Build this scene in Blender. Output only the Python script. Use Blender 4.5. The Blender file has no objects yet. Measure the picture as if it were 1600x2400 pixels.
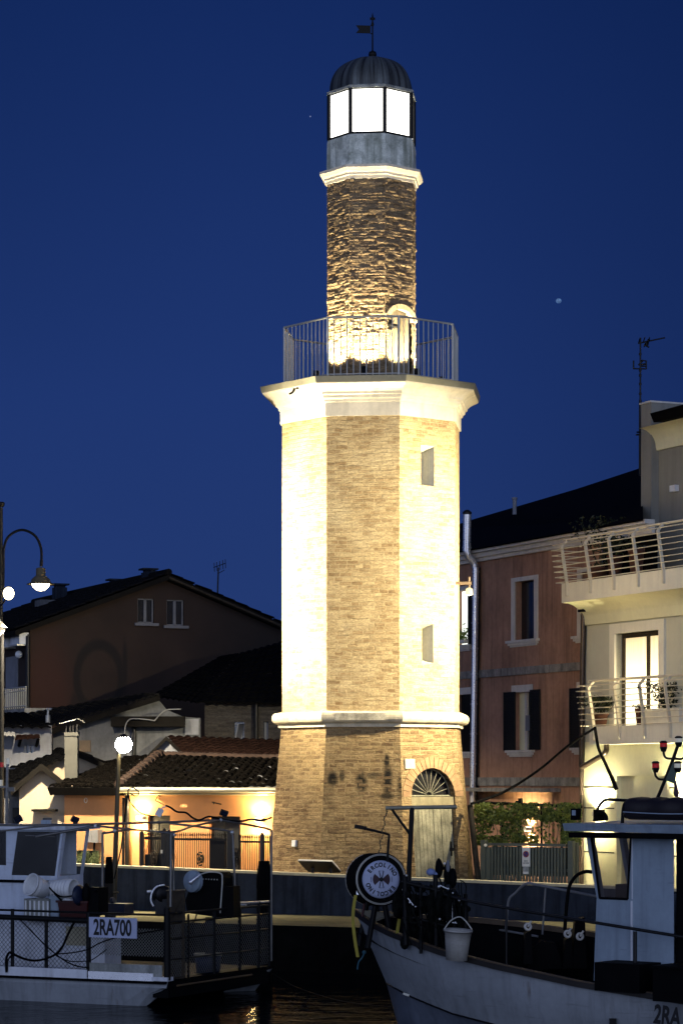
import bpy, bmesh, math, random
from mathutils import Vector, Matrix, noise
random.seed(7)
R = math.radians
sc = bpy.context.scene
col = sc.collection
F, HZ, CX, CZ = 5900.0, 1820.0, 800.0, 2.1      # focal length in photo pixels, horizon row, centre column, eye height

def P(px, py, Y):
    """photo pixel -> world point at depth Y"""
    return Vector(((px-CX)/F*Y, Y, CZ-(py-HZ)/F*Y))

# ------------------------------------------------------------------ camera / render
cam = bpy.data.cameras.new('camera'); cam.sensor_fit = 'VERTICAL'; cam.sensor_height = 36; cam.sensor_width = 24
cam.lens = F/2400*36; cam.shift_y = (HZ-1200)/2400; cam.clip_start = .5; cam.clip_end = 3000
co = bpy.data.objects.new('camera', cam); col.objects.link(co)
co.location = (0, 0, CZ); co.rotation_euler = (R(90), 0, 0); sc.camera = co
sc.render.resolution_x, sc.render.resolution_y = 682, 1024
sc.view_settings.view_transform = 'Standard'; sc.view_settings.look = 'None'; sc.view_settings.exposure = 0
try:
    sc.cycles.use_denoising = True; sc.cycles.sample_clamp_indirect = 4; sc.cycles.max_bounces = 6
    sc.cycles.use_light_tree = True; sc.cycles.caustics_reflective = False; sc.cycles.caustics_refractive = False
except Exception: pass

# ------------------------------------------------------------------ node helpers
def new_mat(name):
    m = bpy.data.materials.new(name); m.use_nodes = True
    nt = m.node_tree; b = nt.nodes['Principled BSDF']
    return m, nt, b
def nd(nt, t, **kw):
    n = nt.nodes.new('ShaderNode'+t)
    for k, v in kw.items(): setattr(n, k, v)
    return n
def lk(nt, a, b): nt.links.new(a, b)
def setv(nt, sock, v):
    if hasattr(v, 'links') or hasattr(v, 'is_output'): nt.links.new(v, sock)
    else: sock.default_value = v
def mth(nt, op, a, b=0.0, c=None, clamp=False):
    n = nd(nt, 'Math', operation=op); n.use_clamp = clamp
    setv(nt, n.inputs[0], a); setv(nt, n.inputs[1], b)
    if c is not None: setv(nt, n.inputs[2], c)
    return n.outputs[0]
def mix(nt, fac, a, b, mode='MIX'):
    n = nd(nt, 'Mix', data_type='RGBA', blend_type=mode)
    setv(nt, n.inputs[0], fac); setv(nt, n.inputs[6], a if not isinstance(a, tuple) else (*a[:3], 1)); setv(nt, n.inputs[7], b if not isinstance(b, tuple) else (*b[:3], 1))
    return n.outputs[2]
def ramp(nt, fac, p0, p1):
    n = nd(nt, 'MapRange'); n.clamp = True
    setv(nt, n.inputs[0], fac); n.inputs[1].default_value = p0; n.inputs[2].default_value = p1
    return n.outputs[0]
def tex(nt, vec, scale=(1, 1, 1), detail=4, rough=.6, s=1.0, dist=0):
    mp = nd(nt, 'Mapping'); mp.inputs['Scale'].default_value = scale; lk(nt, vec, mp.inputs['Vector'])
    n = nd(nt, 'TexNoise'); n.inputs['Scale'].default_value = s; n.inputs['Detail'].default_value = detail
    n.inputs['Roughness'].default_value = rough; n.inputs['Distortion'].default_value = dist
    lk(nt, mp.outputs[0], n.inputs['Vector']); return n.outputs['Fac']
def bump(nt, b, h, strength=.5, dist=.02):
    n = nd(nt, 'Bump'); n.inputs['Strength'].default_value = strength; n.inputs['Distance'].default_value = dist
    lk(nt, h, n.inputs['Height']); lk(nt, n.outputs[0], b.inputs['Normal'])

def mat(name, c, rough=.7, metal=0, var=.35, scale=2.5, bmp=.15, bscale=40, streak=0, dark=None, spec=.4, em=None, ems=0, alpha=None, rustc=None):
    """a procedural surface: base colour with blotches, vertical runs and fine relief"""
    m, nt, b = new_mat(name)
    tc = nd(nt, 'TexCoord').outputs['Object']
    big = tex(nt, tc, s=scale, detail=6)
    fine = tex(nt, tc, s=scale*9, detail=3)
    f = mth(nt, 'ADD', mth(nt, 'MULTIPLY', big, .7), mth(nt, 'MULTIPLY', fine, .3))
    f = ramp(nt, f, .32, .68)
    lo = dark or tuple(x*(1-var) for x in c); hi = tuple(min(1, x*(1+var*.45)) for x in c)
    out = mix(nt, f, lo, hi)
    if streak:
        st = ramp(nt, tex(nt, tc, scale=(5, 5, .35), s=1.2, detail=5), .47, .72)
        out = mix(nt, mth(nt, 'MULTIPLY', st, streak), out, tuple(x*.25 for x in c))
    if rustc:
        rs = ramp(nt, tex(nt, tc, scale=(4, 4, .5), s=1.6, detail=7, rough=.7), .58, .74); rs2 = ramp(nt, tex(nt, tc, s=1.1, detail=3), .45, .65)
        out = mix(nt, mth(nt, 'MULTIPLY', mth(nt, 'MULTIPLY', rs, rs2), .8), out, rustc)
        sc2 = ramp(nt, tex(nt, tc, scale=(1.2, 1.2, 14), s=1.5, detail=6), .62, .7); out = mix(nt, mth(nt, 'MULTIPLY', sc2, .35), out, tuple(x*.4 for x in c))
    lk(nt, out, b.inputs['Base Color'])
    b.inputs['Metallic'].default_value = metal
    rr = nd(nt, 'MapRange'); lk(nt, fine, rr.inputs[0]); rr.inputs[3].default_value = max(.05, rough-.12); rr.inputs[4].default_value = min(1, rough+.12)
    lk(nt, rr.outputs[0], b.inputs['Roughness'])
    b.inputs['Specular IOR Level'].default_value = spec
    if bmp: bump(nt, b, tex(nt, tc, s=bscale, detail=4), bmp, .01)
    if em:
        b.inputs['Emission Color'].default_value = (*em, 1); b.inputs['Emission Strength'].default_value = ems
    return m

def glow(name, c, s, var=.0, scale=3):
    m, nt, b = new_mat(name)
    b.inputs['Base Color'].default_value = (.05, .05, .05, 1); b.inputs['Roughness'].default_value = .4
    if var:
        tc = nd(nt, 'TexCoord').outputs['Object']
        f = ramp(nt, tex(nt, tc, s=scale, detail=2), .35, .65)
        lk(nt, mix(nt, f, tuple(x*(1-var) for x in c), c), b.inputs['Emission Color'])
    else: b.inputs['Emission Color'].default_value = (*c, 1)
    b.inputs['Emission Strength'].default_value = s
    return m

def blobs(nt, uv, items):
    """soft spots: items (u, v, ru, rv, strength, ring)"""
    sep = nd(nt, 'SeparateXYZ'); lk(nt, uv, sep.inputs[0]); out = None
    for (u, v, ru, rv, st, ring) in items:
        a = mth(nt, 'DIVIDE', mth(nt, 'SUBTRACT', sep.outputs[0], u), ru); c = mth(nt, 'DIVIDE', mth(nt, 'SUBTRACT', sep.outputs[1], v), rv)
        d = mth(nt, 'SQRT', mth(nt, 'ADD', mth(nt, 'MULTIPLY', a, a), mth(nt, 'MULTIPLY', c, c)))
        if ring: d = mth(nt, 'DIVIDE', mth(nt, 'ABSOLUTE', mth(nt, 'SUBTRACT', d, 1)), ring)
        n = nd(nt, 'MapRange'); n.interpolation_type = 'SMOOTHSTEP'; lk(nt, d, n.inputs[0]); n.inputs[1].default_value = .35; n.inputs[2].default_value = 1.1
        n.inputs[3].default_value = st; n.inputs[4].default_value = 0
        o = n.outputs[0]
        out = o if out is None else mth(nt, 'MAXIMUM', out, o)
    return out

def brick_mat(name, c1, c2, mortar, bw=.25, bh=.068, ms=.009, var=.5, bmp=.8, bd=.025, spots=None, warp=.012, pale=None, dk=.5, open_joint=False):
    m, nt, b = new_mat(name)
    uv0 = nd(nt, 'UVMap').outputs['UV']
    # gentle warping so that the courses are not ruler straight
    wn = nd(nt, 'TexNoise'); wn.inputs['Scale'].default_value = 2.2; wn.inputs['Detail'].default_value = 3; lk(nt, uv0, wn.inputs['Vector'])
    sub = nd(nt, 'VectorMath', operation='SUBTRACT'); lk(nt, wn.outputs['Color'], sub.inputs[0]); sub.inputs[1].default_value = (.5, .5, .5)
    sc_ = nd(nt, 'VectorMath', operation='SCALE'); lk(nt, sub.outputs[0], sc_.inputs[0]); sc_.inputs['Scale'].default_value = warp*7
    ad = nd(nt, 'VectorMath', operation='ADD'); lk(nt, uv0, ad.inputs[0]); lk(nt, sc_.outputs[0], ad.inputs[1])
    uv = ad.outputs[0]
    bt = nd(nt, 'TexBrick'); lk(nt, uv, bt.inputs['Vector']); bt.inputs['Scale'].default_value = 1
    bt.inputs['Brick Width'].default_value = bw; bt.inputs['Row Height'].default_value = bh; bt.inputs['Mortar Size'].default_value = ms
    bt.inputs['Mortar Smooth'].default_value = .35; bt.inputs['Bias'].default_value = -.1
    bt.offset = .41; bt.offset_frequency = 2; bt.squash = .72; bt.squash_frequency = 3
    bt.inputs['Color1'].default_value = (0, 0, 0, 1); bt.inputs['Color2'].default_value = (1, 1, 1, 1); bt.inputs['Mortar'].default_value = (.5, .5, .5, 1)
    bf = nd(nt, 'SeparateXYZ'); lk(nt, bt.outputs['Color'], bf.inputs[0])
    # erratic single bricks: a cell noise on the same grid size
    big = tex(nt, uv, s=.9, detail=5); mid = tex(nt, uv, s=7, detail=5, scale=(1, 2.2, 1)); fine = tex(nt, uv, s=55, detail=4)
    t = mth(nt, 'ADD', mth(nt, 'MULTIPLY', ramp(nt, bf.outputs[0], .0, .55), .5), mth(nt, 'MULTIPLY', ramp(nt, mid, .3, .65), .4))
    cc = mix(nt, t, c1, c2)
    cc = mix(nt, mth(nt, 'MULTIPLY', ramp(nt, mid, .52, .8), dk), cc, tuple(x*.3 for x in c1))
    if pale: cc = mix(nt, mth(nt, 'MULTIPLY', ramp(nt, big, .5, .68), .6), cc, pale)
    hs = tex(nt, uv, s=1, detail=5, scale=(2.2, 13, 1), rough=.7)
    cc = mix(nt, mth(nt, 'MULTIPLY', ramp(nt, hs, .5, .72), .55), cc, tuple(x*.62 for x in c1)); cc = mix(nt, mth(nt, 'MULTIPLY', ramp(nt, hs, .5, .3), .35), cc, tuple(min(1, x*1.08) for x in c2))
    cc = mix(nt, mth(nt, 'MULTIPLY', ramp(nt, fine, .4, .75), var*.6), cc, tuple(x*.55 for x in c1))
    cav = ramp(nt, tex(nt, uv, s=24, detail=5, scale=(.8, 1.7, 1), rough=.65), .36, .58)  # fine noise paints cavity shade between the bricks into the colour
    cc = mix(nt, mth(nt, 'MULTIPLY', mth(nt, 'SUBTRACT', 1, cav), .5), cc, tuple(x*.5 for x in c1))
    # worn mortar: partly flush and coloured like brick, partly open and dark
    mo = mix(nt, ramp(nt, tex(nt, uv, s=3.1, detail=4, scale=(.5, 3, 1)), .5, .66), mortar, tuple(x*.30 for x in mortar))
    if open_joint:
        sz = nd(nt, 'SeparateXYZ'); lk(nt, uv0, sz.inputs[0]); oj = mth(nt, 'MULTIPLY', ramp(nt, sz.outputs[1], 1.9, .9), ramp(nt, tex(nt, uv, s=2.5, detail=4), .3, .55))
        mo = mix(nt, oj, mo, tuple(x*.12 for x in c1))
    mf = mth(nt, 'MULTIPLY', bt.outputs['Fac'], ramp(nt, tex(nt, uv, s=4, detail=4), .38, .75))
    cc = mix(nt, mf, cc, mo)
    if spots:
        bm_ = blobs(nt, uv0, spots)
        cc = mix(nt, mth(nt, 'MULTIPLY', bm_, ramp(nt, mth(nt, 'ADD', mth(nt, 'MULTIPLY', bf.outputs[0], .5), mth(nt, 'MULTIPLY', mid, .5)), .25, .5)), cc, (.012, .01, .008))
    lk(nt, cc, b.inputs['Base Color']); b.inputs['Roughness'].default_value = .92; b.inputs['Specular IOR Level'].default_value = .15
    h = mth(nt, 'ADD', mth(nt, 'MULTIPLY', mth(nt, 'SUBTRACT', 1, bt.outputs['Fac']), .6), mth(nt, 'ADD', mth(nt, 'MULTIPLY', mid, .7), mth(nt, 'ADD', mth(nt, 'MULTIPLY', fine, .25), mth(nt, 'MULTIPLY', bf.outputs[0], .35))))
    bump(nt, b, h, bmp, bd)
    return m

# ------------------------------------------------------------------ mesh builder
class MB:
    def __init__(s): s.v = []; s.f = []; s.uv = []; s.smooth = []
    def face(s, pts, uv=None, sm=False):
        i = len(s.v); s.v += [Vector(p) for p in pts]; s.f.append(tuple(range(i, i+len(pts)))); s.uv.append(uv); s.smooth.append(sm); return s
    def hexa(s, p):   # bottom 0-3 ring, top 4-7 ring
        i = len(s.v); s.v += [Vector(q) for q in p]
        for q in ((3, 2, 1, 0), (4, 5, 6, 7), (0, 1, 5, 4), (1, 2, 6, 5), (2, 3, 7, 6), (3, 0, 4, 7)):
            s.f.append(tuple(i+k for k in q)); s.uv.append(None); s.smooth.append(False)
        return s
    def box(s, c, d, rz=0, tilt=None):
        c = Vector(c); M = Matrix.Rotation(rz, 3, 'Z')
        if tilt is not None: M = M @ tilt
        x, y, z = d[0]/2, d[1]/2, d[2]/2
        return s.hexa([c+M @ Vector(q) for q in ((-x, -y, -z), (x, -y, -z), (x, y, -z), (-x, y, -z), (-x, -y, z), (x, -y, z), (x, y, z), (-x, y, z))])
    def grid(s, rows, uvs=None, sm=True, close=False):
        i = len(s.v); n = len(rows[0])
        for r in rows: s.v += [Vector(p) for p in r]
        for a in range(len(rows)-1):
            for b in range(n if close else n-1):
                c = (b+1) % n
                s.f.append((i+a*n+b, i+a*n+c, i+(a+1)*n+c, i+(a+1)*n+b)); s.smooth.append(sm)
                s.uv.append([uvs[a][b], uvs[a][b+1], uvs[a+1][b+1], uvs[a+1][b]] if uvs else None)
        return s
    def tube(s, pts, r, n=8, r1=None, cap=True):
        pts = [Vector(p) for p in pts]; rows = []; m = len(pts)
        up = None
        for k, p in enumerate(pts):
            d = (pts[min(k+1, m-1)]-pts[max(k-1, 0)]); d = d.normalized() if d.length > 1e-9 else Vector((0, 0, 1))
            if up is None:
                a = Vector((0, 0, 1)) if abs(d.z) < .9 else Vector((1, 0, 0))
            else: a = up
            x = (a-d*a.dot(d)).normalized(); y = d.cross(x); up = x
            rr = r if r1 is None else r+(r1-r)*k/max(1, m-1)
            if isinstance(r, (list, tuple)): rr = r[k]
            rows.append([p+x*rr*math.cos(t*2*math.pi/n)+y*rr*math.sin(t*2*math.pi/n) for t in range(n)])
        s.grid(rows, sm=True, close=True)
        if cap: s.face(list(reversed(rows[0]))); s.face(rows[-1])
        return s
    def lathe(s, c, prof, n=16, a0=0, sm=True, axis=None, uvk=None):
        """prof (r, z) around axis through c"""
        c = Vector(c); M = Matrix.Identity(3)
        if axis is not None: M = Vector((0, 0, 1)).rotation_difference(Vector(axis)).to_matrix()
        rows = [[c+M @ Vector((r*math.sin(a0+2*math.pi*k/n), -r*math.cos(a0+2*math.pi*k/n), z)) for k in range(n)] for r, z in prof]
        uvs = None
        if uvk: uvs = [[(k*uvk/n, z) for k in range(n+1)] for r, z in prof]
        s.grid(rows, uvs=uvs, sm=sm, close=True)
        return s
    def ball(s, c, r, n=10, sx=1, sy=1, sz=1):
        c = Vector(c)
        rows = [[c+Vector((r*sx*math.sin(math.pi*a/n)*math.cos(2*math.pi*k/(2*n)), r*sy*math.sin(math.pi*a/n)*math.sin(2*math.pi*k/(2*n)), -r*sz*math.cos(math.pi*a/n))) for k in range(2*n)] for a in range(n+1)]
        return s.grid(rows, close=True)
    def prism(s, poly, ext):
        ext = Vector(ext); a = [Vector(p) for p in poly]; b = [p+ext for p in a]; n = len(a)
        s.face(a); s.face(list(reversed(b)))
        for k in range(n): s.face([a[(k+1) % n], a[k], b[k], b[(k+1) % n]])
        return s
    def tiles(s, p00, p10, p11, p01, tw=.2, th=.34, amp=.045, step=.03, jit=.012):
        """a roof slope of half-round tiles: p00-p10 eave, p01-p11 ridge"""
        p00, p10, p11, p01 = map(Vector, (p00, p10, p11, p01))
        W = max((p10-p00).length, (p11-p01).length); H = max((p01-p00).length, (p11-p10).length)
        nc = max(2, int(W/tw)); nr = max(2, int(H/th)); nrm = (p10-p00).cross((p01-p00)+(p11-p10)).normalized()
        if nrm.z < 0: nrm = -nrm
        for r_ in range(nr):
            rows = []
            for e, t in ((0, r_/nr), (1, (r_+1.12)/nr)):
                row = []
                for c_ in range(nc*4+1):
                    u = c_/(nc*4); t_ = min(1, t+jit*noise.noise(Vector((c_//4*3.1, r_*1.7, 5)))*2)
                    a = p00.lerp(p10, u); b = p01.lerp(p11, u)
                    h = amp*abs(math.sin(math.pi*c_/4))+ (step if e == 0 else 0)+.012*noise.noise(Vector(((c_//4)*7.3, r_*3.3, 1)))
                    row.append(a.lerp(b, t_)+nrm*h)
                rows.append(row)
            s.grid(rows, sm=False)
            s.grid([[q-nrm*.05 for q in rows[0]], rows[0]], sm=False)
        return s
    def text(s, body, size, M, bold=0, align='CENTER', sx=1):
        cu = bpy.data.curves.new('t', 'FONT'); cu.body = body; cu.size = size; cu.align_x = align; cu.align_y = 'CENTER'; cu.offset = bold
        o = bpy.data.objects.new('t', cu); col.objects.link(o)
        dg = bpy.context.evaluated_depsgraph_get(); ev = o.evaluated_get(dg); me = ev.to_mesh()
        i = len(s.v); s.v += [M @ Vector((v.co.x*sx, v.co.y, 0)) for v in me.vertices]
        for p in me.polygons: s.f.append(tuple(i+k for k in p.vertices)); s.uv.append(None); s.smooth.append(False)
        ev.to_mesh_clear(); bpy.data.objects.remove(o); bpy.data.curves.remove(cu)
        return s
    def build(s, name, m, parent=None, label=None, weld=False):
        off = Vector((0, 0, 0)); q = parent
        while q is not None: off += q.location; q = q.parent
        me = bpy.data.meshes.new(name)
        if parent is None and s.v:
            lo = Vector((min(v.x for v in s.v), min(v.y for v in s.v), min(v.z for v in s.v))); hi = Vector((max(v.x for v in s.v), max(v.y for v in s.v), max(v.z for v in s.v)))
            off = Vector(((lo.x+hi.x)/2, (lo.y+hi.y)/2, lo.z))
        me.from_pydata([v-off for v in s.v], [], s.f)
        if any(u is not None for u in s.uv):
            ul = me.uv_layers.new(name='UVMap')
            for p, u in zip(me.polygons, s.uv):
                if u is None: continue
                for li, w in zip(p.loop_indices, u): ul.data[li].uv = w
        for p, t in zip(me.polygons, s.smooth): p.use_smooth = t
        me.materials.append(m)
        o = bpy.data.objects.new(name, me); col.objects.link(o); o.parent = parent
        if parent is None: o.location = off
        if label: o['label'] = label
        return o

def thing(name, label, cat, loc, group=None, kind=None):
    o = bpy.data.objects.new(name, None); col.objects.link(o); o.location = loc; o.empty_display_size = .2
    o['label'] = label; o['category'] = cat
    if group: o['group'] = group
    if kind: o['kind'] = kind
    return o
def tag(o, label, cat, group=None, kind=None):
    o['label'] = label; o['category'] = cat
    if group: o['group'] = group
    if kind: o['kind'] = kind
    return o
def light(name, kind, loc, W, c, r=.06, aim=None, ang=90, blend=.5, parent=None):
    l = bpy.data.lights.new(name, kind); l.energy = W; l.color = c; l.shadow_soft_size = r
    o = bpy.data.objects.new(name, l); col.objects.link(o)
    off = Vector((0, 0, 0)); q = parent
    while q is not None: off += q.location; q = q.parent
    o.location = Vector(loc)-off; o.parent = parent
    if kind == 'SPOT': l.spot_size = R(ang); l.spot_blend = blend
    if aim is not None: o.rotation_euler = (Vector(aim)-Vector(loc)).to_track_quat('-Z', 'Y').to_euler()
    return o
class Fr:
    """a vertical plane seen in plan: origin, direction u (to the viewer's right), outward normal n towards the viewer"""
    def __init__(s, o, u):
        s.o = Vector((o[0], o[1], 0)); s.u = Vector((u[0], u[1], 0)).normalized(); n = Vector((s.u.y, -s.u.x, 0))
        s.n = n if n.y < 0 else -n
    def W(s, u, v, z): p = s.o+s.u*u+s.n*v; return Vector((p.x, p.y, z))
    def hit(s, px, py, v=0):
        a = (px-CX)/F; b = s.o+s.n*v
        t = (a*b.y-b.x)/(s.u.x-a*s.u.y); Y = b.y+s.u.y*t
        return t, CZ-(py-HZ)/F*Y
    def H(s, px, py, v=0): u, z = s.hit(px, py, v); return s.W(u, v, z)
    def box(s, mb, u0, u1, v0, v1, z0, z1):
        return mb.hexa([s.W(u0, v0, z0), s.W(u1, v0, z0), s.W(u1, v1, z0), s.W(u0, v1, z0), s.W(u0, v0, z1), s.W(u1, v0, z1), s.W(u1, v1, z1), s.W(u0, v1, z1)])
    def pbox(s, mb, x0, y0, x1, y1, v0, v1):
        """box whose front outline spans pixels x0..x1, y0..y1 at offset v1"""
        a, z1 = s.hit(x0, (y0), v1); b, _ = s.hit(x1, y0, v1)
        xm = (x0+x1)/2; _, za = s.hit(xm, y0, v1); _, zb = s.hit(xm, y1, v1)
        return s.box(mb, a, b, v0, v1, zb, za)
    def wall(s, mb, u0, u1, z0, z1, holes=(), v=0, depth=.2, back=True):
        """wall sheet with rectangular openings and their reveals"""
        hs = sorted(holes, key=lambda h: h[0])
        us = sorted(set([u0, u1]+[h[0] for h in hs]+[h[1] for h in hs])); zs = sorted(set([z0, z1]+[h[2] for h in hs]+[h[3] for h in hs]))
        for a, b in zip(us, us[1:]):
            for c, d in zip(zs, zs[1:]):
                um, zm = (a+b)/2, (c+d)/2
                if any(h[0] < um < h[1] and h[2] < zm < h[3] for h in hs): continue
                mb.face([s.W(a, v, c), s.W(b, v, c), s.W(b, v, d), s.W(a, v, d)], uv=[(a, c), (b, c), (b, d), (a, d)])
        for (a, b, c, d) in hs:
            q = v-depth
            mb.face([s.W(a, v, c), s.W(a, v, d), s.W(a, q, d), s.W(a, q, c)]); mb.face([s.W(b, v, d), s.W(b, v, c), s.W(b, q, c), s.W(b, q, d)])
            mb.face([s.W(a, v, d), s.W(b, v, d), s.W(b, q, d), s.W(a, q, d)]); mb.face([s.W(b, v, c), s.W(a, v, c), s.W(a, q, c), s.W(b, q, c)])
        return mb
def arc(pts, k=6):
    """smooth curve through points (Catmull-Rom)"""
    pts = [Vector(p) for p in pts]; out = []
    for i in range(len(pts)-1):
        p0, p1, p2, p3 = pts[max(0, i-1)], pts[i], pts[i+1], pts[min(len(pts)-1, i+2)]
        for j in range(k):
            t = j/k
            out.append(.5*((2*p1)+(p2-p0)*t+(2*p0-5*p1+4*p2-p3)*t*t+(3*p1-p0-3*p2+p3)*t*t*t))
    return out+[pts[-1]]

# ------------------------------------------------------------------ world: deep blue dusk, faint after-glow behind the viewer
w = bpy.data.worlds.new('World'); sc.world = w; w.use_nodes = True
nt = w.node_tree; bg = nt.nodes['Background']
g = nd(nt, 'TexCoord').outputs['Generated']; sp = nd(nt, 'SeparateXYZ'); lk(nt, g, sp.inputs[0])
rp = nd(nt, 'ValToRGB'); e = rp.color_ramp.elements
e[0].position = 0; e[0].color = (.0115, .0295, .120, 1); e[1].position = 1; e[1].color = (.006, .019, .10, 1)
for pos, c in ((.07, (.0165, .0415, .166)), (.15, (.0135, .0375, .165)), (.30, (.0064, .0225, .114))):
    k = e.new(pos); k.color = (*c, 1)
lk(nt, sp.outputs[2], rp.inputs[0])
back = ramp(nt, mth(nt, 'MULTIPLY', sp.outputs[1], -1), .1, .9); low = mth(nt, 'SUBTRACT', 1, ramp(nt, mth(nt, 'ABSOLUTE', sp.outputs[2]), .0, .75))
gl = mth(nt, 'MULTIPLY', back, low)
skyn = tex(nt, g, s=2.2, detail=3)
skc = mix(nt, mth(nt, 'MULTIPLY', ramp(nt, skyn, .3, .7), .22), rp.outputs[0], (.006, .018, .09))
sx = ramp(nt, sp.outputs[0], .0, .17); sx2 = ramp(nt, mth(nt, 'MULTIPLY', sp.outputs[0], -1), .06, .2)
skc = mix(nt, mth(nt, 'MULTIPLY', sx, .5), skc, (.002, .009, .05)); skc = mix(nt, mth(nt, 'MULTIPLY', mth(nt, 'MULTIPLY', sx2, ramp(nt, sp.outputs[2], .15, .32)), .3), skc, (.002, .012, .06))
lk(nt, mix(nt, gl, skc, (1.12, 1.32, 1.85), 'ADD'), bg.inputs['Color']); bg.inputs['Strength'].default_value = 1.0

# ------------------------------------------------------------------ materials
WARM = (1, .80, .48)
M = {}
BR1, BR2 = (.29, .18, .082), (.76, .59, .32)
PALE = (.76, .62, .37)
# soot marks on the front face of the base (u around facet 0, v height)
M['brick_base'] = brick_mat('weathered brick base', (.10, .055, .028), (.46, .325, .16), (.38, .285, .155), bw=.24, bh=.085, ms=.014, bmp=1, bd=.05, dk=.85, open_joint=True, pale=(.46, .33, .17),
    spots=[(-.62, 2.05, .15, .22, 1, 0), (-.42, 2.12, .08, .16, .9, 0), (-.02, 1.98, .16, .30, 1, 0), (.52, 2.02, .13, .48, 1, 0), (.50, 2.42, .08, .18, 1, 0), (.82, 1.92, .13, .32, 1, 0), (.25, 2.12, .26, .10, .7, 0), (.5, 1.7, .20, .09, .9, 0), (-.72, 1.9, .2, .5, .35, 0)])
M['brick'] = brick_mat('yellow ochre brick', BR1, BR2, (.55, .42, .225), bw=.235, bh=.085, ms=.012, pale=PALE, bmp=.9, dk=.6)  # ochre is the colour of the brick itself
M['brick_rough'] = brick_mat('rough old brick', (.20, .13, .07), (.48, .355, .20), (.20, .145, .09), bw=.22, bh=.07, ms=.012, var=.9, bmp=1, bd=.04, dk=.7)
M['brick_far'] = brick_mat('bare grey brick wall', (.035, .032, .03), (.10, .09, .082), (.05, .046, .042), bw=.26, bh=.075, ms=.012)
M['reveal'] = mat('grey plaster reveal', (.80, .76, .62), .9, var=.3, streak=.4)
M['plaster_white'] = mat('white lime plaster', (.78, .70, .55), .85, var=.22, scale=2, bmp=.25, streak=.25)
M['stone'] = mat('pale stone', (.52, .46, .34), .85, var=.35, scale=4, bmp=.4, streak=.35)
M['stone_dirty'] = mat('stone with soot', (.50, .45, .35), .9, var=.75, scale=5, bmp=.5, streak=.7)
M['lead'] = mat('grey lead sheet', (.32, .33, .30), .55, var=.5, scale=3, bmp=.2, streak=.7)
M['flash'] = mat('metal flashing', (.30, .28, .20), .45, metal=.4, var=.3)
M['deckdark'] = mat('dark shaft foot shade', (.025, .022, .02), .9)
M['black'] = mat('black painted metal', (.006, .006, .0065), .5, var=.4, spec=.15)
M['iron'] = mat('dark iron', (.014, .014, .015), .45, metal=.5)
M['rail'] = mat('grey galvanised rail', (.55, .53, .46), .4, metal=.3, var=.2)
M['wood'] = mat('weathered grey boards', (.28, .26, .18), .9, var=.7, scale=3, bmp=.6, streak=.85)
M['woodlit'] = mat('old plank door', (.30, .24, .15), .85, var=.5, streak=.6)
M['glassblack'] = mat('dark window glass', (.012, .012, .015), .08, var=.3, spec=.6, bmp=0)
M['drum'] = mat('stained grey concrete', (.80, .86, .64), .8, var=.75, scale=3.5, bmp=.3, streak=.95, rustc=(.05, .055, .03))
M['pane'] = glow('lit lantern glass', (1, .97, .88), 5)
M['tile'] = mat('mossy old roof tiles', (.0042, .0035, .0028), .95, var=.9, scale=9, bmp=.8, bscale=25, dark=(.0012, .001, .001), spec=.03)
M['tile_red'] = mat('reddish roof tiles', (.018, .009, .007), .95, var=.7, scale=6, bmp=.6, spec=.03)
M['tile_far'] = mat('dark far roof tiles', (.010, .0095, .0095), .95, var=.8, scale=6, bmp=.5, spec=.05)
M['roofblack'] = mat('black roof slope', (.003, .003, .0035), .95, var=.5, spec=.04)
M['eave'] = mat('dark eave boards', (.010, .009, .008), .9, var=.4, spec=.05)
M['salmon'] = mat('salmon render', (.60, .275, .105), .9, var=.14, scale=1.3, bmp=.2, bscale=90, streak=.06)
M['cream'] = mat('cream render', (.42, .345, .25), .9, var=.12, scale=1.4, bmp=.2, bscale=90, streak=.1)
M['greywall'] = mat('patchy grey render', (.11, .115, .125), .95, var=.55, scale=1.1, bmp=.3, streak=.4)
M['whitewall'] = mat('whitewashed wall', (.22, .23, .26), .95, var=.3, scale=1.2, bmp=.2, streak=.3)
M['terra'] = mat('terracotta render', (.40, .225, .15), .9, var=.42, scale=.9, bmp=.2, bscale=80, streak=.6)
M['trim'] = mat('pale painted trim', (.66, .63, .57), .8, var=.15, streak=.25)
M['trim_dirty'] = mat('soot streaked string course', (.28, .27, .25), .9, var=.6, scale=4, streak=.8)
M['shutter'] = mat('dark green shutter', (.007, .007, .006), .6, var=.3)
M['ktop'] = mat('shaded greige render', (.24, .24, .215), .9, var=.12, scale=1.2, bmp=.15, bscale=90, streak=.2)  # greige copy darkened in its colour for the shaded top floor
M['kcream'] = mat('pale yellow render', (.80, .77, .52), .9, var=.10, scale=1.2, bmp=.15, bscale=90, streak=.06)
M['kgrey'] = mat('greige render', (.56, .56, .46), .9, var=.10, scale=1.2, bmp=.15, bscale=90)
M['kwhite'] = mat('white balcony concrete', (.84, .80, .66), .85, var=.10, scale=1.5, bmp=.1, streak=.12)
M['lintel'] = mat('dull stone lintel', (.26, .22, .13), .9, var=.4, streak=.4)
M['greyplastic'] = mat('grey plastic box', (.20, .20, .20), .5)
M['bucketgrey'] = mat('dirty translucent bucket', (.40, .385, .35), .5, var=.3, scale=5, streak=.3)
M['leafdark'] = mat('dark pot plant leaves', (.02, .03, .01), .6, var=.8, scale=6, bmp=0)
M['krail'] = mat('cream painted steel', (.70, .64, .48), .45, var=.15)
M['steel'] = mat('polished steel pipe', (.80, .80, .82), .30, metal=.75, var=.2, bmp=.03)
M['brownpipe'] = mat('brown metal downpipe', (.06, .045, .035), .35, metal=.5)
M['greenpaint'] = mat('olive grey gate paint', (.10, .11, .075), .5, var=.2)
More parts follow.
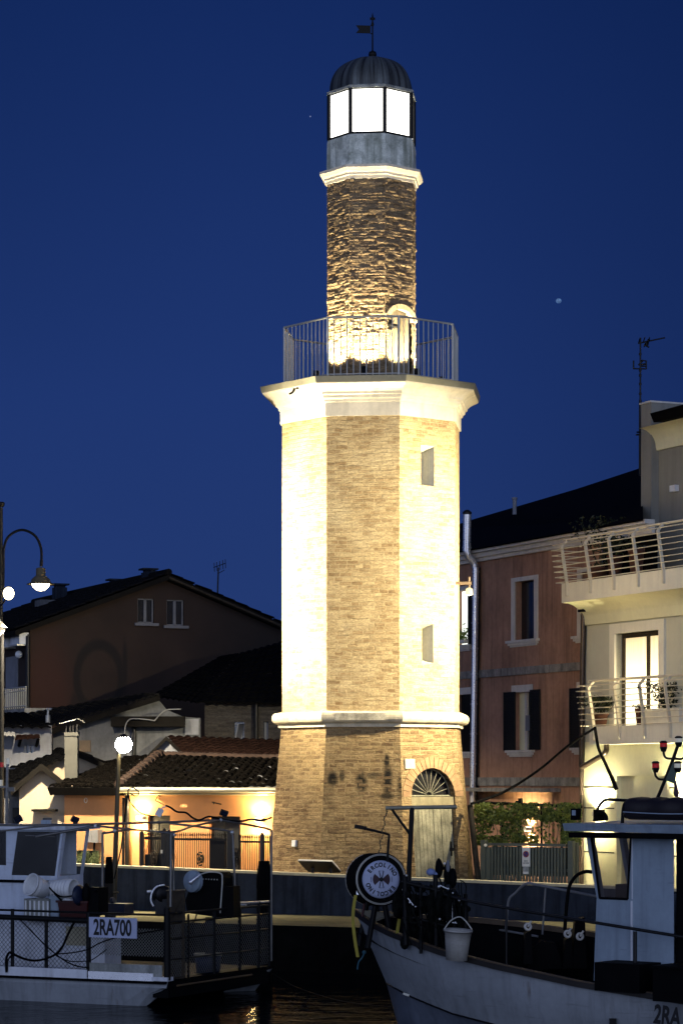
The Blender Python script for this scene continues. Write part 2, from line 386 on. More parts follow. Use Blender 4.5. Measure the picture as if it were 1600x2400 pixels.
m, nt, b = new_mat('vine leaves'); tc = nd(nt, 'TexCoord').outputs['Object']
lc = mix(nt, ramp(nt, tex(nt, tc, s=9, detail=4), .35, .65), (.03, .06, .009), (.25, .32, .065))
tr = nd(nt, 'BsdfTranslucent'); lk(nt, lc, tr.inputs['Color']); lk(nt, lc, b.inputs['Base Color']); b.inputs['Roughness'].default_value = .55
ms_ = nd(nt, 'MixShader'); ms_.inputs[0].default_value = .45; lk(nt, b.outputs[0], ms_.inputs[1]); lk(nt, tr.outputs[0], ms_.inputs[2]); lk(nt, ms_.outputs[0], nt.nodes['Material Output'].inputs['Surface'])
M['leaf'] = m
M['grassgreen'] = mat('long grass', (.12, .15, .04), .7, var=.6, scale=8, bmp=0)
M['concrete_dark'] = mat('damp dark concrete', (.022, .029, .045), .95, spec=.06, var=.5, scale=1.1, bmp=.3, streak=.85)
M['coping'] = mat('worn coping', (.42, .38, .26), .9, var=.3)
M['dock'] = mat('quay paving', (.16, .145, .085), .95, var=.35, scale=2, spec=.05)
M['quayface'] = mat('black wet quay face', (.004, .0045, .005), .9, var=.7, spec=.03, streak=.5)
M['trim_dim'] = mat('dull window frame', (.15, .15, .16), .8)
M['street'] = mat('asphalt street', (.06, .058, .055), .95, var=.3)
M['pile'] = mat('tarred timber', (.004, .004, .004), .95, spec=.04, var=.6, streak=.6)
M['pile_wood'] = mat('worn timber', (.035, .03, .024), .9, spec=.06, var=.5, streak=.6)
M['hull_white'] = mat('weathered white hull paint', (.56, .56, .55), .45, var=.16, scale=1.3, bmp=.08, streak=.22)
M['hull_light'] = mat('light blue grey hull paint', (.28, .30, .32), .5, var=.22, scale=1.1, bmp=.12, streak=.4, rustc=(.09, .055, .035))
M['hull_dark'] = mat('dark antifouling paint', (.0035, .004, .005), .6, var=.4, spec=.05)
M['boatwhite'] = mat('off white gelcoat', (.72, .74, .78), .5, var=.2, scale=1.5, bmp=.1, streak=.35, rustc=(.22, .15, .09))
M['cabinwhite'] = mat('left cabin paint', (.60, .66, .76), .5, var=.18, scale=1.4, bmp=.1, streak=.35, rustc=(.2, .14, .09))
M['cabinblue'] = mat('pale blue cabin paint', (.29, .36, .43), .5, var=.18, scale=1.4, bmp=.1, streak=.35, rustc=(.10, .08, .07))
M['plastic'] = mat('white plastic', (.74, .75, .75), .4, var=.2, scale=6, bmp=.05)
M['red'] = mat('dark red plastic', (.045, .006, .005), .5)
M['yellow'] = mat('yellow webbing strap', (.34, .28, .03), .7)
M['rubber'] = mat('black rubber', (.0035, .0035, .004), .7, spec=.06)
M['net'] = mat('dark netting', (.008, .009, .008), .95, var=.8, scale=12, bmp=.9, bscale=30, spec=.04)
M['meshwire'] = mat('wire mesh', (.16, .16, .14), .6)
M['meshdark'] = mat('tarred wire mesh', (.006, .006, .008), .7, spec=.1)
M['rust'] = mat('rusty steel', (.035, .024, .012), .8, var=.7, scale=9)
M['gold'] = mat('varnished timber cap', (.10, .065, .035), .6, var=.4, scale=6)
M['bluedrum'] = mat('blue plastic tub', (.008, .016, .045), .5)
M['redlamp'] = mat('red lamp glass', (.30, .012, .012), .25, em=(1, .04, .03), ems=.12)
M['whitelamp'] = mat('clear lamp glass', (.75, .72, .60), .2, em=(1, .9, .6), ems=.12)
M['lampglow'] = glow('street lamp glow', (1, .86, .55), 14)
M['sconceglow'] = glow('wall lamp glow', (1, .85, .55), 12)
M['ivory'] = mat('white sign plate', (.72, .70, .60), .6, var=.08)
M['ink'] = mat('black lettering', (.008, .008, .010), .7, var=.1)
M['signred'] = mat('traffic sign red', (.30, .02, .015), .5)
M['signblue'] = mat('traffic sign blue', (.015, .03, .16), .5)
M['lifewhite'] = mat('life ring white', (.42, .46, .62), .5, var=.15, scale=6)
M['maroon'] = mat('dark maroon emblem', (.035, .012, .022), .6)
M['pot'] = mat('terracotta pot', (.10, .04, .025), .8)
# ================================================================== LIGHTHOUSE
TY = 53.6; TC = Vector((.64, TY, 0)); TH = -6.3
S = TY/F
def zt(py): return CZ-(py-HZ)*S
def fdir(k):
    a = R(TH+45*k); return Vector((math.sin(a), -math.cos(a), 0)), Vector((math.cos(a), math.sin(a), 0))
C22, S22 = math.cos(R(22.5)), math.sin(R(22.5))
def FP(k, u, z, A, d=0, c=TC): n, r = fdir(k); p = c+n*(A+d)+r*u; return Vector((p.x, p.y, z))
def fhit(k, px, py, A):
    n, r = fdir(k); a = (px-CX)/F; dv = Vector((a, 1, 0)); Y = (A+n.dot(TC))/n.dot(dv); p = dv*Y
    return (p-TC).dot(r), CZ-(py-HZ)/F*Y
def octa(mb, prof, cx=TC, sm=False, uvscale=None):
    """stack of octagon rings (R, z) with per-facet uv in metres"""
    for k in range(8):
        for (r0, z0), (r1, z1) in zip(prof, prof[1:]):
            w0, w1 = r0*S22, r1*S22
            mb.face([FP(k, -w0, z0, r0*C22, c=cx), FP(k, w0, z0, r0*C22, c=cx), FP(k, w1, z1, r1*C22, c=cx), FP(k, -w1, z1, r1*C22, c=cx)],
                    uv=[(-w0+k*3.13, z0), (w0+k*3.13, z0), (w1+k*3.13, z1), (-w1+k*3.13, z1)])
    return mb
def ocap(mb, r, z, up=True, c=TC):
    p = [FP(k, -r*S22, z, r*C22, c=c) for k in range(8)]
    return mb.face(p if up else list(reversed(p)))

LH = thing('lighthouse', 'tall octagonal brick lighthouse with a lit glass lantern and grey dome', 'lighthouse', (TC.x, TC.y, -.8))
GZ = -.8
ZT0 = zt(1705); ZB = zt(2050)
def Rb(z): return 1.985+(2.278-1.985)*(ZT0-z)/(ZT0-ZB)
# --- tapered base, with the arched doorway cut in facet 1
k1 = 1
u_a, zsp = fhit(k1, 964, 1868, Rb(1.6)*C22); u_b, _ = fhit(k1, 1066, 1868, Rb(1.6)*C22)
uc, ur = (u_a+u_b)/2, (u_b-u_a)/2
_, zlin = fhit(k1, 1015, 1892, Rb(1.5)*C22)
mb = MB()
for k in range(8):
    zs = [GZ, 0.0, 1.0, 2.0, ZT0]
    if k == k1:
        pts = [(-Rb(GZ)*S22, GZ), (u_a, GZ), (u_a, zsp)]
        pts += [(uc-ur*math.cos(math.pi*i/16), zsp+ur*math.sin(math.pi*i/16)) for i in range(1, 16)]
        pts += [(u_b, zsp), (u_b, GZ), (Rb(GZ)*S22, GZ), (Rb(ZT0)*S22, ZT0), (-Rb(ZT0)*S22, ZT0)]
        mb.face([FP(k, u, z, Rb(z)*C22) for u, z in pts], uv=[(u+k*3.13, z) for u, z in pts])
        out = pts[1:20]
        for (ua, za), (ub, zb) in zip(out, out[1:]):
            mb.face([FP(k, ua, za, Rb(za)*C22), FP(k, ub, zb, Rb(zb)*C22), FP(k, ub, zb, Rb(zb)*C22, -.22), FP(k, ua, za, Rb(za)*C22, -.22)],
                    uv=[(ua, za), (ub, zb), (ub+.1, zb), (ua+.1, za)])
    else:
        for z0, z1 in zip(zs, zs[1:]):
            w0, w1 = Rb(z0)*S22, Rb(z1)*S22
            mb.face([FP(k, -w0, z0, Rb(z0)*C22), FP(k, w0, z0, Rb(z0)*C22), FP(k, w1, z1, Rb(z1)*C22), FP(k, -w1, z1, Rb(z1)*C22)],
                    uv=[(-w0+k*3.13, z0), (w0+k*3.13, z0), (w1+k*3.13, z1), (-w1+k*3.13, z1)])
base = mb.build('base', M['brick_base'], LH)
# door, lintel, fanlight, arch
def fbox(mb, k, u0, u1, z0, z1, A, d0, d1):
    return mb.hexa([FP(k, u0, z0, A(z0), d1), FP(k, u1, z0, A(z0), d1), FP(k, u1, z0, A(z0), d0), FP(k, u0, z0, A(z0), d0),
                    FP(k, u0, z1, A(z1), d1), FP(k, u1, z1, A(z1), d1), FP(k, u1, z1, A(z1), d0), FP(k, u0, z1, A(z1), d0)])
Ab = lambda z: Rb(z)*C22
mb = MB(); nb = 11
for i in range(nb):
    a, b = u_a+.02+(2*ur-.04)*i/nb, u_a+.02+(2*ur-.04)*(i+1)/nb
    fbox(mb, 1, a+.004, b-.004, GZ, zlin-.02-.01*random.random(), Ab, -.16, -.10+.008*random.random())
door = mb.build('door', M['wood'], LH, label='grey weathered plank door under the fanlight')
mb = MB(); fbox(mb, 1, u_b-.14, u_b-.06, .55, .62, Ab, -.10, -.06); fbox(mb, 1, u_b-.12, u_b-.10, .45, .75, Ab, -.10, -.07)
mb.build('handle', M['iron'], door)
mb = MB(); fbox(mb, 1, u_a, u_b, zlin, zsp, Ab, -.18, -.04); mb.build('lintel', M['lintel'], LH)
mb = MB()
pts = [(uc-ur*math.cos(math.pi*i/20), zsp+ur*math.sin(math.pi*i/20)) for i in range(21)]
mb.face([FP(1, u, z, Ab(z), -.17) for u, z in pts])
fan = mb.build('fanlight', M['glassblack'], LH)
mb = MB()
for i in range(1, 11):
    t = math.pi*i/11
    mb.tube([FP(1, uc-ur*.16*math.cos(t), zsp+.03+ur*.16*math.sin(t), Ab(zsp), -.13), FP(1, uc-ur*.93*math.cos(t), zsp+.02+ur*.93*math.sin(t), Ab(zsp), -.15)], .0085, 4)
for rr in (.16, .93):
    mb.tube([FP(1, uc-ur*rr*math.cos(math.pi*i/16), zsp+.02+ur*rr*math.sin(math.pi*i/16), Ab(zsp), -.14) for i in range(17)], .011, 5)
mb.tube([FP(1, u_a+.02, zsp+.02, Ab(zsp), -.13), FP(1, u_b-.02, zsp+.02, Ab(zsp), -.13)], .018, 5)
mb.build('glazing_bars', M['wood'], fan)
M['arch_pale'] = mat('pale arch bricks', (.62, .48, .28), .9, var=.35, scale=9, bmp=.4)
M['vouss'] = mat('arch bricks', (.34, .20, .10), .9, var=.5, scale=7, bmp=.4)
mb = MB()
for i in range(19):
    t0, t1 = math.pi*(i+.06)/19, math.pi*(i+.94)/19; r0, r1 = ur*1.005, ur*1.36+.02*random.random()
    q = [(uc-r*math.cos(t), zsp+r*math.sin(t)) for r, t in ((r0, t0), (r0, t1), (r1, t1), (r1, t0))]
    mb.hexa([FP(1, u, z, Ab(z), -.02) for u, z in q]+[FP(1, u, z, Ab(z), .012+.008*random.random()) for u, z in q])
mb.build('door_arch', M['vouss'], LH)
u, z = fhit(1, 958, 1790, Ab(2.3)); mb = MB(); fbox(mb, 1, u-.12, u+.14, z-.10, z+.10, Ab, -.02, .035); mb.build('plaque', M['stone'], LH)
u, z = fhit(-1, 691, 1977, Ab(.6)); mb = MB(); fbox(mb, -1, u-.06, u+.06, z-.06, z+.07, Ab, -.02, .05); mb.build('junction_box', M['plastic'], LH)
# --- string course: half-round ring and fillet
mb = MB(); zc = zt(1686); pr = [(1.95, zc-.125)]
for i in range(9):
    t = -math.pi/2+math.pi*i/8; pr.append((2.085+.115*math.cos(t), zc+.118*math.sin(t)))
pr.append((1.95, zc+.14)); octa(mb, pr)
mb.build('string_course', M['stone'], LH, label='pale half-round stone ring above the tapered base')
mb = MB(); octa(mb, [(1.97, zc-.20), (2.055, zc-.195), (2.055, zc-.122), (1.97, zc-.12)]); mb.build('fillet', M['stone'], LH)
mb = MB(); n_, r_ = fdir(0)
fb = lambda z: 2.20*C22
fbox(mb, 0, -.55, .50, zc-.06, zc+.085, lambda z: 2.195*C22, -.09, .006); mb.build('stone_block', M['stone_dirty'], LH, label='soot-blackened block in the stone ring')
# --- main shaft with two slit windows in facet 1
ZM0, ZM1 = zt(1672)-.02, zt(1003); RM = 1.967; A = RM*C22
mb = MB(); slits = []
for (x0, y0, x1, y1) in ((986, 1043, 1017, 1137), (988, 1461, 1015, 1554)):
    a, zt_ = fhit(1, x0, y0, A); b, _ = fhit(1, x1, y0, A); _, zb_ = fhit(1, x0, y1, A); slits.append((a, b, zb_, zt_))
for k in range(8):
    wv = RM*S22; n_, r_ = fdir(k)
    if k == 1:
        us = sorted({-wv, wv, *[q for s_ in slits for q in s_[:2]]}); zs = sorted({ZM0, ZM1, *[q for s_ in slits for q in s_[2:]]})
    else: us = [-wv, wv]; zs = [ZM0+(ZM1-ZM0)*i/4 for i in range(5)]
    for a, b in zip(us, us[1:]):
        for c, d in zip(zs, zs[1:]):
            if k == 1 and any(s_[0] < (a+b)/2 < s_[1] and s_[2] < (c+d)/2 < s_[3] for s_ in slits): continue
            mb.face([FP(k, a, c, A), FP(k, b, c, A), FP(k, b, d, A), FP(k, a, d, A)], uv=[(a+k*3.13, c), (b+k*3.13, c), (b+k*3.13, d), (a+k*3.13, d)])
mb.build('main_shaft', M['brick'], LH)
for (a, b, c, d) in slits:
    mb = MB(); q = -.30; m_ = (a+b)/2
    I = [(a+.05, c+.08), (b-.05, c+.08), (b-.05, d-.10), (a+.05, d-.10)]; O = [(a, c), (b, c), (b, d), (a, d)]
    for i in range(4):
        j = (i+1) % 4
        mb.face([FP(1, *O[i], A), FP(1, *O[j], A), FP(1, *I[j], A, q), FP(1, *I[i], A, q)])
    mb.face([FP(1, *p, A, q) for p in I])
    mb.build('slit_window', M['reveal'], LH)
# --- big cornice
ZCt = zt(933); mb = MB()
octa(mb, [(1.96, zt(1003)), (2.01, zt(1003)), (2.01, zt(972)), (2.045, zt(971)), (2.055, zt(966)), (2.10, zt(963)), (2.11, zt(957)), (2.15, zt(955)), (2.16, zt(950)), (2.22, zt(944)), (2.30, zt(939)), (2.37, zt(936)), (2.40, zt(934)), (2.40, zt(929)), (2.3, zt(928))])
mb.build('cornice', M['plaster_white'], LH, label='broad white moulded cornice under the gallery')
mb = MB(); ZD = zt(921)
octa(mb, [(2.30, zt(932)), (2.415, zt(932)), (2.445, zt(919)), (2.44, zt(918)), (1.2, zt(914))]); mb.build('gallery_deck', M['flash'], LH, label='projecting gallery deck with a metal drip edge')
mb = MB(); octa(mb, [(1.6, zt(914.5)+.02), (1.25, zt(908)), (.99, zt(890))]); mb.build('foot_shade_skirt', M['deckdark'], LH)  # dark sloped sheet standing in for the unlit foot of the shaft
mb = MB(); p = FP(-1, .12, zt(934), 2.36*C22); mb.tube(arc([p+Vector((0, 0, .03)), p+Vector((.0, -.04, -.06)), p+Vector((-.05, -.07, -.12)), p+Vector((-.1, -.08, -.13))], 4), .025, 6); mb.build('overflow_pipe', M['iron'], LH)
# --- gallery railing (one part, posts and bars)
mb = MB(); RR = 1.92; zr0, zr1 = zt(918), zt(778)
rl = thing  # alias unused
for k in range(8):
    w = RR*S22; A_ = RR*C22
    mb.tube([FP(k, -w, zr1, A_), FP(k, w, zr1, A_)], .022, 6); mb.tube([FP(k, -w, zr0+.10, A_), FP(k, w, zr0+.10, A_)], .014, 5)
    for i in range(1, 11):
        u = -w+2*w*i/11; mb.tube([FP(k, u, zr0+.02, A_), FP(k, u, zr1, A_)], .0105, 5)
    mb.tube([FP(k, -w, zr0, A_), FP(k, -w, zr1+.01, A_)], .024, 6)
mb.build('railing', M['rail'], LH)
# --- upper shaft: every brick slightly displaced
ZU0, ZU1 = zt(905), zt(441); RU = .985; AU = RU*C22
du0, du1 = fhit(1, 911, 800, AU)[0], fhit(1, 965, 800, AU)[0]; dspr = fhit(1, 938, 752, AU)[1]; dtop = fhit(1, 938, 726, AU)[1]
du0 = max(du0, -RU*S22+.03); du1 = min(du1, RU*S22-.02); dc, dr = (du0+du1)/2, (du1-du0)/2; drise = dtop-dspr
def in_door(u, z):
    if not du0 < u < du1: return False
    return z < dspr+drise*math.sqrt(max(0, 1-((u-dc)/dr)**2))
rnd = random.Random(3); cell = {}
def relief(k, u, z):
    row = math.floor(z/.060); off = .11*(row % 2)+.03*noise.noise(Vector((row*1.3, k, 0))); colu = math.floor((u+off)/.165)
    key = (k, row, colu)
    if key not in cell: cell[key] = rnd.gauss(0, .0095)-(.030 if rnd.random() < .08 else 0)
    fz = z/.060-row; fu = (u+off)/.165-colu
    d = cell[key]
    if fz < .16 or fz > .88: d -= .012*(.3+1.2*max(0, noise.noise(Vector((u*4+k, row*.7, 9)))+.4))
    if fu < .05 or fu > .95: d -= .008
    return d+.010*noise.noise(Vector((u*9+k*5, z*9, 2)))
mb = MB()
NZ = int((ZU1-ZU0)/.0195); NU = 32
for k in range(8):
    fine = k in (-1, 0, 1, 2, 7)
    nz, nu = (NZ, NU) if fine else (8, 2); w = RU*S22
    pts = {}
    for i in range(nz+1):
        z = ZU0+(ZU1-ZU0)*i/nz
        for j in range(nu+1):
            u = -w+2*w*j/nu
            d = relief(k, u, z)*(1 if 0 < j < nu else .5) if fine else 0
            if fine and j in (0, nu): d = -.006+.012*noise.noise(Vector((z*12, 1, 3)))
            pts[i, j] = (FP(k, u, z, AU, d), (u+k*3.13, z), u, z)
    base_i = len(mb.v)
    for i in range(nz+1):
        for j in range(nu+1): mb.v.append(pts[i, j][0])
    for i in range(nz):
        for j in range(nu):
            if k == 1 and in_door((pts[i, j][2]+pts[i, j+1][2])/2, (pts[i, j][3]+pts[i+1, j][3])/2): continue
            q = ((i, j), (i, j+1), (i+1, j+1), (i+1, j))
            mb.f.append(tuple(base_i+a*(nu+1)+b for a, b in q)); mb.uv.append([pts[x][1] for x in q]); mb.smooth.append(False)
mb.build('upper_shaft', M['brick_rough'], LH, label='rough uneven brick of the slim upper tower')
mb = MB(); nb = 6
for i in range(nb):
    a, b = du0+2*dr*i/nb, du0+2*dr*(i+1)/nb; um = (a+b)/2
    zt1 = dspr+drise*math.sqrt(max(0, 1-((um-dc)/dr)**2))+.02
    fbox(mb, 1, a+.004, b-.004, ZU0, zt1, lambda z: AU, -.16, -.09)
gd = mb.build('gallery_door', M['woodlit'], LH, label='arched plank door opening onto the gallery')
mb = MB(); fbox(mb, 1, du0-.04, du0+.18, zt(783), zt(778), lambda z: AU, 0, .14); fbox(mb, 1, du0-.02, du0+.06, zt(790), zt(768), lambda z: AU, 0, .05); mb.build('door_lamp', M['iron'], LH)
mb = MB()
for i in range(13):
    t0, t1 = math.pi*(i+.04)/13, math.pi*(i+.96)/13
    q = [(dc-dr*s_*math.cos(t), dspr+(drise*1.0+(s_-1)*.35)*math.sin(t)+0*s_) for s_, t in ((1, t0), (1, t1), (1.32, t1), (1.32, t0))]
    mb.hexa([FP(1, u, z, AU, -.06) for u, z in q]+[FP(1, u, z, AU, .05) for u, z in q])
mb.build('door_arch', M['arch_pale'], gd)
# --- upper cornice
mb = MB(); octa(mb, [(.97, zt(442)), (1.0, zt(441)), (1.01, zt(434)), (1.045, zt(433)), (1.05, zt(428)), (1.10, zt(424)), (1.13, zt(420)), (1.147, zt(418)), (1.147, zt(412)), (.95, zt(407))])
mb.build('upper_cornice', M['plaster_white'], LH, label='white moulded cornice below the lantern')
# --- lantern: drum, frame, panes, dome
mb = MB(); octa(mb, [(.99, zt(408)), (.995, zt(400)), (.985, zt(345)), (.97, zt(338)), (.93, zt(336))]); mb.build('lantern_drum', M['drum'], LH)
ZL0, ZL1 = zt(336), zt(228); RL = .94
mb = MB()
for k in range(8):
    w = RL*S22; A_ = RL*C22
    mb.tube([FP(k, -w, ZL0-.01, A_), FP(k, -w, ZL1, A_)], .045, 6)
    fbox(mb, k, -w, w, ZL0-.01, ZL0+.035, lambda z: A_, -.03, .012); fbox(mb, k, -w, w, ZL1-.05, ZL1, lambda z: A_, -.03, .012)
lf = mb.build('lantern_frame', M['black'], LH)
for k in range(8):
    w = RL*S22-.03; A_ = RL*C22-.02
    MB().face([FP(k, -w, ZL0+.03, A_), FP(k, w, ZL0+.03, A_), FP(k, w, ZL1-.04, A_), FP(k, -w, ZL1-.04, A_)]).build('pane', M['pane'], lf)
# dome with painted-on-by-weather streaks
m, nt, b = new_mat('streaked lead dome'); uv = nd(nt, 'UVMap').outputs['UV']
s1 = ramp(nt, tex(nt, uv, scale=(7, .35, 1), s=1, detail=5, rough=.65), .40, .60); s2 = ramp(nt, tex(nt, uv, s=14, detail=4), .3, .7)
lk(nt, mix(nt, mth(nt, 'MULTIPLY', s2, .4), mix(nt, s1, (.008, .009, .0095), (.12, .135, .135)), (.04, .04, .038)), b.inputs['Base Color']); b.inputs['Roughness'].default_value = .5; b.inputs['Metallic'].default_value = .25
mb = MB(); zd0, zd1 = zt(222), zt(138)
octa(mb, [(.93, zt(232)), (.985, zt(231)), (.99, zt(225)), (.93, zt(222))]); eav = mb.build('dome_eave', M['lead'], LH)
mb = MB(); N = 48
prof = [(.93, zd0)]+[(.93*math.cos(t)**.86, zd0+(zd1-zd0)*math.sin(t)**.95) for t in [math.pi/2*i/14 for i in range(1, 14)]]+[(.02, zd1)]
rows, uvs = [], []
for i, (r0, z0) in enumerate(prof):
    row, ur_ = [], []
    for j in range(N+1):
        k = j//6 % 8; f_ = (j % 6)/6; a = R(TH-22.5+45*(j/6))
        e_ = C22/math.cos(R((f_-.5)*45)); e_ = e_*(1-i/14*.5)+i/14*.5
        row.append(TC+Vector((r0*e_*math.sin(a), -r0*e_*math.cos(a), z0))); ur_.append((j/6*.75, z0))
    rows.append(row); uvs.append(ur_)
mb.grid(rows, uvs=uvs, sm=True); mb.build('dome', m, LH)
# weather vane
mb = MB(); vx = P(870.5, 130, TY)
zv = lambda y: zt(y)
mb.lathe((TC.x+.02, TY, 0), [(.05, zv(140)), (.06, zv(137)), (.04, zv(136)), (.085, zv(131)), (.09, zv(128)), (.075, zv(122)), (.03, zv(120)), (.018, zv(118)), (.016, zv(62)), (.034, zv(58)), (.02, zv(52)), (.014, zv(48)), (.045, zv(44)), (.02, zv(40)), (.004, zv(30))], 10)
vx0 = TC.x+.02
mb.box((vx0, TY, zv(44)), (.11, .02, .05))
vane = mb.build('weather_vane', M['black'], LH)
mb = MB(); q = [(868, 60), (868, 78), (834, 77), (841, 69), (834, 59)]
mb.prism([P(x, y, TY-.008) for x, y in q], (0, .016, 0)); mb.tube([P(868, 79, TY), P(871, 79, TY)], .012, 5); mb.tube([P(868, 60, TY), P(871, 60, TY)], .012, 5)
mb.build('flag', M['black'], vane)

# gallery floodlights: little fixtures standing on the gallery deck, one per visible face
nm = {-2: 'leftmost of the five', -1: 'second from the left of the five', 0: 'in the middle of the five', 1: 'in front of the arched gallery door', 2: 'rightmost of the five'}
for k in (-2, -1, 0, 1, 2):
    n_, r_ = fdir(k); b0 = TC+n_*1.50; z0 = zt(914)+.03
    fl = thing('floodlight', 'small black uplight on the lighthouse gallery, '+nm[k], 'floodlight', (b0.x, b0.y, z0), 'uplights on the lighthouse gallery')
    up = (Vector((0, 0, 1))-n_*.25).normalized()
    mb = MB(); c = Vector((b0.x, b0.y, z0))
    mb.lathe(c+Vector((0, 0, .10)), [(.0, -.02), (.05, -.02), (.065, .02), (.075, .12), (.066, .12), (.055, .06), (0, .06)], 10, axis=up)
    mb.build('lamp_body', M['black'], fl)
    mb = MB(); mb.tube([c, c+Vector((0, 0, .10))], .015, 6); mb.box(c+Vector((0, 0, .01)), (.12, .12, .02)); mb.build('bracket', M['iron'], fl)
    mb = MB(); mb.lathe(c+Vector((0, 0, .10))+up*.085, [(0, 0), (.055, 0)], 10, axis=up); mb.build('lens', M['sconceglow'], fl)
    p = c+Vector((0, 0, .10))+up*.15
    light('uplight', 'SPOT', p, 520 if k == 1 else 820, (1, .85, .55), .05, aim=p+Vector((0, 0, .95))-n_*.50, ang=92, blend=.35, parent=fl)

# info board in front of the tower (seen from behind)
ib = thing('information_board', 'tilted information panel on two posts beside the lighthouse base', 'sign', P(748, 2080, 50.6)*1)
q = [P(700, 2017, 50.3), P(776, 2019, 50.3), P(797, 2043, 50.9), P(722, 2041, 50.9)]
q = [P(700, 2016, 50.2), P(778, 2018, 50.2), P(798, 2041, 50.75), P(722, 2039, 50.75)]
mb = MB(); mb.prism(q, (0, .02, -.04)); mb.build('panel', M['iron'], ib)
mb = MB(); mb.tube([q[0], q[1], q[2], q[3], q[0]], .018, 6); mb.build('panel_frame', M['trim'], ib)
for t in (.25, .8):
    a = q[0].lerp(q[1], t).lerp(q[3].lerp(q[2], t), .6)
    MB().tube([Vector((a.x, a.y, -.8)), a-Vector((0, 0, .03))], .03, 8).build('post', M['iron'], ib)
# leaning timber beside the base
mb = MB(); a, b = P(1101, 1888, 52.4), P(1121, 2062, 50.9); a2 = Vector((b.x+.08, b.y, -.8))
mb.tube([a, a2], .06, 4); tag(mb.build('timber_beam', M['pile_wood'], None), 'brown timber beam leaning against the right edge of the lighthouse base', 'beam')
# lantern on a wooden arm at the right edge of the tower
hl = thing('hanging_lantern', 'small lit lantern on a wooden arm beside the right edge of the tower', 'lantern', P(1080, 1369, 52.9))
mb = MB(); mb.box(P(1085, 1367, 52.95), (.34, .06, .06)); mb.tube([P(1099, 1352, 52.95), P(1099, 1380, 52.95)], .02, 6); mb.build('arm', M['gold'], hl)
mb = MB(); c = P(1099, 1386, 52.95); mb.lathe(c, [(.03, .075), (.075, .05), (.085, -.07), (0, -.09)], 10); mb.build('lamp_glass', glow('dim lantern glass', (1, .82, .42), 1.3), hl)
light('lantern_light', 'POINT', c+Vector((0, 0, -.0)), 80, (1, .85, .5), .09, parent=hl).location.z -= .16
# ================================================================== GROUND, WATER, QUAY
WA, WB = Vector(((130-CX)/F*52.5, 52.5, 0)), Vector(((1385-CX)/F*47.5, 47.5, 0))
WF = Fr((WA.x, WA.y), ((WB-WA).x, (WB-WA).y)); WL = (WB-WA).length
def wtop(u): return .30+(.05-.30)*u/WL
s = MB()
a, b = WF.W(-60, -.15, -.8), WF.W(60, -.15, -.8)
s.face([a, b, Vector((600, -20, -.8)) if False else Vector((500, b.y-30, -.8)), Vector((900, 900, -.8)), Vector((-900, 900, -.8)), Vector((-500, a.y+60, -.8))])
st = s.build('street', M['street']); st['kind'] = 'structure'
mb = MB(); dz = -.65
mb.face([WF.W(-60, 3.3, dz), WF.W(60, 3.3, dz), WF.W(60, 0, dz), WF.W(-60, 0, dz)]); mb.face([WF.W(-60, 3.3, -3), WF.W(60, 3.3, -3), WF.W(60, 3.3, dz), WF.W(-60, 3.3, dz)])
dk = mb.build('quay_pavement', M['dock']); dk['kind'] = 'structure'
mb = MB(); mb.hexa([WF.W(-60, 3.3, -3), WF.W(60, 3.3, -3), WF.W(60, 3.315, -3), WF.W(-60, 3.315, -3), WF.W(-60, 3.3, dz-.004), WF.W(60, 3.3, dz-.004), WF.W(60, 3.315, dz-.004), WF.W(-60, 3.315, dz-.004)])
qf = mb.build('quay_edge', M['quayface']); qf['kind'] = 'structure'
m, nt, b = new_mat('black harbour water'); tc = nd(nt, 'TexCoord').outputs['Object']
b.inputs['Base Color'].default_value = (.002, .003, .004, 1); b.inputs['Roughness'].default_value = .07; b.inputs['Specular IOR Level'].default_value = .025; b.inputs['IOR'].default_value = 1.33
bump(nt, b, mth(nt, 'ADD', tex(nt, tc, scale=(1, 1.4, 1), s=1.3, detail=4, dist=.4), mth(nt, 'MULTIPLY', tex(nt, tc, s=6, detail=3), .25)), .22, .12)
mb = MB(); mb.face([(-400, -60, -1.5), (400, -60, -1.5), (400, 60, -1.5), (-400, 60, -1.5)]); wt = mb.build('water', m); wt['kind'] = 'structure'
# parapet wall with coping
pw = thing('quay_wall', 'long dark concrete parapet wall along the quay with a pale top edge', 'wall', WF.W(WL/2, 0, dz))
mb = MB()
us = [-12, WL+14]
for u0, u1 in zip(us, us[1:]):
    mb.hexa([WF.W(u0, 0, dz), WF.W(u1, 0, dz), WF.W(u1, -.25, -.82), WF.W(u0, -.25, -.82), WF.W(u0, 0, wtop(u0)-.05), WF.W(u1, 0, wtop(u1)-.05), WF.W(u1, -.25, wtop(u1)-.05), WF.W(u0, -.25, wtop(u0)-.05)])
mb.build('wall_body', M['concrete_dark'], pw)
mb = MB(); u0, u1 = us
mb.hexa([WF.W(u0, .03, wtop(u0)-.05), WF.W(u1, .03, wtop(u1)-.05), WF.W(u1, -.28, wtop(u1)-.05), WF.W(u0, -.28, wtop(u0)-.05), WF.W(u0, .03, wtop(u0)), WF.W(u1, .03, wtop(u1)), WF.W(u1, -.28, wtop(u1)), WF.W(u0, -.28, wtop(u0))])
mb.build('coping', M['coping'], pw)
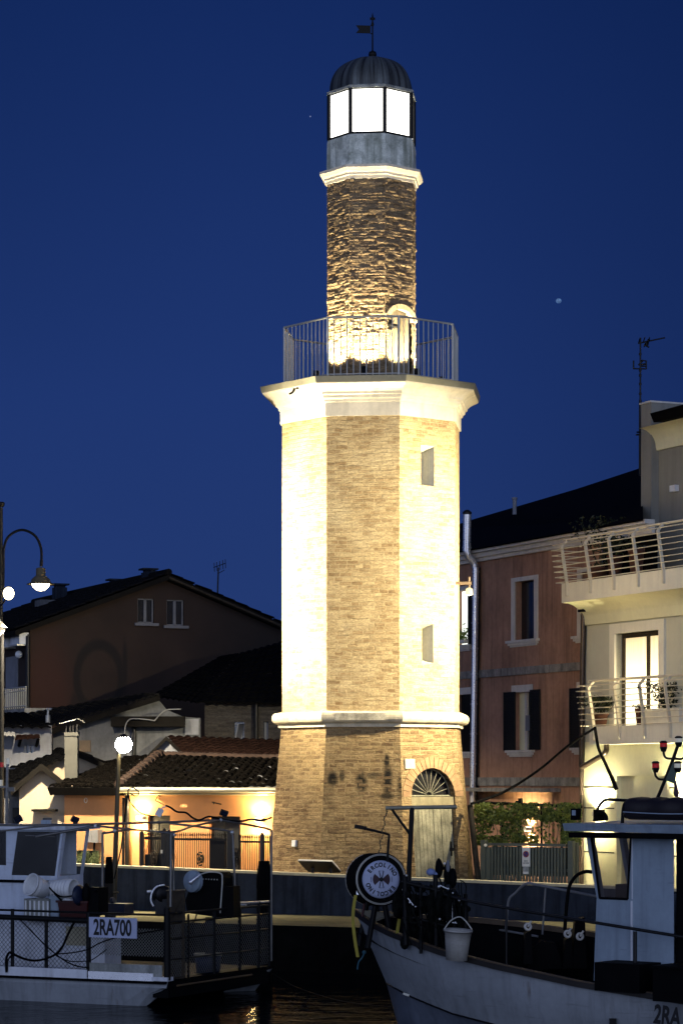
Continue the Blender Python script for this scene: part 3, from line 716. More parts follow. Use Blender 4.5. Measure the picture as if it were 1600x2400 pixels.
# mooring piles standing in the water at the quay edge
for (x0, x1, yt, Y, lab) in ((246, 266, 2008, 44.6, 'dark tarred mooring pile beside the lamp post'), (601, 637, 2018, 44.2, 'thick black mooring pile with a chamfered top near the lighthouse')):
    pl = thing('mooring_pile', lab, 'mooring pile', (((x0+x1)/2-CX)/F*Y, Y, -1.6), 'mooring piles')
    rr = (x1-x0)/2/F*Y; zt_ = P(0, yt, Y).z; c = Vector((((x0+x1)/2-CX)/F*Y, Y, 0))
    mb = MB(); mb.lathe(c, [(rr*1.02, -2), (rr, zt_-.9), (rr*.98, zt_-.45)], 12, sm=False); mb.build('shaft', M['pile_wood'] if x0 < 300 else M['pile'], pl)
    mb = MB(); mb.lathe(c, [(rr*1.03, zt_-.47), (rr*1.0, zt_-.28), (rr*.72, zt_-.02), (rr*.66, zt_), (0, zt_)], 12, sm=False); mb.build('cap', M['pile'], pl)

# ================================================================== LEFT: BIG BROWN HOUSE
HA = R(0); CY0 = 70.0; Cx0 = (70-CX)/F*CY0
d_ = Vector((-.4, .917, 0)); g_ = Vector((.917, .4, 0)); Cc = Vector((Cx0, CY0, 0))
AG = Fr((Cx0, CY0), (.917, .4)); AF = Fr((Cx0, CY0), (.4, -.917))
M['brown'] = None
m, nt, b = new_mat('brown stained render'); uv = nd(nt, 'UVMap').outputs['UV']; tc = nd(nt, 'TexCoord').outputs['Object']
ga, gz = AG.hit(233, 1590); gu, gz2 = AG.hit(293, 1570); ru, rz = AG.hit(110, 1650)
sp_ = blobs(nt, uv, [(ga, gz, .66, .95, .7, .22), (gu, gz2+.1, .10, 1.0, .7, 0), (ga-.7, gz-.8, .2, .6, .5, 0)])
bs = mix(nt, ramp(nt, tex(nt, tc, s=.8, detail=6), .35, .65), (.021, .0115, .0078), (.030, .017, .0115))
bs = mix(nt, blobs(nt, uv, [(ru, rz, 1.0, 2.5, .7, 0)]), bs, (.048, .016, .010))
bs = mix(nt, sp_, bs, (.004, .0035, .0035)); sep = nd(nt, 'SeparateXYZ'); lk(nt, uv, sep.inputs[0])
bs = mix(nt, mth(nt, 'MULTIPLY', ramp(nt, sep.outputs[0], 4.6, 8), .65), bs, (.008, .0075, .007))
lk(nt, bs, b.inputs['Base Color']); b.inputs['Roughness'].default_value = .95; bump(nt, b, tex(nt, tc, s=50, detail=3), .2, .01)
M['brown'] = m
eL = AG.hit(70, 1470)[1]; sA, zA = AG.hit(388, 1354); sR = 2*sA; L = 13.0
H1 = thing('brown_house', 'large dark brown gabled house with two attic windows, farthest on the left', 'house', (Cx0, CY0, -.8))
gw = []
for (x0, y0, x1, y1) in ((323, 1402, 361, 1460), (391, 1405, 431, 1466)):
    ua, za = AG.hit(x0, y0); ub, zb = AG.hit(x1, y1); gw.append((ua, ub, zb, za))
mb = MB()
# gable as strips so that the windows are real openings
us = sorted({0, sA, sR, *[q for h in gw for q in h[:2]]})
roofz = lambda u: eL+(zA-eL)*(u/sA if u <= sA else (sR-u)/sA)
for ua, ub in zip(us, us[1:]):
    h = [h for h in gw if h[0] <= ua+1e-4 and h[1] >= ub-1e-4]
    if h:
        h = h[0]
        mb.face([AG.W(ua, 0, -.8), AG.W(ub, 0, -.8), AG.W(ub, 0, h[2]), AG.W(ua, 0, h[2])], uv=[(ua, -.8), (ub, -.8), (ub, h[2]), (ua, h[2])])
        mb.face([AG.W(ua, 0, h[3]), AG.W(ub, 0, h[3]), AG.W(ub, 0, roofz(ub)), AG.W(ua, 0, roofz(ua))], uv=[(ua, h[3]), (ub, h[3]), (ub, roofz(ub)), (ua, roofz(ua))])
    else:
        mb.face([AG.W(ua, 0, -.8), AG.W(ub, 0, -.8), AG.W(ub, 0, roofz(ub)), AG.W(ua, 0, roofz(ua))], uv=[(ua, -.8), (ub, -.8), (ub, roofz(ub)), (ua, roofz(ua))])
# long facade on the left
fac = [AF.hit(14, 1539), AF.hit(41, 1655)]
mb.face([AF.W(-L, 0, -.8), AF.W(0, 0, -.8), AF.W(0, 0, eL), AF.W(-L, 0, eL)], uv=[(-L-20, -.8), (-20, -.8), (-20, eL), (-L-20, eL)])
mb.build('wall', M['brown'], H1)
for (a, b_, c, d) in gw:
    mb = MB()
    for q in ((a, a+.03, c, d), (b_-.04, b_, c, d), (a, b_, c, c+.03), (a, b_, d-.04, d), ((a+b_)/2-.04, (a+b_)/2+.04, c, d)): AG.box(mb, q[0], q[1], -.13, -.06, q[2], q[3])
    wn = mb.build('window', M['trim_dim'], H1)
    mb = MB(); AG.box(mb, a-.10, b_+.12, -.1, .09, c-.09, c-.01); mb.build('sill', M['trim_dim'], wn)
    mb = MB(); mb.face([AG.W(a, -.12, c), AG.W(b_, -.12, c), AG.W(b_, -.12, d), AG.W(a, -.12, d)]); mb.build('pane', M['glassblack'], wn)
ov = .30
def rp(u, back, dz=0): return AG.W(u, -back, (roofz(u) if 0 <= u <= sR else (eL+(zA-eL)/sA*(u if u < 0 else sR-u)))+dz)
mb = MB(); mb.tiles(rp(-.5, -ov, .10), rp(-.5, L, .10), rp(sA, L, .10), rp(sA, -ov, .10), tw=.24, th=.42, amp=.05)
mb.tiles(rp(sR+.5, L, .10), rp(sR+.5, -ov, .10), rp(sA, -ov, .10), rp(sA, L, .10), tw=.24, th=.42, amp=.05)
mb.tube([rp(sA, -ov, .14), rp(sA, L, .14)], .10, 8)
rf = mb.build('roof', M['tile_far'], H1)
mb = MB()
for u0, u1 in ((-.5, sA), (sR+.5, sA)):
    mb.hexa([rp(u0, -ov, -.08), rp(u1, -ov, -.08), rp(u1, L, -.08), rp(u0, L, -.08), rp(u0, -ov, .07), rp(u1, -ov, .07), rp(u1, L, .07), rp(u0, L, .07)])
mb.build('roof_boards', M['eave'], H1)
mb = MB(); mb.tube([rp(sA, -ov-.02, -.02), rp(sR+.5, -ov-.02, -.02)], .035, 6); mb.build('verge_flashing', M['rust'], H1)
# chimneys on the roof
def chimney(x0, x1, yb, yt, back, cap=True, m_='concrete_dark'):
    fr = Fr((Cx0-.4*back, CY0+.917*back), (.917, .4)); a, z0 = fr.hit(x0, yb); b_, _ = fr.hit(x1, yb); _, z1 = fr.hit(x0, yt); mb = MB()
    fr.box(mb, a, b_, -(b_-a), 0, z0-.6, z1-.12)
    if cap: fr.box(mb, a-.06, b_+.06, -(b_-a)-.06, .06, z1-.05, z1); fr.box(mb, a+.04, b_-.04, -(b_-a)+.05, -.05, z1-.12, z1-.05)
    return mb.build('chimney', M[m_], rf)
chimney(340, 366, 1357, 1331, 1.2); chimney(357, 372, 1357, 1338, 1.5); chimney(261, 285, 1372, 1356, 5.0); chimney(95, 138, 1425, 1396, 7.4, False, 'greywall'); chimney(131, 158, 1390, 1367, 8.2)
mb = MB(); mb.tube([AG.W(*(lambda h: (h[0], -.8, h[1]))(AG.hit(388, 1358, -.8))), AG.W(*(lambda h: (h[0], -.8, h[1]))(AG.hit(389, 1338, -.8)))], .03, 6); mb.build('vent_pipe', M['iron'], rf)
# facade details: air conditioners, shuttered balcony door, balcony, downpipe
for (x0, y0, x1, y1) in ((25, 1484, 46, 1512), (-4, 1488, 14, 1518)):
    mb = MB(); AF.pbox(mb, x0, y0, x1, y1, 0.05, .32); ac = mb.build('air_conditioner', M['boatwhite'], H1)
    mb = MB(); a, z0 = AF.hit(x0, y1, .3); b_, _ = AF.hit(x1, y1, .3); AF.box(mb, a, b_, 0, .36, z0-.05, z0-.01); mb.build('wall_bracket', M['rail'], ac)
mb = MB(); AF.pbox(mb, 14, 1539, 41, 1655, -.02, .03); dr_ = mb.build('roller_shutter', M['whitewall'], H1)
mb = MB(); a, z0 = AF.hit(2, 1664, .9); b_, _ = AF.hit(58, 1664, .9)
AF.box(mb, a, b_, 0, .9, z0-.16, z0); bal = mb.build('balcony', M['trim_dirty'], H1)
mb = MB(); z1 = AF.hit(30, 1613, .88)[1]
for i in range(13):
    u = a+(b_-a)*i/12; mb.tube([AF.W(u, .86, z0), AF.W(u, .86, z1)], .014, 4)
for z in (z0+.06, z1, z1-.1): mb.tube([AF.W(a, .86, z), AF.W(b_, .86, z)], .018, 5)
mb.build('railing', M['rail'], bal)
mb = MB(); mb.tube([AF.H(66, 1490, .08), AF.H(66, 1660, .08)], .06, 8); mb.tube([AG.W(-.05, .06, eL-.2), AG.W(-.05, .06, 2)], .05, 8); mb.build('downpipe', M['iron'], H1)
mb = MB(); mb.ball(AF.H(45, 1534, .15), .11, 6); mb.build('wall_globe', M['plastic'], H1)
# antenna behind the right slope
an = thing('television_antenna', 'thin television antenna on the right slope of the brown house roof', 'antenna', P(510, 1418, 73.2))
mb = MB(); mb.tube([P(509, 1425, 73.2), P(512, 1330, 73.2)], .022, 6); mb.build('mast', M['iron'], an)
mb = MB(); mb.tube([P(501, 1330, 73.0), P(529, 1320, 73.6)], .012, 5)
for x, y in ((502, 1328), (508, 1326), (515, 1324), (522, 1322), (528, 1320)): mb.tube([P(x, y-9, 73.2), P(x+1, y+12, 73.2)], .010, 4)
mb.tube([P(510, 1345, 73.2), P(526, 1336, 73.2)], .010, 4); mb.build('aerial', M['iron'], an)

# ================================================================== LEFT: BRICK HOUSE, GREY HOUSE, LOW HOUSES
# bare brick house with black roof
Yb = 65.0; BF = Fr((0, Yb), (1, .0))
H2 = thing('brick_house', 'low house of bare grey brick with a black roof behind the lighthouse', 'house', (BF.hit(560, 1740)[0], Yb, -.8))
u0, zb = BF.hit(480, 1780); u1, ztp = BF.hit(720, 1640); holes = []
for (x0, y0, x1, y1) in ((549, 1692, 573, 1733), (618, 1692, 629, 1736)):
    a, z1 = BF.hit(x0, y0); b_, z0 = BF.hit(x1, y1); holes.append((a, b_, z0, z1))
mb = MB(); BF.wall(mb, u0, u1, -.8, ztp, holes); mb.face([BF.W(u0, 0, -.8), BF.W(u0, -6, -.8), BF.W(u0, -6, ztp), BF.W(u0, 0, ztp)], uv=[(0, 0), (6, 0), (6, 4), (0, 4)]); mb.build('wall', M['brick_far'], H2)
for i, (a, b_, c, d) in enumerate(holes):
    mb = MB(); mb.face([BF.W(a, -.18, c), BF.W(b_, -.18, c), BF.W(b_, -.18, d), BF.W(a, -.18, d)]); wn = mb.build('window', M['glassblack'], H2)
    mb = MB()
    if i == 0:
        for j in range(5):
            t = a+(b_-a)*(.05+.12*j); mb.face([BF.W(t, -.1, c), BF.W(t+.05, -.1, c), BF.W(t+.14, -.1, d-.05), BF.W(t+.08, -.1, d-.05)])
    else: BF.box(mb, a+.01, b_-.01, -.14, -.1, c, d)
    mb.build('curtain', M['whitewall'], wn)
mb = MB(); mb.tube([BF.H(600, 1645, .1), BF.H(600, 1740, .1)], .06, 7); mb.build('downpipe', M['iron'], H2)
mb = MB(); e0, e1 = P(372, 1634, Yb-.4), P(730, 1652, Yb-.4); r0, r1 = P(560, 1533, Yb+4.5), P(740, 1484, Yb+4.5)
e00 = P(462, 1648, Yb-.4)
mb.tiles(e00, e1, r1, r0, tw=.24, th=.4); mb.tiles(P(352, 1633, Yb+1), e00, r0, P(520, 1540, Yb+5), tw=.24, th=.4); mb.build('roof', M['roofblack'], H2)
# patchy grey house with sloping roof edge
Yc = 63.0; CF = Fr((0, Yc), (1, 0))
H3 = thing('grey_house', 'old grey rendered house with a patchy wall and sloping roof edge behind the street lamp', 'house', (CF.hit(290, 1800)[0], Yc, -.8))
mb = MB()
pl = [(118, 1800), (472, 1800), (470, 1683), (430, 1680), (392, 1664), (372, 1640), (330, 1652), (124, 1714)]
mb.face([CF.W(CF.hit(x, y)[0], 0, CF.hit(x, y)[1] if y != 1800 else -.8) for x, y in pl]); mb.build('wall', M['greywall'], H3)
mb = MB(); A_ = [(60, 1728), (124, 1711), (330, 1648), (375, 1634)]
for (x0, y0), (x1, y1) in zip(A_, A_[1:]):
    mb.hexa([P(x0, y0+8, Yc-.35), P(x1, y1+8, Yc-.35), P(x1, y1+8, Yc+.5), P(x0, y0+8, Yc+.5), P(x0, y0-5, Yc-.35), P(x1, y1-5, Yc-.35), P(x1, y1-5, Yc+.5), P(x0, y0-5, Yc+.5)])
mb.build('verge', M['eave'], H3)
mb = MB(); mb.tiles(P(60, 1724, Yc-.3), P(375, 1629, Yc-.3), P(345, 1628, Yc+5), P(-60, 1690, Yc+5), tw=.22, th=.4); rf3 = mb.build('roof', M['tile_far'], H3)
mb = MB(); mb.tube([P(113, 1703, Yc+.5), P(113, 1676, Yc+.5)], .06, 8); mb.tube([P(113, 1677, Yc+.5), P(114, 1661, Yc+.5)], .03, 6); mb.tube([P(109, 1662, Yc+.5), P(121, 1662, Yc+.5)], .03, 6); mb.build('chimney', M['rail'], rf3)
mb = MB(); CF.pbox(mb, 260, 1679, 432, 1703, 0, .5); cn = mb.build('canopy', M['eave'], H3)
mb = MB(); CF.pbox(mb, 186, 1735, 213, 1762, 0, .05); mb.build('shutter', M['gold'], H3)
mb = MB(); CF.pbox(mb, 298, 1765, 310, 1800, 0, .05); mb.build('white_panel', M['whitewall'], H3); mb = MB(); CF.pbox(mb, 434, 1685, 466, 1722, 0.02, .06); mb.build('white_panel', M['whitewall'], H3)
mb = MB()
mb.tube(arc([P(293, 1722, Yc-.6), P(295, 1700, Yc-.6), P(305, 1686, Yc-.6), P(330, 1685, Yc-.6), P(362, 1689, Yc-.6)], 5), .017, 6)
mb.tube(arc([P(362, 1690, Yc-.6), P(374, 1676, Yc-.6), P(390, 1664, Yc-.6), P(424, 1662, Yc-.6)], 5), .017, 6); mb.build('conduit', M['greyplastic'], H3)
mb = MB(); mb.tube(arc([CF.H(311, 1704, .1), CF.H(315, 1712, .1), CF.H(315, 1730, .1), CF.H(312, 1800, .1)], 4), .05, 7); mb.build('downpipe', M['iron'], H3)
# whitewashed house far left
Yw = 62.0; W2 = Fr((0, Yw), (1, 0))
H4 = thing('white_house', 'small whitewashed house with a reddish door canopy at the left edge', 'house', (W2.hit(60, 1800)[0], Yw, -.8))
mb = MB(); a = W2.hit(-80, 1700)[0]; b_, z1 = W2.hit(122, 1700); h = []
q0 = W2.hit(57, 1748); q1 = W2.hit(81, 1764); h = [(q0[0], q1[0], q1[1], q0[1])]
W2.wall(mb, a, b_, -.8, z1, h); W2.box(mb, b_-.18, b_-.02, 0, .06, -.8, z1); mb.build('wall', M['whitewall'], H4)
mb = MB()
c_, d__ = h[0][2], h[0][3]
for q in ((h[0][0], h[0][0]+.05), (h[0][1]-.05, h[0][1]), ((h[0][0]+h[0][1])/2-.02, (h[0][0]+h[0][1])/2+.02)): W2.box(mb, q[0], q[1], -.12, -.06, c_, d__)
wn = mb.build('window', M['trim'], H4); mb = MB(); mb.face([W2.W(h[0][0], -.13, c_), W2.W(h[0][1], -.13, c_), W2.W(h[0][1], -.13, d__), W2.W(h[0][0], -.13, d__)]); mb.build('pane', M['glassblack'], wn)
mb = MB(); mb.tiles(W2.H(36, 1734, .75), W2.H(95, 1729, .75), W2.H(93, 1721, .05), W2.H(39, 1724, .05), tw=.14, th=.2, amp=.02); mb.build('canopy', M['tile_red'], H4)
for x in (45, 86): MB().tube([W2.H(x, 1748, .03), W2.H(x+4, 1733, .6)], .04, 4).build('canopy_bracket', M['eave'], H4)
mb = MB(); mb.tiles(W2.H(-70, 1722, .8), W2.H(36, 1725, .8), W2.H(36, 1717, .05), W2.H(-70, 1715, .05), tw=.1, th=.8, amp=.03); mb.build('corrugated_awning', M['rail'], H4)
mb = MB(); mb.tiles(P(-80, 1706, Yw-.4), P(120, 1706, Yw-.4), P(60, 1672, Yw+3.5), P(-80, 1672, Yw+3.5), tw=.22, th=.4); mb.build('roof', M['roofblack'], H4)
# low house behind the chimney with a white gable
Yg = 60.6; GF = Fr((0, Yg), (1, 0))
H5 = thing('gabled_shed', 'low dark roofed shed whose white gable shows behind the tall chimney', 'shed', (GF.hit(170, 1800)[0], Yg, -.8))
mb = MB(); mb.face([GF.H(20, 1832), GF.H(250, 1832), GF.H(250, 1794), GF.H(179, 1764), GF.H(20, 1828)]); mb.face([P(20, 1832, Yg), P(20, 1900, Yg), P(250, 1900, Yg), P(250, 1832, Yg)]); mb.build('wall', M['cream'], H5)
mb = MB(); mb.tiles(P(15, 1838, Yg-.3), P(179, 1767, Yg-.3), P(120, 1744, Yg+5), P(-80, 1768, Yg+5), tw=.24, th=.4)
mb.tiles(P(255, 1803, Yg-.3), P(262, 1790, Yg+4), P(165, 1755, Yg+4), P(179, 1764, Yg-.3), tw=.24, th=.4); mb.build('roof', M['roofblack'], H5)
mb = MB(); mb.hexa([P(177, 1772, Yg-.3), P(254, 1806, Yg-.3), P(254, 1806, Yg), P(177, 1772, Yg), P(179, 1759, Yg-.3), P(258, 1795, Yg-.3), P(258, 1795, Yg), P(179, 1759, Yg)]); mb.build('verge', M['eave'], H5)
# reddish roofed house behind
Yf = 60.5
H6 = thing('red_roofed_house', 'low house with a reddish tiled roof and small white gable beside the lighthouse', 'house', P(480, 1790, Yf+1))
mb = MB(); mb.face([P(345, 1780, Yf), P(434, 1780, Yf), P(434, 1774, Yf), P(390, 1733, Yf), P(345, 1774, Yf)]); mb.hexa([P(350, 1900, Yf+.1), P(720, 1900, Yf+.1), P(720, 1900, Yf+4), P(350, 1900, Yf+4), P(350, 1782, Yf+.1), P(720, 1782, Yf+.1), P(720, 1782, Yf+4), P(350, 1782, Yf+4)]); mb.build('wall', M['whitewall'], H6)
mb = MB(); mb.tiles(P(437, 1778, Yf-.2), P(720, 1782, Yf-.2), P(720, 1738, Yf+2.2), P(392, 1726, Yf+2.2), tw=.2, th=.3); mb.build('roof', M['tile_red'], H6)
mb = MB()
for x in (343, 437): mb.hexa([P(x, 1781, Yf-.2), P(390, 1735, Yf-.2), P(390, 1735, Yf+.1), P(x, 1781, Yf+.1), P(x, 1772, Yf-.2), P(390, 1725, Yf-.2), P(390, 1725, Yf+.1), P(x, 1772, Yf+.1)])
mb.build('verge', M['eave'], H6)
# ---- cream gable annex
Yd = 58.4; DF = Fr((0, Yd), (1, 0))
H7 = thing('cream_annex', 'narrow cream house front with a pointed gable and flat door canopy', 'house', (DF.hit(100, 1900)[0], Yd, -.8))
mb = MB(); a0 = DF.hit(46, 1850)[0]; a1 = DF.hit(154, 1850)[0]
mb.face([DF.W(a0, 0, -.8), DF.W(a1, 0, -.8), DF.H(154, 1843), DF.H(98, 1803), DF.H(46, 1850)]); mb.face([DF.W(a0, 0, -.8), DF.H(46, 1850), DF.W(a0, -3, DF.hit(46, 1850)[1]), DF.W(a0, -3, -.8)]); mb.build('wall', M['cream'], H7)
mb = MB()
for x, y in ((26, 1858), (160, 1848)):
    mb.hexa([P(x, y+6, Yd-.3), P(98, 1805, Yd-.3), P(98, 1805, Yd+3), P(x, y+6, Yd+3), P(x, y-10, Yd-.3), P(98, 1789, Yd-.3), P(98, 1789, Yd+3), P(x, y-10, Yd+3)])
mb.build('roof', M['eave'], H7)
mb = MB(); DF.pbox(mb, 74, 1897, 130, 1902, 0, .55); mb.build('canopy', M['eave'], H7)
mb = MB(); DF.pbox(mb, 101, 1917, 122, 1950, 0, .03); mb.build('window', M['glassblack'], H7)
# plain grey house front at the far left edge, below the shed
mb = MB(); G8 = Fr((0, 59.2), (1, 0)); G8.box(mb, G8.hit(-120, 1900)[0], G8.hit(46, 1900)[0], -3, 0, -.8, G8.hit(0, 1845)[1])
H8 = thing('grey_shed', 'plain grey rendered wall of a shed at the left edge below the dark roofs', 'shed', (G8.hit(0, 1900)[0], 59.2, -.8))
mb.build('wall', M['greywall'], H8); mb = MB(); G8.pbox(mb, 30, 1893, 45, 1960, 0, .03); mb.build('door', M['shutter'], H8)
mb = MB(); mb.hexa([P(-130, 1846, 58.9), P(52, 1846, 58.9), P(52, 1842, 62.3), P(-130, 1842, 62.3), P(-130, 1836, 58.9), P(40, 1836, 58.9), P(20, 1830, 62.3), P(-130, 1830, 62.3)]); mb.build('roof', M['roofblack'], H8)

# ---- salmon house: left face, lit right face, hip roof
EC = Vector(((306-CX)/F*57, 57, 0))
ER = Fr((EC.x, EC.y), ((655-CX)/F*55.6-EC.x, -1.4)); EL = Fr((EC.x, EC.y), (EC.x-(150-CX)/F*58.2, -1.2))
H9 = thing('salmon_house', 'long single storey salmon pink house with a mossy hipped tile roof', 'house', (EC.x, EC.y, -.8))
zE = ER.hit(306, 1849)[1]; uEnd = ER.hit(690, 1900)[0]; uL = EL.hit(153, 1850)[0]
doors = []
for x0, x1, yt in ((347, 399, 1911), (491, 563, 1913)):
    a, z1 = ER.hit(x0, yt); b_ = ER.hit(x1, yt)[0]; doors.append((a, b_, -.78, z1))
mb = MB(); ER.wall(mb, 0, uEnd, -.8, zE, doors, depth=.14); mb.build('front_wall', M['salmon'], H9)
mb = MB(); mb.face([EL.W(uL-.02, 0, -.8), EL.W(0, 0, -.8), EL.W(0, 0, zE), EL.W(uL-.02, 0, zE)]); mb.build('side_wall', M['salmon'], H9)
for (a, b_, c, d) in doors:
    mb = MB(); ER.box(mb, a, b_, -.16, -.12, c, d)
    n_ = 2
    for i in range(n_):
        p0 = a+(b_-a)*i/n_+.06; p1 = a+(b_-a)*(i+1)/n_-.06; ER.box(mb, p0, p1, -.12, -.10, c+.3, c+1.0); ER.box(mb, p0, p1, -.12, -.10, c+1.15, d-.12)
    dd = mb.build('door', M['shutter'], H9); mb = MB(); mb.ball(ER.W(b_-.12, -.08, c+1.05), .035, 6); mb.build('handle', M['rail'], dd)
    mb = MB()
    for q in ((a-.09, a, c, d+.09), (b_, b_+.09, c, d+.09), (a, b_, d, d+.09)): ER.box(mb, q[0], q[1], -.05, .025, q[2], q[3])
# roof planes
rA, rB = P(377, 1771, 60.2), P(720, 1781, 58.6)
eA = ER.W(-.10, .35, ER.hit(299, 1846, .35)[1]); eB = ER.W(uEnd, .35, eA.z); eC = EL.W(uL-.17, .35, eA.z); eA2 = EL.W(.05, .35, eA.z)
mb = MB(); mb.tiles(eA, eB, rB, rA, tw=.19, th=.30, amp=.05, step=.04, jit=.03); mb.tiles(eC, eA2, rA, P(300, 1776, 61.5), tw=.19, th=.30, amp=.05, step=.04, jit=.03)
mb.tiles(EL.W(uL-.5, -1.6, eA.z+.12), EL.W(uL-.17, .2, eA.z+.05), P(300, 1776, 61.5), P(200, 1796, 62), tw=.19, th=.3)
rf9 = mb.build('roof', M['tile'], H9)
M['hip'] = mat('terracotta hip tiles', (.035, .019, .013), .95, var=.6, scale=6, bmp=.5)
mb = MB(); N_ = 12
for i in range(N_):
    p, q = eA.lerp(rA, i/N_), eA.lerp(rA, (i+1.15)/N_); mb.tube([p+Vector((0, 0, .08)), q+Vector((0, 0, .05))], .12, 8, r1=.095)
N_ = 24
for i in range(N_):
    p, q = rA.lerp(rB, i/N_), rA.lerp(rB, (i+1.1)/N_); mb.tube([p+Vector((0, 0, .03)), q+Vector((0, 0, .02))], .085, 8, r1=.075)
mb.build('hip_tiles', M['hip'], rf9)
mb = MB(); mb.tube([eA+Vector((-.05, -.03, -.05)), eB+Vector((0, -.03, -.05))], .065, 8); mb.tube([eA+Vector((0, .10, -.13)), eB+Vector((0, .10, -.13))], .035, 6); mb.build('gutter', M['flash'], H9)
mb = MB(); mb.hexa([EL.W(uL-.17, .32, eA.z-.18), EL.W(.1, .32, eA.z-.18), EL.W(.1, .05, eA.z-.18), EL.W(uL-.17, .05, eA.z-.18), EL.W(uL-.17, .42, eA.z+.0), EL.W(.1, .42, eA.z+.0), EL.W(.1, .0, eA.z+.03), EL.W(uL-.17, .0, eA.z+.03)]); mb.build('eave_board', M['eave'], H9)
mb = MB(); mb.tube([ER.W(-.02, .12, zE-.1), ER.W(-.04, .1, -.8)], .05, 8); mb.tube([ER.W(-.12, .1, zE-.2), ER.W(-.14, .1, -.8)], .03, 6); mb.build('downpipe', M['iron'], H9)
mb = MB(); c = EL.H(201.5, 1876, .02); mb.tube([c+Vector((.035*math.cos(t*.7854), 0, .055*math.sin(t*.7854))) for t in range(9)], .010, 5); mb.build('wall_ring', M['trim'], H9)
mb = MB(); EL.pbox(mb, 201, 1946, 215, 1974, 0, .10); EL.pbox(mb, 215.5, 1945, 230, 1975, 0, .16); cab = mb.build('meter_cabinet', M['greyplastic'], H9)
mb = MB(); mb.tube(arc([EL.H(222, 1975, .08), EL.H(221, 1990, .08), EL.H(226, 2000, .08), EL.H(224, 2015, .08)], 4), .025, 6); mb.build('cable', M['rubber'], cab)
mb = MB(); mb.tube([ER.H(364, 1876, .03), ER.H(378, 1856, .03)], .012, 4); mb.tube([ER.H(364, 1876, .03), ER.H(384, 1886, .03)], .012, 4); mb.tube([ER.H(497, 1880, .03), ER.H(519, 1885, .03)], .014, 4); mb.tube([ER.H(501, 1879, .03), ER.H(501, 1885, .03)], .012, 4); mb.build('wall_hooks', M['rust'], H9)
# chimney
M['chim'] = mat('grey chimney render', (.07, .07, .062), .9, streak=.3); cY = 58.6; ch = thing('chimney_stack', 'tall grey chimney with a little pitched cap between the cream and salmon houses', 'chimney', P(166, 1822, cY))
mb = MB(); CH = Fr((0, cY), (1, 0)); CH.pbox(mb, 152, 1716, 182, 1840, -.3, 0); CH.pbox(mb, 151, 1716, 184, 1725, -.33, .03); mb.build('shaft', M['chim'], ch)
for x in (156, 165, 172, 181): mb = MB(); CH.pbox(mb, x-1.6, 1697.5, x+1.6, 1717, -.28, -.02); mb.build('cap_pillar', M['black'], ch)
mb = MB(); mb.face([P(139, 1695, cY-.15), P(179, 1684, cY-.15), P(183, 1683, cY+.45), P(147, 1693, cY+.45)]); mb.face([P(179, 1684, cY-.15), P(199, 1694, cY-.15), P(201, 1693, cY+.45), P(183, 1683, cY+.45)])
mb.hexa([P(139, 1697, cY-.15), P(179, 1687, cY-.15), P(179, 1687, cY+.4), P(139, 1697, cY+.4), P(139, 1695.3, cY-.14), P(179, 1684.3, cY-.14), P(179, 1684.3, cY+.4), P(139, 1695.3, cY+.4)])
mb.build('cap', M['lead'], ch)

# wall lamps with light thrown up and down
def sconce(fr, px, py, label, W=55, col_=(1, .74, .34), v=.12, group='up and down wall lamps', glow_w=8):
    u, z = fr.hit(px, py, v); hw = .09
    t = thing('wall_lamp', label, 'wall lamp', fr.W(u, 0, z-.06), group)
    mb = MB(); fr.box(mb, u-hw, u+hw, 0.005, v+.06, z-.045, z+.045); mb.build('housing', M['trim'], t)
    mb = MB(); fr.box(mb, u-hw+.02, u+hw-.02, .03, v+.03, z+.046, z+.052); fr.box(mb, u-hw+.02, u+hw-.02, .03, v+.03, z-.052, z-.046); mb.build('diffuser', M['sconceglow'], t)
    for s_ in (1, -1):
        light('wall_lamp_light', 'SPOT', fr.W(u, v+.02, z+s_*.07), W*(1 if s_ > 0 else .9), col_, .03, aim=fr.W(u, v-.05, z+s_*1.0), ang=150, blend=.6, parent=t)
        light('wall_lamp_glow', 'POINT', fr.W(u, v+.05, z+s_*.20), glow_w*(1 if s_ > 0 else .75), col_, .05, parent=t)
    return t
sconce(ER, 329, 1917, 'lit wall lamp on the salmon house between its corner downpipe and left door', 150, glow_w=60)
sconce(ER, 607, 1922, 'lit wall lamp on the salmon house nearest the lighthouse', 150, glow_w=60)

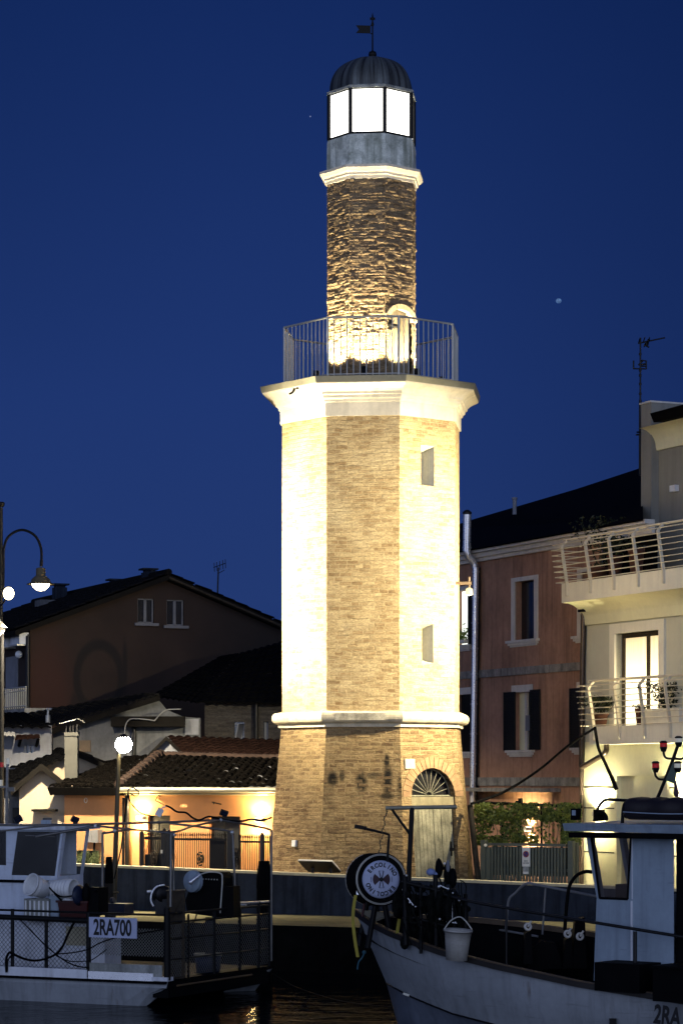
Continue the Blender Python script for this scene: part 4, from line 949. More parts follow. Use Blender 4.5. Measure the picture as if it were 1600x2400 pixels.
# iron fence and gates in front of the salmon house
Yi = 54.3; IF = Fr(((330-CX)/F*Yi, Yi), ((640-CX)/F*53.3-(330-CX)/F*Yi, 53.3-Yi))
fe = thing('iron_fence', 'black spear-topped iron fence with two gates in front of the salmon house', 'fence', IF.W(1.4, 0, -.8))
def bars(mb, x0, x1, yt, n, yrail, r=.011):
    a, z1 = IF.hit(x0, yt); b_, _ = IF.hit(x1, yt); zr = IF.hit((x0+x1)/2, yrail)[1]
    for i in range(n+1):
        u = a+(b_-a)*i/n; mb.tube([IF.W(u, 0, -.7), IF.W(u, 0, z1-.07)], r, 4); mb.tube([IF.W(u, 0, z1-.09), IF.W(u, 0, z1-.05), IF.W(u, 0, z1+.02)], [.009, .018, .001], 4)
    for z in (zr, -.55): IF.box(mb, a, b_, -.02, .02, z-.022, z+.022)
def oval(mb, px, py, rx, ry):
    u, z = IF.hit(px, py, .03)
    for s_ in (1, .62): mb.tube([IF.W(u+rx*s_*math.cos(t*math.pi/8), .03, z+ry*s_*math.sin(t*math.pi/8)) for t in range(17)], .012, 5)
    for t in range(8): mb.tube([IF.W(u+rx*.15*math.cos(t*math.pi/4), .03, z+ry*.15*math.sin(t*math.pi/4)), IF.W(u+rx*math.cos(t*math.pi/4), .03, z+ry*math.sin(t*math.pi/4))], .009, 4)
    mb.ball(IF.W(u, .03, z), .03, 5)
mb = MB(); bars(mb, 409, 492, 1951, 19, 1967); bars(mb, 560, 632, 1956, 17, 1973); mb.build('fence_bars', M['black'], fe)
mb = MB(); bars(mb, 341, 378, 1949, 9, 1965); a, z1 = IF.hit(340, 1964); b_ = IF.hit(380, 1964)[0]; IF.box(mb, a, b_, -.03, .03, z1-.03, z1+.03)
IF.box(mb, a, b_, -.01, .012, -.8, z1-.55+.2)
g1 = mb.build('gate', M['black'], fe, label='left iron gate with a pale top rail'); mb = MB(); oval(mb, 361, 2011, .075, .17); mb.build('scroll_ornament', M['rust'], g1)
mb = MB(); bars(mb, 492, 530, 1951, 8, 1968); IF.box(mb, IF.hit(491, 1980)[0], IF.hit(528, 1980)[0], -.015, .01, -.8, IF.hit(500, 1965)[1]); g2 = mb.build('gate', M['black'], fe, label='solid dark gate leaf in the middle of the fence')
for q_ in ((469, 2013, .075, .15), (553, 2010, .06, .2)): mb = MB(); oval(mb, *q_); mb.build('scroll_ornament', M['black'], fe)
for x, yt, wd in ((333, 1950, .05), (385, 1946, .06), (396, 1948, .07), (541, 1951, .09), (614, 1956, .04)):
    mb = MB(); u, z1 = IF.hit(x, yt); IF.box(mb, u-wd/2-.02, u+wd/2+.02, -.04, .04, -.8, z1); mb.ball(IF.W(u, 0, z1+.015), .035, 5); mb.build('fence_post', M['iron'], fe)
mb = MB(); IF.pbox(mb, 377, 1992, 381, 2000, 0, .05); mb.build('lock', M['rail'], fe)

# long grass tuft behind the wall
def grass(px0, px1, Y, ytop, n, label, lean):
    mb = MB()
    for i in range(n):
        x = random.uniform(px0, px1); b0 = P(x, 2045, Y+random.uniform(-.2, .2)); h = (2030-ytop)/F*Y*random.uniform(.5, 1.15)+.2; dx = random.gauss(lean, .22)
        q = [b0+Vector((dx*t*t, random.gauss(0, .02), h*(t-.18*t*t*abs(dx)*2))) for t in (0, .3, .6, .85, 1)]
        for k in range(4):
            w0, w1 = .010*(1-k/4.4), .010*(1-(k+1)/4.4); mb.face([q[k]-Vector((w0, 0, 0)), q[k]+Vector((w0, 0, 0)), q[k+1]+Vector((w1, 0, 0)), q[k+1]-Vector((w1, 0, 0))])
    t = mb.build('grass_tuft', M['grassgreen']); tag(t, label, 'grass')
grass(150, 180, 55.0, 1990, 90, 'pale tuft of long grass at the wall top beside the left boat cabin', .15)
grass(195, 225, 54.6, 1996, 130, 'darker green tuft of long grass below the meter cabinet', .25)
mb = MB(); mb.box(P(207, 2020, 55.3), (.45, .3, .5)); tag(mb.build('planter_box', M['rubber']), 'dark planter box behind the darker grass tuft', 'planter')
# ================================================================== RIGHT: TERRACOTTA HOUSE
OF = Fr((5.505, 58.0), (.42, -.9075))
u1123 = OF.hit(1123, 1300)[0]
HT = thing('terracotta_house', 'three storey terracotta house with white window frames between lighthouse and balconies', 'house', OF.W(-3, 0, -.8))
zC0 = OF.hit(1360, 1278)[1]; zC1 = zC0+.30
def rect(x0, y0, x1, y1, v=0):
    xm = (x0+x1)/2; return (OF.hit(x0, y0, v)[0], OF.hit(x1, y0, v)[0], OF.hit(xm, y1, v)[1], OF.hit(xm, y0, v)[1])
wU = rect(1207, 1361, 1253, 1499); wL = rect(1206, 1622, 1242, 1758); wLL = rect(1068, 1384, 1098, 1512); wLB = rect(1066, 1628, 1100, 1762); wRU = rect(1362, 1340, 1384, 1489); wRL = rect(1359, 1615, 1384, 1752)
oE = OF.hit(1364, 1500, .35)[0]+.28
mb = MB(); OF.wall(mb, -9, oE, -.8, zC0+.1, [wU, wL, wLL, wLB, wRU, wRL], depth=.18); mb.build('wall', M['terra'], HT)
mb = MB()
for (z0, z1, v) in ((zC0, zC0+.09, .08), (zC0+.092, zC0+.20, .16), (zC0+.202, zC1, .26)): OF.box(mb, -9, 3.2, 0.003, v, z0, z1)
mb.build('cornice', M['trim'], HT)
def frame(w, sill=True, lintel=False, jamb=.1, mat_='trim', pane='glassblack'):
    a, b_, c, d = w; mb = MB()
    if not lintel:
        OF.box(mb, a-jamb*1.6, a, -.03, .035, c, d+jamb); OF.box(mb, b_, b_+jamb*1.6, -.03, .035, c, d+jamb); OF.box(mb, a, b_, -.03, .033, d, d+jamb)
    else: OF.box(mb, a-.12, b_+.12, -.03, .035, d, d+.17)
    wn = mb.build('window', M[mat_], HT)
    if sill:
        mb = MB(); OF.box(mb, a-.34, b_+.22, -.02, .10, c-.06, c-.002); OF.box(mb, a-.28, b_+.16, -.02, .07, c-.12, c-.062); OF.box(mb, a-.22, b_+.1, -.02, .04, c-.16, c-.122); mb.build('sill', M['trim'], wn)
    mb = MB(); mb.face([OF.W(a, -.17, c), OF.W(b_, -.17, c), OF.W(b_, -.17, d), OF.W(a, -.17, d)]); mb.build('pane', M[pane] if pane else M['glassblack'], wn)
    return wn
M['glasslit'] = glow('lit white window', (.95, 1, .92), 1.6, .25)
frame(wU); wl = frame(wL, lintel=True); frame(wLL, pane='glasslit'); frame(wLB, lintel=True); frame(wRU); frame(wRL, lintel=True)
a, b_, c, d = wL
mb = MB(); OF.box(mb, a, a+(b_-a)*.42, -.165, -.12, c, d); mb.build('curtain', M['kcream'], wl)
mb = MB(); t = a+(b_-a)*.42; OF.box(mb, t, t+.10, -.15, -.09, c, d); mb.build('casement', M['trim'], wl)
mb = MB(); OF.box(mb, t+.05, b_-.02, -.13, -.08, c+(d-c)*.33, c+(d-c)*.60); mb.build('hanging_towel', M['whitewall'], wl)
# louvred shutters
def shutter(x0, y0, x1, y1, wn, v=.05):
    a, b_, c, d = rect(x0, y0, x1, y1, v); mb = MB()
    OF.box(mb, a, b_, v-.02, v, c, d)
    n = int((d-c)/.06)
    for i in range(1, n): z = c+(d-c)*i/n; OF.box(mb, a+.05, b_-.05, v, v+.016, z-.014, z+.012)
    OF.box(mb, a, a+.05, v, v+.02, c, d); OF.box(mb, b_-.05, b_, v, v+.02, c, d)
    mb.build('shutter', M['shutter'], wn)
shutter(1180, 1622, 1206, 1759, wl); shutter(1242, 1616, 1264, 1757, wl)
shutter(1334, 1613, 1357, 1755, wl); shutter(1098, 1388, 1107, 1512, wl); shutter(1085, 1628, 1103, 1762, wl)
mb = MB(); OF.box(mb, -9, oE, .003, .05, OF.hit(1360, 1571)[1], OF.hit(1360, 1552)[1]); mb.build('string_course', M['trim_dirty'], HT)
zb1, zb0 = OF.hit(1240, 1822)[1], OF.hit(1240, 1842)[1]
mb = MB(); OF.box(mb, -9, oE, .003, .06, zb0, zb1); mb.build('string_course', M['trim_dirty'], HT)
mb = MB(); a = OF.hit(1121, 1846)[0]; b_ = OF.hit(1313, 1846)[0]; OF.box(mb, a, b_, .002, .55, zb0-.14, zb0-.05); mb.build('door_canopy', M['trim_dirty'], HT)
mb = MB(); a = OF.hit(1289, 1900)[0]; OF.box(mb, a, a+.18, 0, .06, -.8, zb0-.14); mb.build('pilaster', M['terra'], HT)
# roof
eR = zC1
mb = MB(); mb.face([OF.W(-9, .30, eR), OF.W(3.2, .30, eR), OF.H(1502, 1096, -5.2), OF.H(1350, 1146, -5.0), OF.H(1112, 1216, -4.0), OF.H(1040, 1240, -4.0)])
mb.face([OF.W(-9, .30, eR), OF.W(3.2, .30, eR), OF.W(3.2, .30, eR-.04), OF.W(-9, .30, eR-.04)]); rfT = mb.build('roof', M['roofblack'], HT)
mb = MB(); mb.tube([OF.H(1205, 1206, -3.2), OF.H(1205, 1168, -3.2)], .055, 8); mb.tube([OF.H(1205, 1171, -3.2), OF.H(1205, 1166, -3.2)], .075, 8); mb.build('vent_pipe', M['whitewall'], rfT)
# flue
fl = thing('steel_flue', 'shiny steel flue pipe with a kink running down the terracotta house beside the lighthouse', 'flue pipe', OF.H(1090, 1895, .3))
pts = [OF.H(1094, 1204, .42), OF.H(1093, 1292, .42)]; p2 = [OF.H(1093, 1292, .42), OF.H(1096, 1304, .40), OF.H(1108, 1318, .22), OF.H(1113, 1330, .18)]; p3 = [OF.H(1114, 1330, .18), OF.H(1111, 1560, .18), OF.H(1106, 1896, .18)]
mb = MB(); mb.tube(pts, .10, 14); mb.tube(p2, .085, 12); mb.tube(p3, .075, 12)
for y in (1218, 1284, 1340, 1400, 1460, 1520, 1580, 1650, 1720, 1790, 1860):
    pp = OF.H(1093.5 if y < 1300 else 1114-(y-1330)*.0141, y, .42 if y < 1300 else .18); mb.tube([pp-Vector((0, 0, .02)), pp+Vector((0, 0, .02))], .112 if y < 1300 else .088, 12)
mb.build('pipe', M['steel'], fl)
mb = MB(); pp = OF.H(1094, 1204, .42); mb.lathe(pp, [(.105, -.02), (.118, .03), (.05, .09), (0, .10)], 12); mb.build('rain_cap', M['iron'], fl)
mb = MB(); mb.tube([OF.H(1121, 1330, .06), OF.H(1114, 1900, .06)], .05, 6); tag(mb.build('downpipe', M['iron']), 'thin dark downpipe on the terracotta house just right of the steel flue', 'downpipe')
# flower box in the lit left window
mb = MB(); a, z = OF.hit(1082, 1500, .12); OF.box(mb, a-.3, a+.25, .02, .2, z-.08, z); fbx = thing('flower_box', 'small window box with green plants in the lit window beside the lighthouse', 'flower box', OF.W(a, .1, z-.08)); mb.build('box', M['kwhite'], fbx)
mb = MB()
for i in range(140):
    p = OF.W(a+random.uniform(-.3, .25), random.uniform(.03, .2), z+abs(random.gauss(0, .13))); d1 = Vector((random.gauss(0, 1), random.gauss(0, 1), random.gauss(.5, 1))).normalized()*.06; d2 = d1.cross(Vector((random.random(), random.random(), random.random()))).normalized()*.02
    mb.face([p-d1, p+d2, p+d1, p-d2])
mb.build('foliage', M['leaf'], fbx)
sconce(OF, 1234, 1943, 'lit wall lamp behind the vines on the terracotta house', 420)

# ================================================================== RIGHT: PALE YELLOW BUILDING WITH BALCONIES
KV = .35
HK = thing('pale_building', 'pale yellow modern building with two white balconies at the right edge', 'building', OF.W(2, KV, -.8))
kc = OF.hit(1364, 1500, KV)[0]; KE = 9.5
dr = (OF.hit(1443, 1500, KV)[0], OF.hit(1546, 1500, KV)[0], OF.hit(1480, 1700, KV)[1], OF.hit(1480, 1482, KV)[1])
zF2 = OF.hit(1380, 1706, KV+.5)[1]; zF3 = OF.hit(1320, 1368, KV+.62)[1]
mb = MB(); OF.wall(mb, kc, KE, zF2-.3, zF3+.1, [dr], v=KV, depth=.24)
mb.face([OF.W(kc, KV, -.8), OF.W(kc, KV-.5, -.8), OF.W(kc, KV-.5, zF3), OF.W(kc, KV, zF3)]); mb.build('upper_wall', M['kgrey'], HK)
g0 = OF.hit(1444, 1820, KV)[0]; g1 = OF.hit(1562, 1820, KV)[0]; zg = OF.hit(1500, 1819, KV)[1]
mb = MB(); OF.wall(mb, kc, KE, -.8, zF2-.3, [(g0, g1, -.79, zg)], v=KV, depth=.12); OF.box(mb, g0, g1, KV-.2, KV-.121, -.8, zg); mb.build('ground_wall', M['kcream'], HK)
mb = MB()
for y in (1845, 1894, 1997):
    z = OF.hit(1400, y, KV)[1]
    for ua, ub in ((kc, g0-.1), (g1+.1, KE)): OF.box(mb, ua, ub, KV+.001, KV+.004, z-.012, z+.012)
mb.build('wall_groove', M['eave'], HK)
# balcony door and trim
a, b_, c, d = dr
mb = MB(); j = .22
OF.box(mb, a-j, a, KV-.24, KV+.05, c, d+j*1.0); OF.box(mb, b_, b_+j, KV-.24, KV+.05, c, d+j); OF.box(mb, a, b_, KV-.24, KV+.048, d, d+j)
bd = mb.build('balcony_door', M['kwhite'], HK, label='brightly lit glazed balcony door with a broad white surround')
mb = MB()
for q in ((a, a+.06), (a+(b_-a)*.56, a+(b_-a)*.56+.07), (b_-.03, b_)): OF.box(mb, q[0], q[1], KV-.21, KV-.15, c, d)
OF.box(mb, a, b_, KV-.21, KV-.16, d-.10, d); mb.build('door_frame', M['rust'], bd)
m, nt, bb = new_mat('glowing curtains'); tc = nd(nt, 'TexCoord').outputs['Object']
fz = nd(nt, 'SeparateXYZ'); lk(nt, tc, fz.inputs[0]); fold = ramp(nt, tex(nt, tc, scale=(16, 16, .2), s=1, detail=2), .3, .7)
up = ramp(nt, fz.outputs[2], d+.8, c+.8+(d-c)*.45)
cc = mix(nt, fold, (.85, .62, .28), (1, .80, .45)); lk(nt, mix(nt, up, cc, (1, .88, .58)), bb.inputs['Emission Color']); es = mth(nt, 'ADD', .75, mth(nt, 'MULTIPLY', up, 1.6)); lk(nt, es, bb.inputs['Emission Strength']); bb.inputs['Base Color'].default_value = (.6, .5, .35, 1)
mb = MB(); mb.face([OF.W(a, KV-.225, c), OF.W(b_, KV-.225, c), OF.W(b_, KV-.225, d), OF.W(a, KV-.225, d)]); mb.build('curtain', m, bd)
light('room_light', 'AREA', OF.W((a+b_)/2, KV-.10, (c+d)/2-.2), 30, (1, .80, .45), parent=bd).data.size = 1.1
bpy.data.objects['room_light'].rotation_euler = OF.n.to_track_quat('-Z', 'Y').to_euler()
# balconies
def balcony(x0, ytop, ybot, vout, yrail, posts, xtip, label, cove):
    u0 = OF.hit(x0, ytop, KV+vout)[0]; z1 = OF.hit(x0, ytop, KV+vout)[1]; z0 = OF.hit(x0, ybot, KV+vout)[1]
    bt = thing('balcony', label, 'balcony', OF.W(u0+2, KV+vout/2, z0), 'white balconies with curved steel railings')
    mb = MB(); OF.box(mb, u0, KE, KV+.002, KV+vout, z0, z1)
    mb.build('slab', M['kwhite'], bt)
    if cove:
        mb = MB(); pr = [(vout-.02, 0)]+[(.06+(vout-.10)*(1-math.sin(t)), -.40*(1-math.cos(t))) for t in [math.pi/2*i/8 for i in range(9)]]+[(.06, -.52), (.003, -.52)]
        pr = [(vout-.02, -.001)]+[(vout-.06-(vout-.16)*math.sin(t), -.36+.36*math.cos(t)) for t in [math.pi/2*i/8 for i in range(9)]]+[(.08, -.50), (.003, -.50)]
        rows = [[OF.W(uu, KV+v, z0+dz_) for v, dz_ in pr] for uu in (u0+.002, KE)]
        mb.grid(rows, sm=False); mb.face([OF.W(u0+.002, KV+v, z0+dz_) for v, dz_ in pr]+[OF.W(u0+.002, KV+.003, z0-.001)]); mb.build('cove', M['kcream'], bt)
    zr = OF.hit(x0, yrail, KV+vout+.1)[1]; hgt = zr-z1; rv = lambda t: KV+vout+.03+(.16*t if t < .84 else .16*.84-.9*(t-.84))   # rail leans out, then bends in at the top
    ups = []
    for px in posts:
        mb = MB(); u = OF.hit(px, (ytop+ybot)/2, KV+vout)[0]; ups.append(u)
        pr = [(-.30, KV+vout+.02)]+[(hgt*t, rv(t)) for t in (0, .42, .84, .92, 1.0)]
        for (za, va), (zb_, vb) in zip(pr, pr[1:]):
            mb.hexa([OF.W(u-.022, va-.035, z1+za), OF.W(u+.022, va-.035, z1+za), OF.W(u+.022, va+.035, z1+za), OF.W(u-.022, va+.035, z1+za), OF.W(u-.022, vb-.03, z1+zb_), OF.W(u+.022, vb-.03, z1+zb_), OF.W(u+.022, vb+.03, z1+zb_), OF.W(u-.022, vb+.03, z1+zb_)])
        for dz_ in (-.25, -.10): mb.tube([OF.W(u, KV+vout+.05, z1+dz_), OF.W(u, KV+vout+.065, z1+dz_)], .016, 6)
        mb.build('railing_post', M['krail'], bt)
    u = ups[0]
    mb = MB(); ut = OF.hit(xtip, yrail+60, KV+vout+.12)[0]
    for i in range(8):
        t = .02+.82*i/7*1.08; t = min(t, .9)
        v = rv(t)+.035; z = z1+hgt*t; mb.tube([OF.W(ut, v-.01, z), OF.W(KE, v-.01, z)], .012, 5); mb.tube([OF.W(ut, v-.01, z), OF.W(ut+.02, KV+.02, z)], .012, 5)
    mb.build('railing_rod', M['krail'], bt)
    mb = MB(); v = rv(1.0); mb.tube([OF.W(ut+.30, v, z1+hgt), OF.W(KE, v, z1+hgt)], .03, 7); mb.build('handrail', M['krail'], bt)
    return bt, u0, z1
bU, uU, zU = balcony(1315, 1368, 1413, .62, 1266, [1330, 1385, 1440, 1497, 1556, 1620], 1296, 'upper white balcony with a curved underside', True)
bL, uLo, zLo = balcony(1380, 1703, 1745, .50, 1596, [1393, 1453, 1512, 1572, 1630], 1354, 'lower white balcony with plants in front of the lit door', False)
# set back top floor, pier, dark roof
mb = MB(); pv = -.9
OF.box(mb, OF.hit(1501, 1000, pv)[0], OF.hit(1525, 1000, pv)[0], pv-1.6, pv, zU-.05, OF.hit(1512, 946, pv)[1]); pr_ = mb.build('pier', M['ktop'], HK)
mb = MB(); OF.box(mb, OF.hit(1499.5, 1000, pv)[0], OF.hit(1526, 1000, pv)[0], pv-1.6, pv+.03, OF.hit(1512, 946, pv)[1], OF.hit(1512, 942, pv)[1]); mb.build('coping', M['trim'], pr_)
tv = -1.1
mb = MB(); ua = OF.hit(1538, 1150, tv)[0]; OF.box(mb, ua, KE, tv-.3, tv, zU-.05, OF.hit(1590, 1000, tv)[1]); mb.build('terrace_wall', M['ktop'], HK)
mb = MB(); mb.face([OF.W(oE, -.01, zF3-.5), OF.W(3.3, -.01, zF3-.5), OF.W(3.3, -.01, zC0), OF.W(oE, -.01, zC0)]); mb.build('terrace_screen', M['roofblack'], HK); mb = MB(); OF.box(mb, uU+.5, ua, tv-2.2, tv-1.5, zU-.05, zU+1.1); mb.build('terrace_screen', M['roofblack'], HK)
cz = OF.hit(1560, 1046, tv)[1]
mb = MB(); ub = OF.hit(1541, 1030, tv)[0]; prf = [(.003, -.06), (.06, -.06), (.08, .0)]+[(.08+.42*(1-math.cos(t)), .42*math.sin(t)) for t in [math.pi/2*i/7 for i in range(1, 8)]]+[(.003, .42)]
mb.grid([[OF.W(uu, tv+v, cz+dz_) for v, dz_ in prf] for uu in (ub, KE)], sm=False); mb.face([OF.W(ub, tv+v, cz+dz_) for v, dz_ in prf]); mb.build('cove', M['kcream'], HK)
mb = MB(); ul = OF.hit(1523, 990, tv+.78)[0]
mb.hexa([OF.W(ul, tv+.70, cz+.42), OF.W(KE, tv+.70, cz+.42), OF.W(KE, tv-2, cz+.5), OF.W(ul+.9, tv-2, cz+.5), OF.W(ul-.02, tv+.78, cz+.62), OF.W(KE, tv+.78, cz+.62), OF.W(KE, tv-2.5, cz+1.6), OF.W(ul+1.2, tv-2.5, cz+1.6)]); mb.build('roof', M['roofblack'], HK)
mb = MB(); u, z = OF.hit(1585, 1145, tv); OF.box(mb, u-.12, u+.10, tv+.01, tv+.12, z-.07, z+.07); mb.build('wall_box', M['plastic'], HK)
# downpipe and drain of the pale building
kd = thing('brown_downpipe', 'brown downpipe with a hopper head between the terracotta house and the pale building', 'downpipe', OF.H(1364, 2000, KV+.1))
mb = MB(); mb.tube([OF.H(1367, 1432, KV+.08), OF.H(1364, 1560, KV+.08), OF.H(1362, 1797, KV+.08)], .065, 9); mb.tube([OF.H(1362, 1797, KV+.08), OF.W(OF.hit(1362, 1797, KV+.08)[0], KV+.08, -.8)], .05, 9); mb.build('pipe', M['brownpipe'], kd)
mb = MB(); u, z = OF.hit(1368, 1422, KV+.1); mb.hexa([OF.W(u-.12, KV+.0, z-.12), OF.W(u+.16, KV, z-.12), OF.W(u+.16, KV+.2, z-.12), OF.W(u-.12, KV+.2, z-.12), OF.W(u-.12, KV, z+.06), OF.W(u+.10, KV, z+.08), OF.W(u+.10, KV+.2, z+.08), OF.W(u-.12, KV+.2, z+.06)]); mb.build('hopper', M['rubber'], kd)
mb = MB(); mb.tube(arc([OF.H(1420, 1745, KV+.2), OF.H(1419, 1760, KV+.2), OF.H(1410, 1771, KV+.15), OF.H(1395, 1779, KV+.1), OF.H(1363, 1798, KV+.1)], 4), .06, 9); mb.build('branch_pipe', M['brownpipe'], kd)
# balcony plants
def pot_plant(px, pybase, v, w, h, label, n, ph, spread, mat_='pot', leafsz=.05, floor=None):
    u, z = OF.hit(px, pybase, v); z = floor if floor is not None else z
    t = thing('potted_plant', label, 'potted plant', OF.W(u, v, z))
    mb = MB(); c = OF.W(u, v, z)
    if mat_ == 'pot': mb.lathe(c, [(0, 0), (w*.36, 0), (w*.5, h*.85), (w*.55, h*.86), (w*.55, h), (w*.45, h), (w*.42, h*.9), (0, h*.9)], 14)
    else: OF.box(mb, u-w/2, u+w/2, v-.13, v+.13, z, z+h)
    mb.build('pot' if mat_ == 'pot' else 'planter', M[mat_], t)
    mb = MB()
    for i in range(n):
        k = random.random()**.7; p = c+Vector((random.gauss(0, spread*(.5+k)), random.gauss(0, spread*.6), h+ph*k)); d1 = Vector((random.gauss(0, 1), random.gauss(0, 1), random.gauss(.2, .8))).normalized()*leafsz; d2 = d1.cross(Vector((random.random(), random.random(), random.random()))).normalized()*leafsz*.45
        mb.face([p-d1, p+d2, p+d1, p-d2])
    for i in range(7): mb.tube([c+Vector((random.gauss(0, .03), 0, h*.9)), c+Vector((random.gauss(0, spread), random.gauss(0, spread*.5), h+ph*random.uniform(.5, 1.05)))], .008, 4)
    mb.build('foliage', M['leafdark'], t)
pot_plant(1406, 1698, KV+.30, .34, .30, 'dark bushy plant in a terracotta pot on the lower balcony', 420, .38, .16, floor=zLo)
pot_plant(1557, 1697, KV+.22, 1.5, .34, 'leafy plant in a long pale planter in front of the lit balcony door', 300, .55, .17, mat_='kwhite', floor=zLo)
pot_plant(1499, 1697, KV+.30, .22, .36, 'small pale pot with a low plant beside the long planter', 60, .08, .08, floor=zLo)
pot_plant(1403, 1300, KV-.05, .40, .35, 'tall twiggy plant on the upper balcony', 300, 1.15, .20, floor=zU)
pot_plant(1440, 1290, KV+.0, .34, .55, 'bushy plant on the upper balcony beside the twiggy one', 300, .45, .22, floor=zU)
pot_plant(1490, 1280, KV+.1, .34, .62, 'terracotta pot behind the upper balcony railing', 30, .06, .08, floor=zU)
# sconces of the pale building
sconce(OF, 1396, 1908, 'lit wall lamp on the pale building nearest the gate', 560, (1, .86, .5), v=KV+.12)
sconce(OF, 1597, 1893, 'lit wall lamp on the pale building at the right picture edge', 620, (1, .86, .5), v=KV+.12)
# antenna
at_ = thing('television_antenna', 'tall mast with two television aerials rising beside the grey roof pier', 'antenna', OF.H(1499, 1110, -1.4))
mb = MB(); A0, A1 = OF.H(1499, 1115, -1.4), OF.H(1499.5, 792, -1.4); mb.tube([A0, A0.lerp(A1, .55)], .035, 7); mb.tube([A0.lerp(A1, .55), A1], .02, 6)
for y in (830, 868, 880, 900, 923, 961): mb.tube([OF.H(1499, y, -1.4)-Vector((.03, 0, 0)), OF.H(1499, y, -1.4)+Vector((.03, 0, 0))], .03, 5)
mb.tube([OF.H(1491, 1013, -1.3), OF.H(1500, 1013, -1.4)], .02, 5); mb.tube([OF.H(1489, 1019, -1.3), OF.H(1500, 1019, -1.4)], .02, 5); mb.build('mast', M['iron'], at_)
mb = MB(); Yq = A1.y; mb.tube([P(1494, 805, Yq), P(1557, 791.5, Yq)], .018, 5)
for x, y, l in ((1497, 798, 9), (1508, 797, 9), (1510, 808, 7), (1519, 800, 13), (1515, 804, 8)): mb.tube([P(x+2, y-l*.7, Yq-.2), P(x-2, y+l*.7, Yq+.2)], .014, 5)
mb.tube([P(1520, 795, Yq), P(1513, 808, Yq)], .03, 5); mb.tube([P(1508, 808, Yq), P(1520, 814, Yq)], .02, 5); mb.build('aerial', M['iron'], at_)
mb = MB()
for x in (1483.5, 1513): mb.tube([P(x, 845, Yq), P(x, 865, Yq)], .018, 4)
mb.tube([P(1483, 864, Yq), P(1514, 864.5, Yq)], .016, 4); mb.tube([P(1498, 844, Yq), P(1513, 846, Yq)], .014, 4); mb.tube([P(1499, 855, Yq), P(1512, 853, Yq)], .022, 4); mb.tube([P(1495, 856, Yq), P(1506, 844, Yq)], .02, 4); mb.tube([P(1499, 859, Yq), P(1512, 858, Yq)], .016, 4); mb.build('aerial', M['iron'], at_)

# ================================================================== GATE, PERGOLA, VINE
Yg0, Yg1 = 52.6, 51.4
GT = Fr(((1120-CX)/F*Yg0, Yg0), ((1345-CX)/F*Yg1-(1120-CX)/F*Yg0, Yg1-Yg0))
gt = thing('slatted_gate', 'olive grey slatted driveway gate with a no parking sign right of the lighthouse', 'gate', GT.W(1, 0, -.8))
mb = MB(); n = 24
ua, zt0 = GT.hit(1150, 1984); ub, _ = GT.hit(1327, 1984)
for i in range(n):
    a = ua+(ub-ua)*i/n; GT.box(mb, a+.006, a+(ub-ua)/n-.020, -.02, .01, -.62, zt0)
GT.box(mb, ua, ub, -.055, -.025, GT.hit(1240, 2040)[1]-.02, GT.hit(1240, 2040)[1]+.04)
GT.box(mb, ua, ub, -.055, -.025, -.7, -.6); mb.build('slats', M['greenpaint'], gt)
mb = MB(); GT.box(mb, ua, ub, -.085, -.070, GT.hit(1240, 2053)[1], zt0); mb.build('dark_backing', M['shutter'], gt)  # added dark sheet that keeps the gaps between the slats black
mb = MB(); zq = GT.hit(1240, 1983)[1]; GT.box(mb, GT.hit(1143, 1980)[0], ub, -.06, .04, zq, GT.hit(1240, 1977)[1]); mb.build('top_rail', M['greenpaint'], gt)
for x0, x1, yt, v in ((1125, 1136, 1969, .06), (1136, 1148, 1986, .03), (1329, 1341, 1971, .08), (1343, 1350, 1975, -.15)):
    mb = MB(); a, z1 = GT.hit(x0, yt, v); b_ = GT.hit(x1, yt, v)[0]; GT.box(mb, a, b_, v-.12, v, -.8, z1); mb.build('post', M['greenpaint'], gt)
mb = MB(); c = GT.H(1137, 1981, .09); mb.ball(c, .035, 6); mb.build('gate_light', M['whitelamp'], gt)
# sign
sg = thing('no_parking_sign', 'white no parking sign with a red and blue roundel on the slatted gate', 'sign', GT.H(1231, 2030, .03))
sa, sz1 = GT.hit(1222.5, 1985, .03); sb, _ = GT.hit(1241, 1985, .03); sz0 = GT.hit(1231, 2031, .03)[1]
mb = MB(); GT.box(mb, sa, sb, .012, .03, sz0, sz1); mb.build('plate', M['ivory'], sg)
def gm(u, v, z): return Matrix.Translation(GT.W(u, v, z)) @ Matrix((( GT.u.x, 0, GT.n.x), (GT.u.y, 0, GT.n.y), (0, 1, 0))).to_4x4()
um = (sa+sb)/2; zc_ = GT.hit(1231, 2002, .03)[1]
mb = MB()
def ring(mb, r0, r1, v, z=zc_):
    mb.grid([[GT.W(um+r*math.cos(t*math.pi/14), v, z+r*math.sin(t*math.pi/14)) for t in range(28)] for r in (r0, r1)], close=True, sm=False)
ring(mb, .050, .068, .034); 
q = [(.052*math.cos(t), .052*math.sin(t)) for t in (R(135-9), R(135+9), R(-45-9), R(-45+9))]; mb.face([GT.W(um+x, .0355, zc_+y) for x, y in q]); mb.build('red_ring', M['signred'], sg)
mb = MB(); ring(mb, .0001, .049, .033); mb.build('blue_disc', M['signblue'], sg)
mb = MB(); zz = lambda y: GT.hit(1231, y, .033)[1]
mb.text('passo', .040, gm(um, .033, zz(2017.5)), .001); mb.text('carrabile', .040, gm(um, .033, zz(2022.5)), .001); mb.build('lettering', M['ink'], sg)
mb = MB(); GT.box(mb, sa+.02, sb-.03, .012, .028, GT.hit(1231, 2049, .03)[1], sz0-.004); mb.build('lower_plate', M['lead'], sg); mb = MB(); GT.box(mb, sa+.025, sb-.035, .029, .031, GT.hit(1231, 2048, .03)[1], GT.hit(1231, 2043, .03)[1]); mb.build('lower_label', M['ivory'], sg)
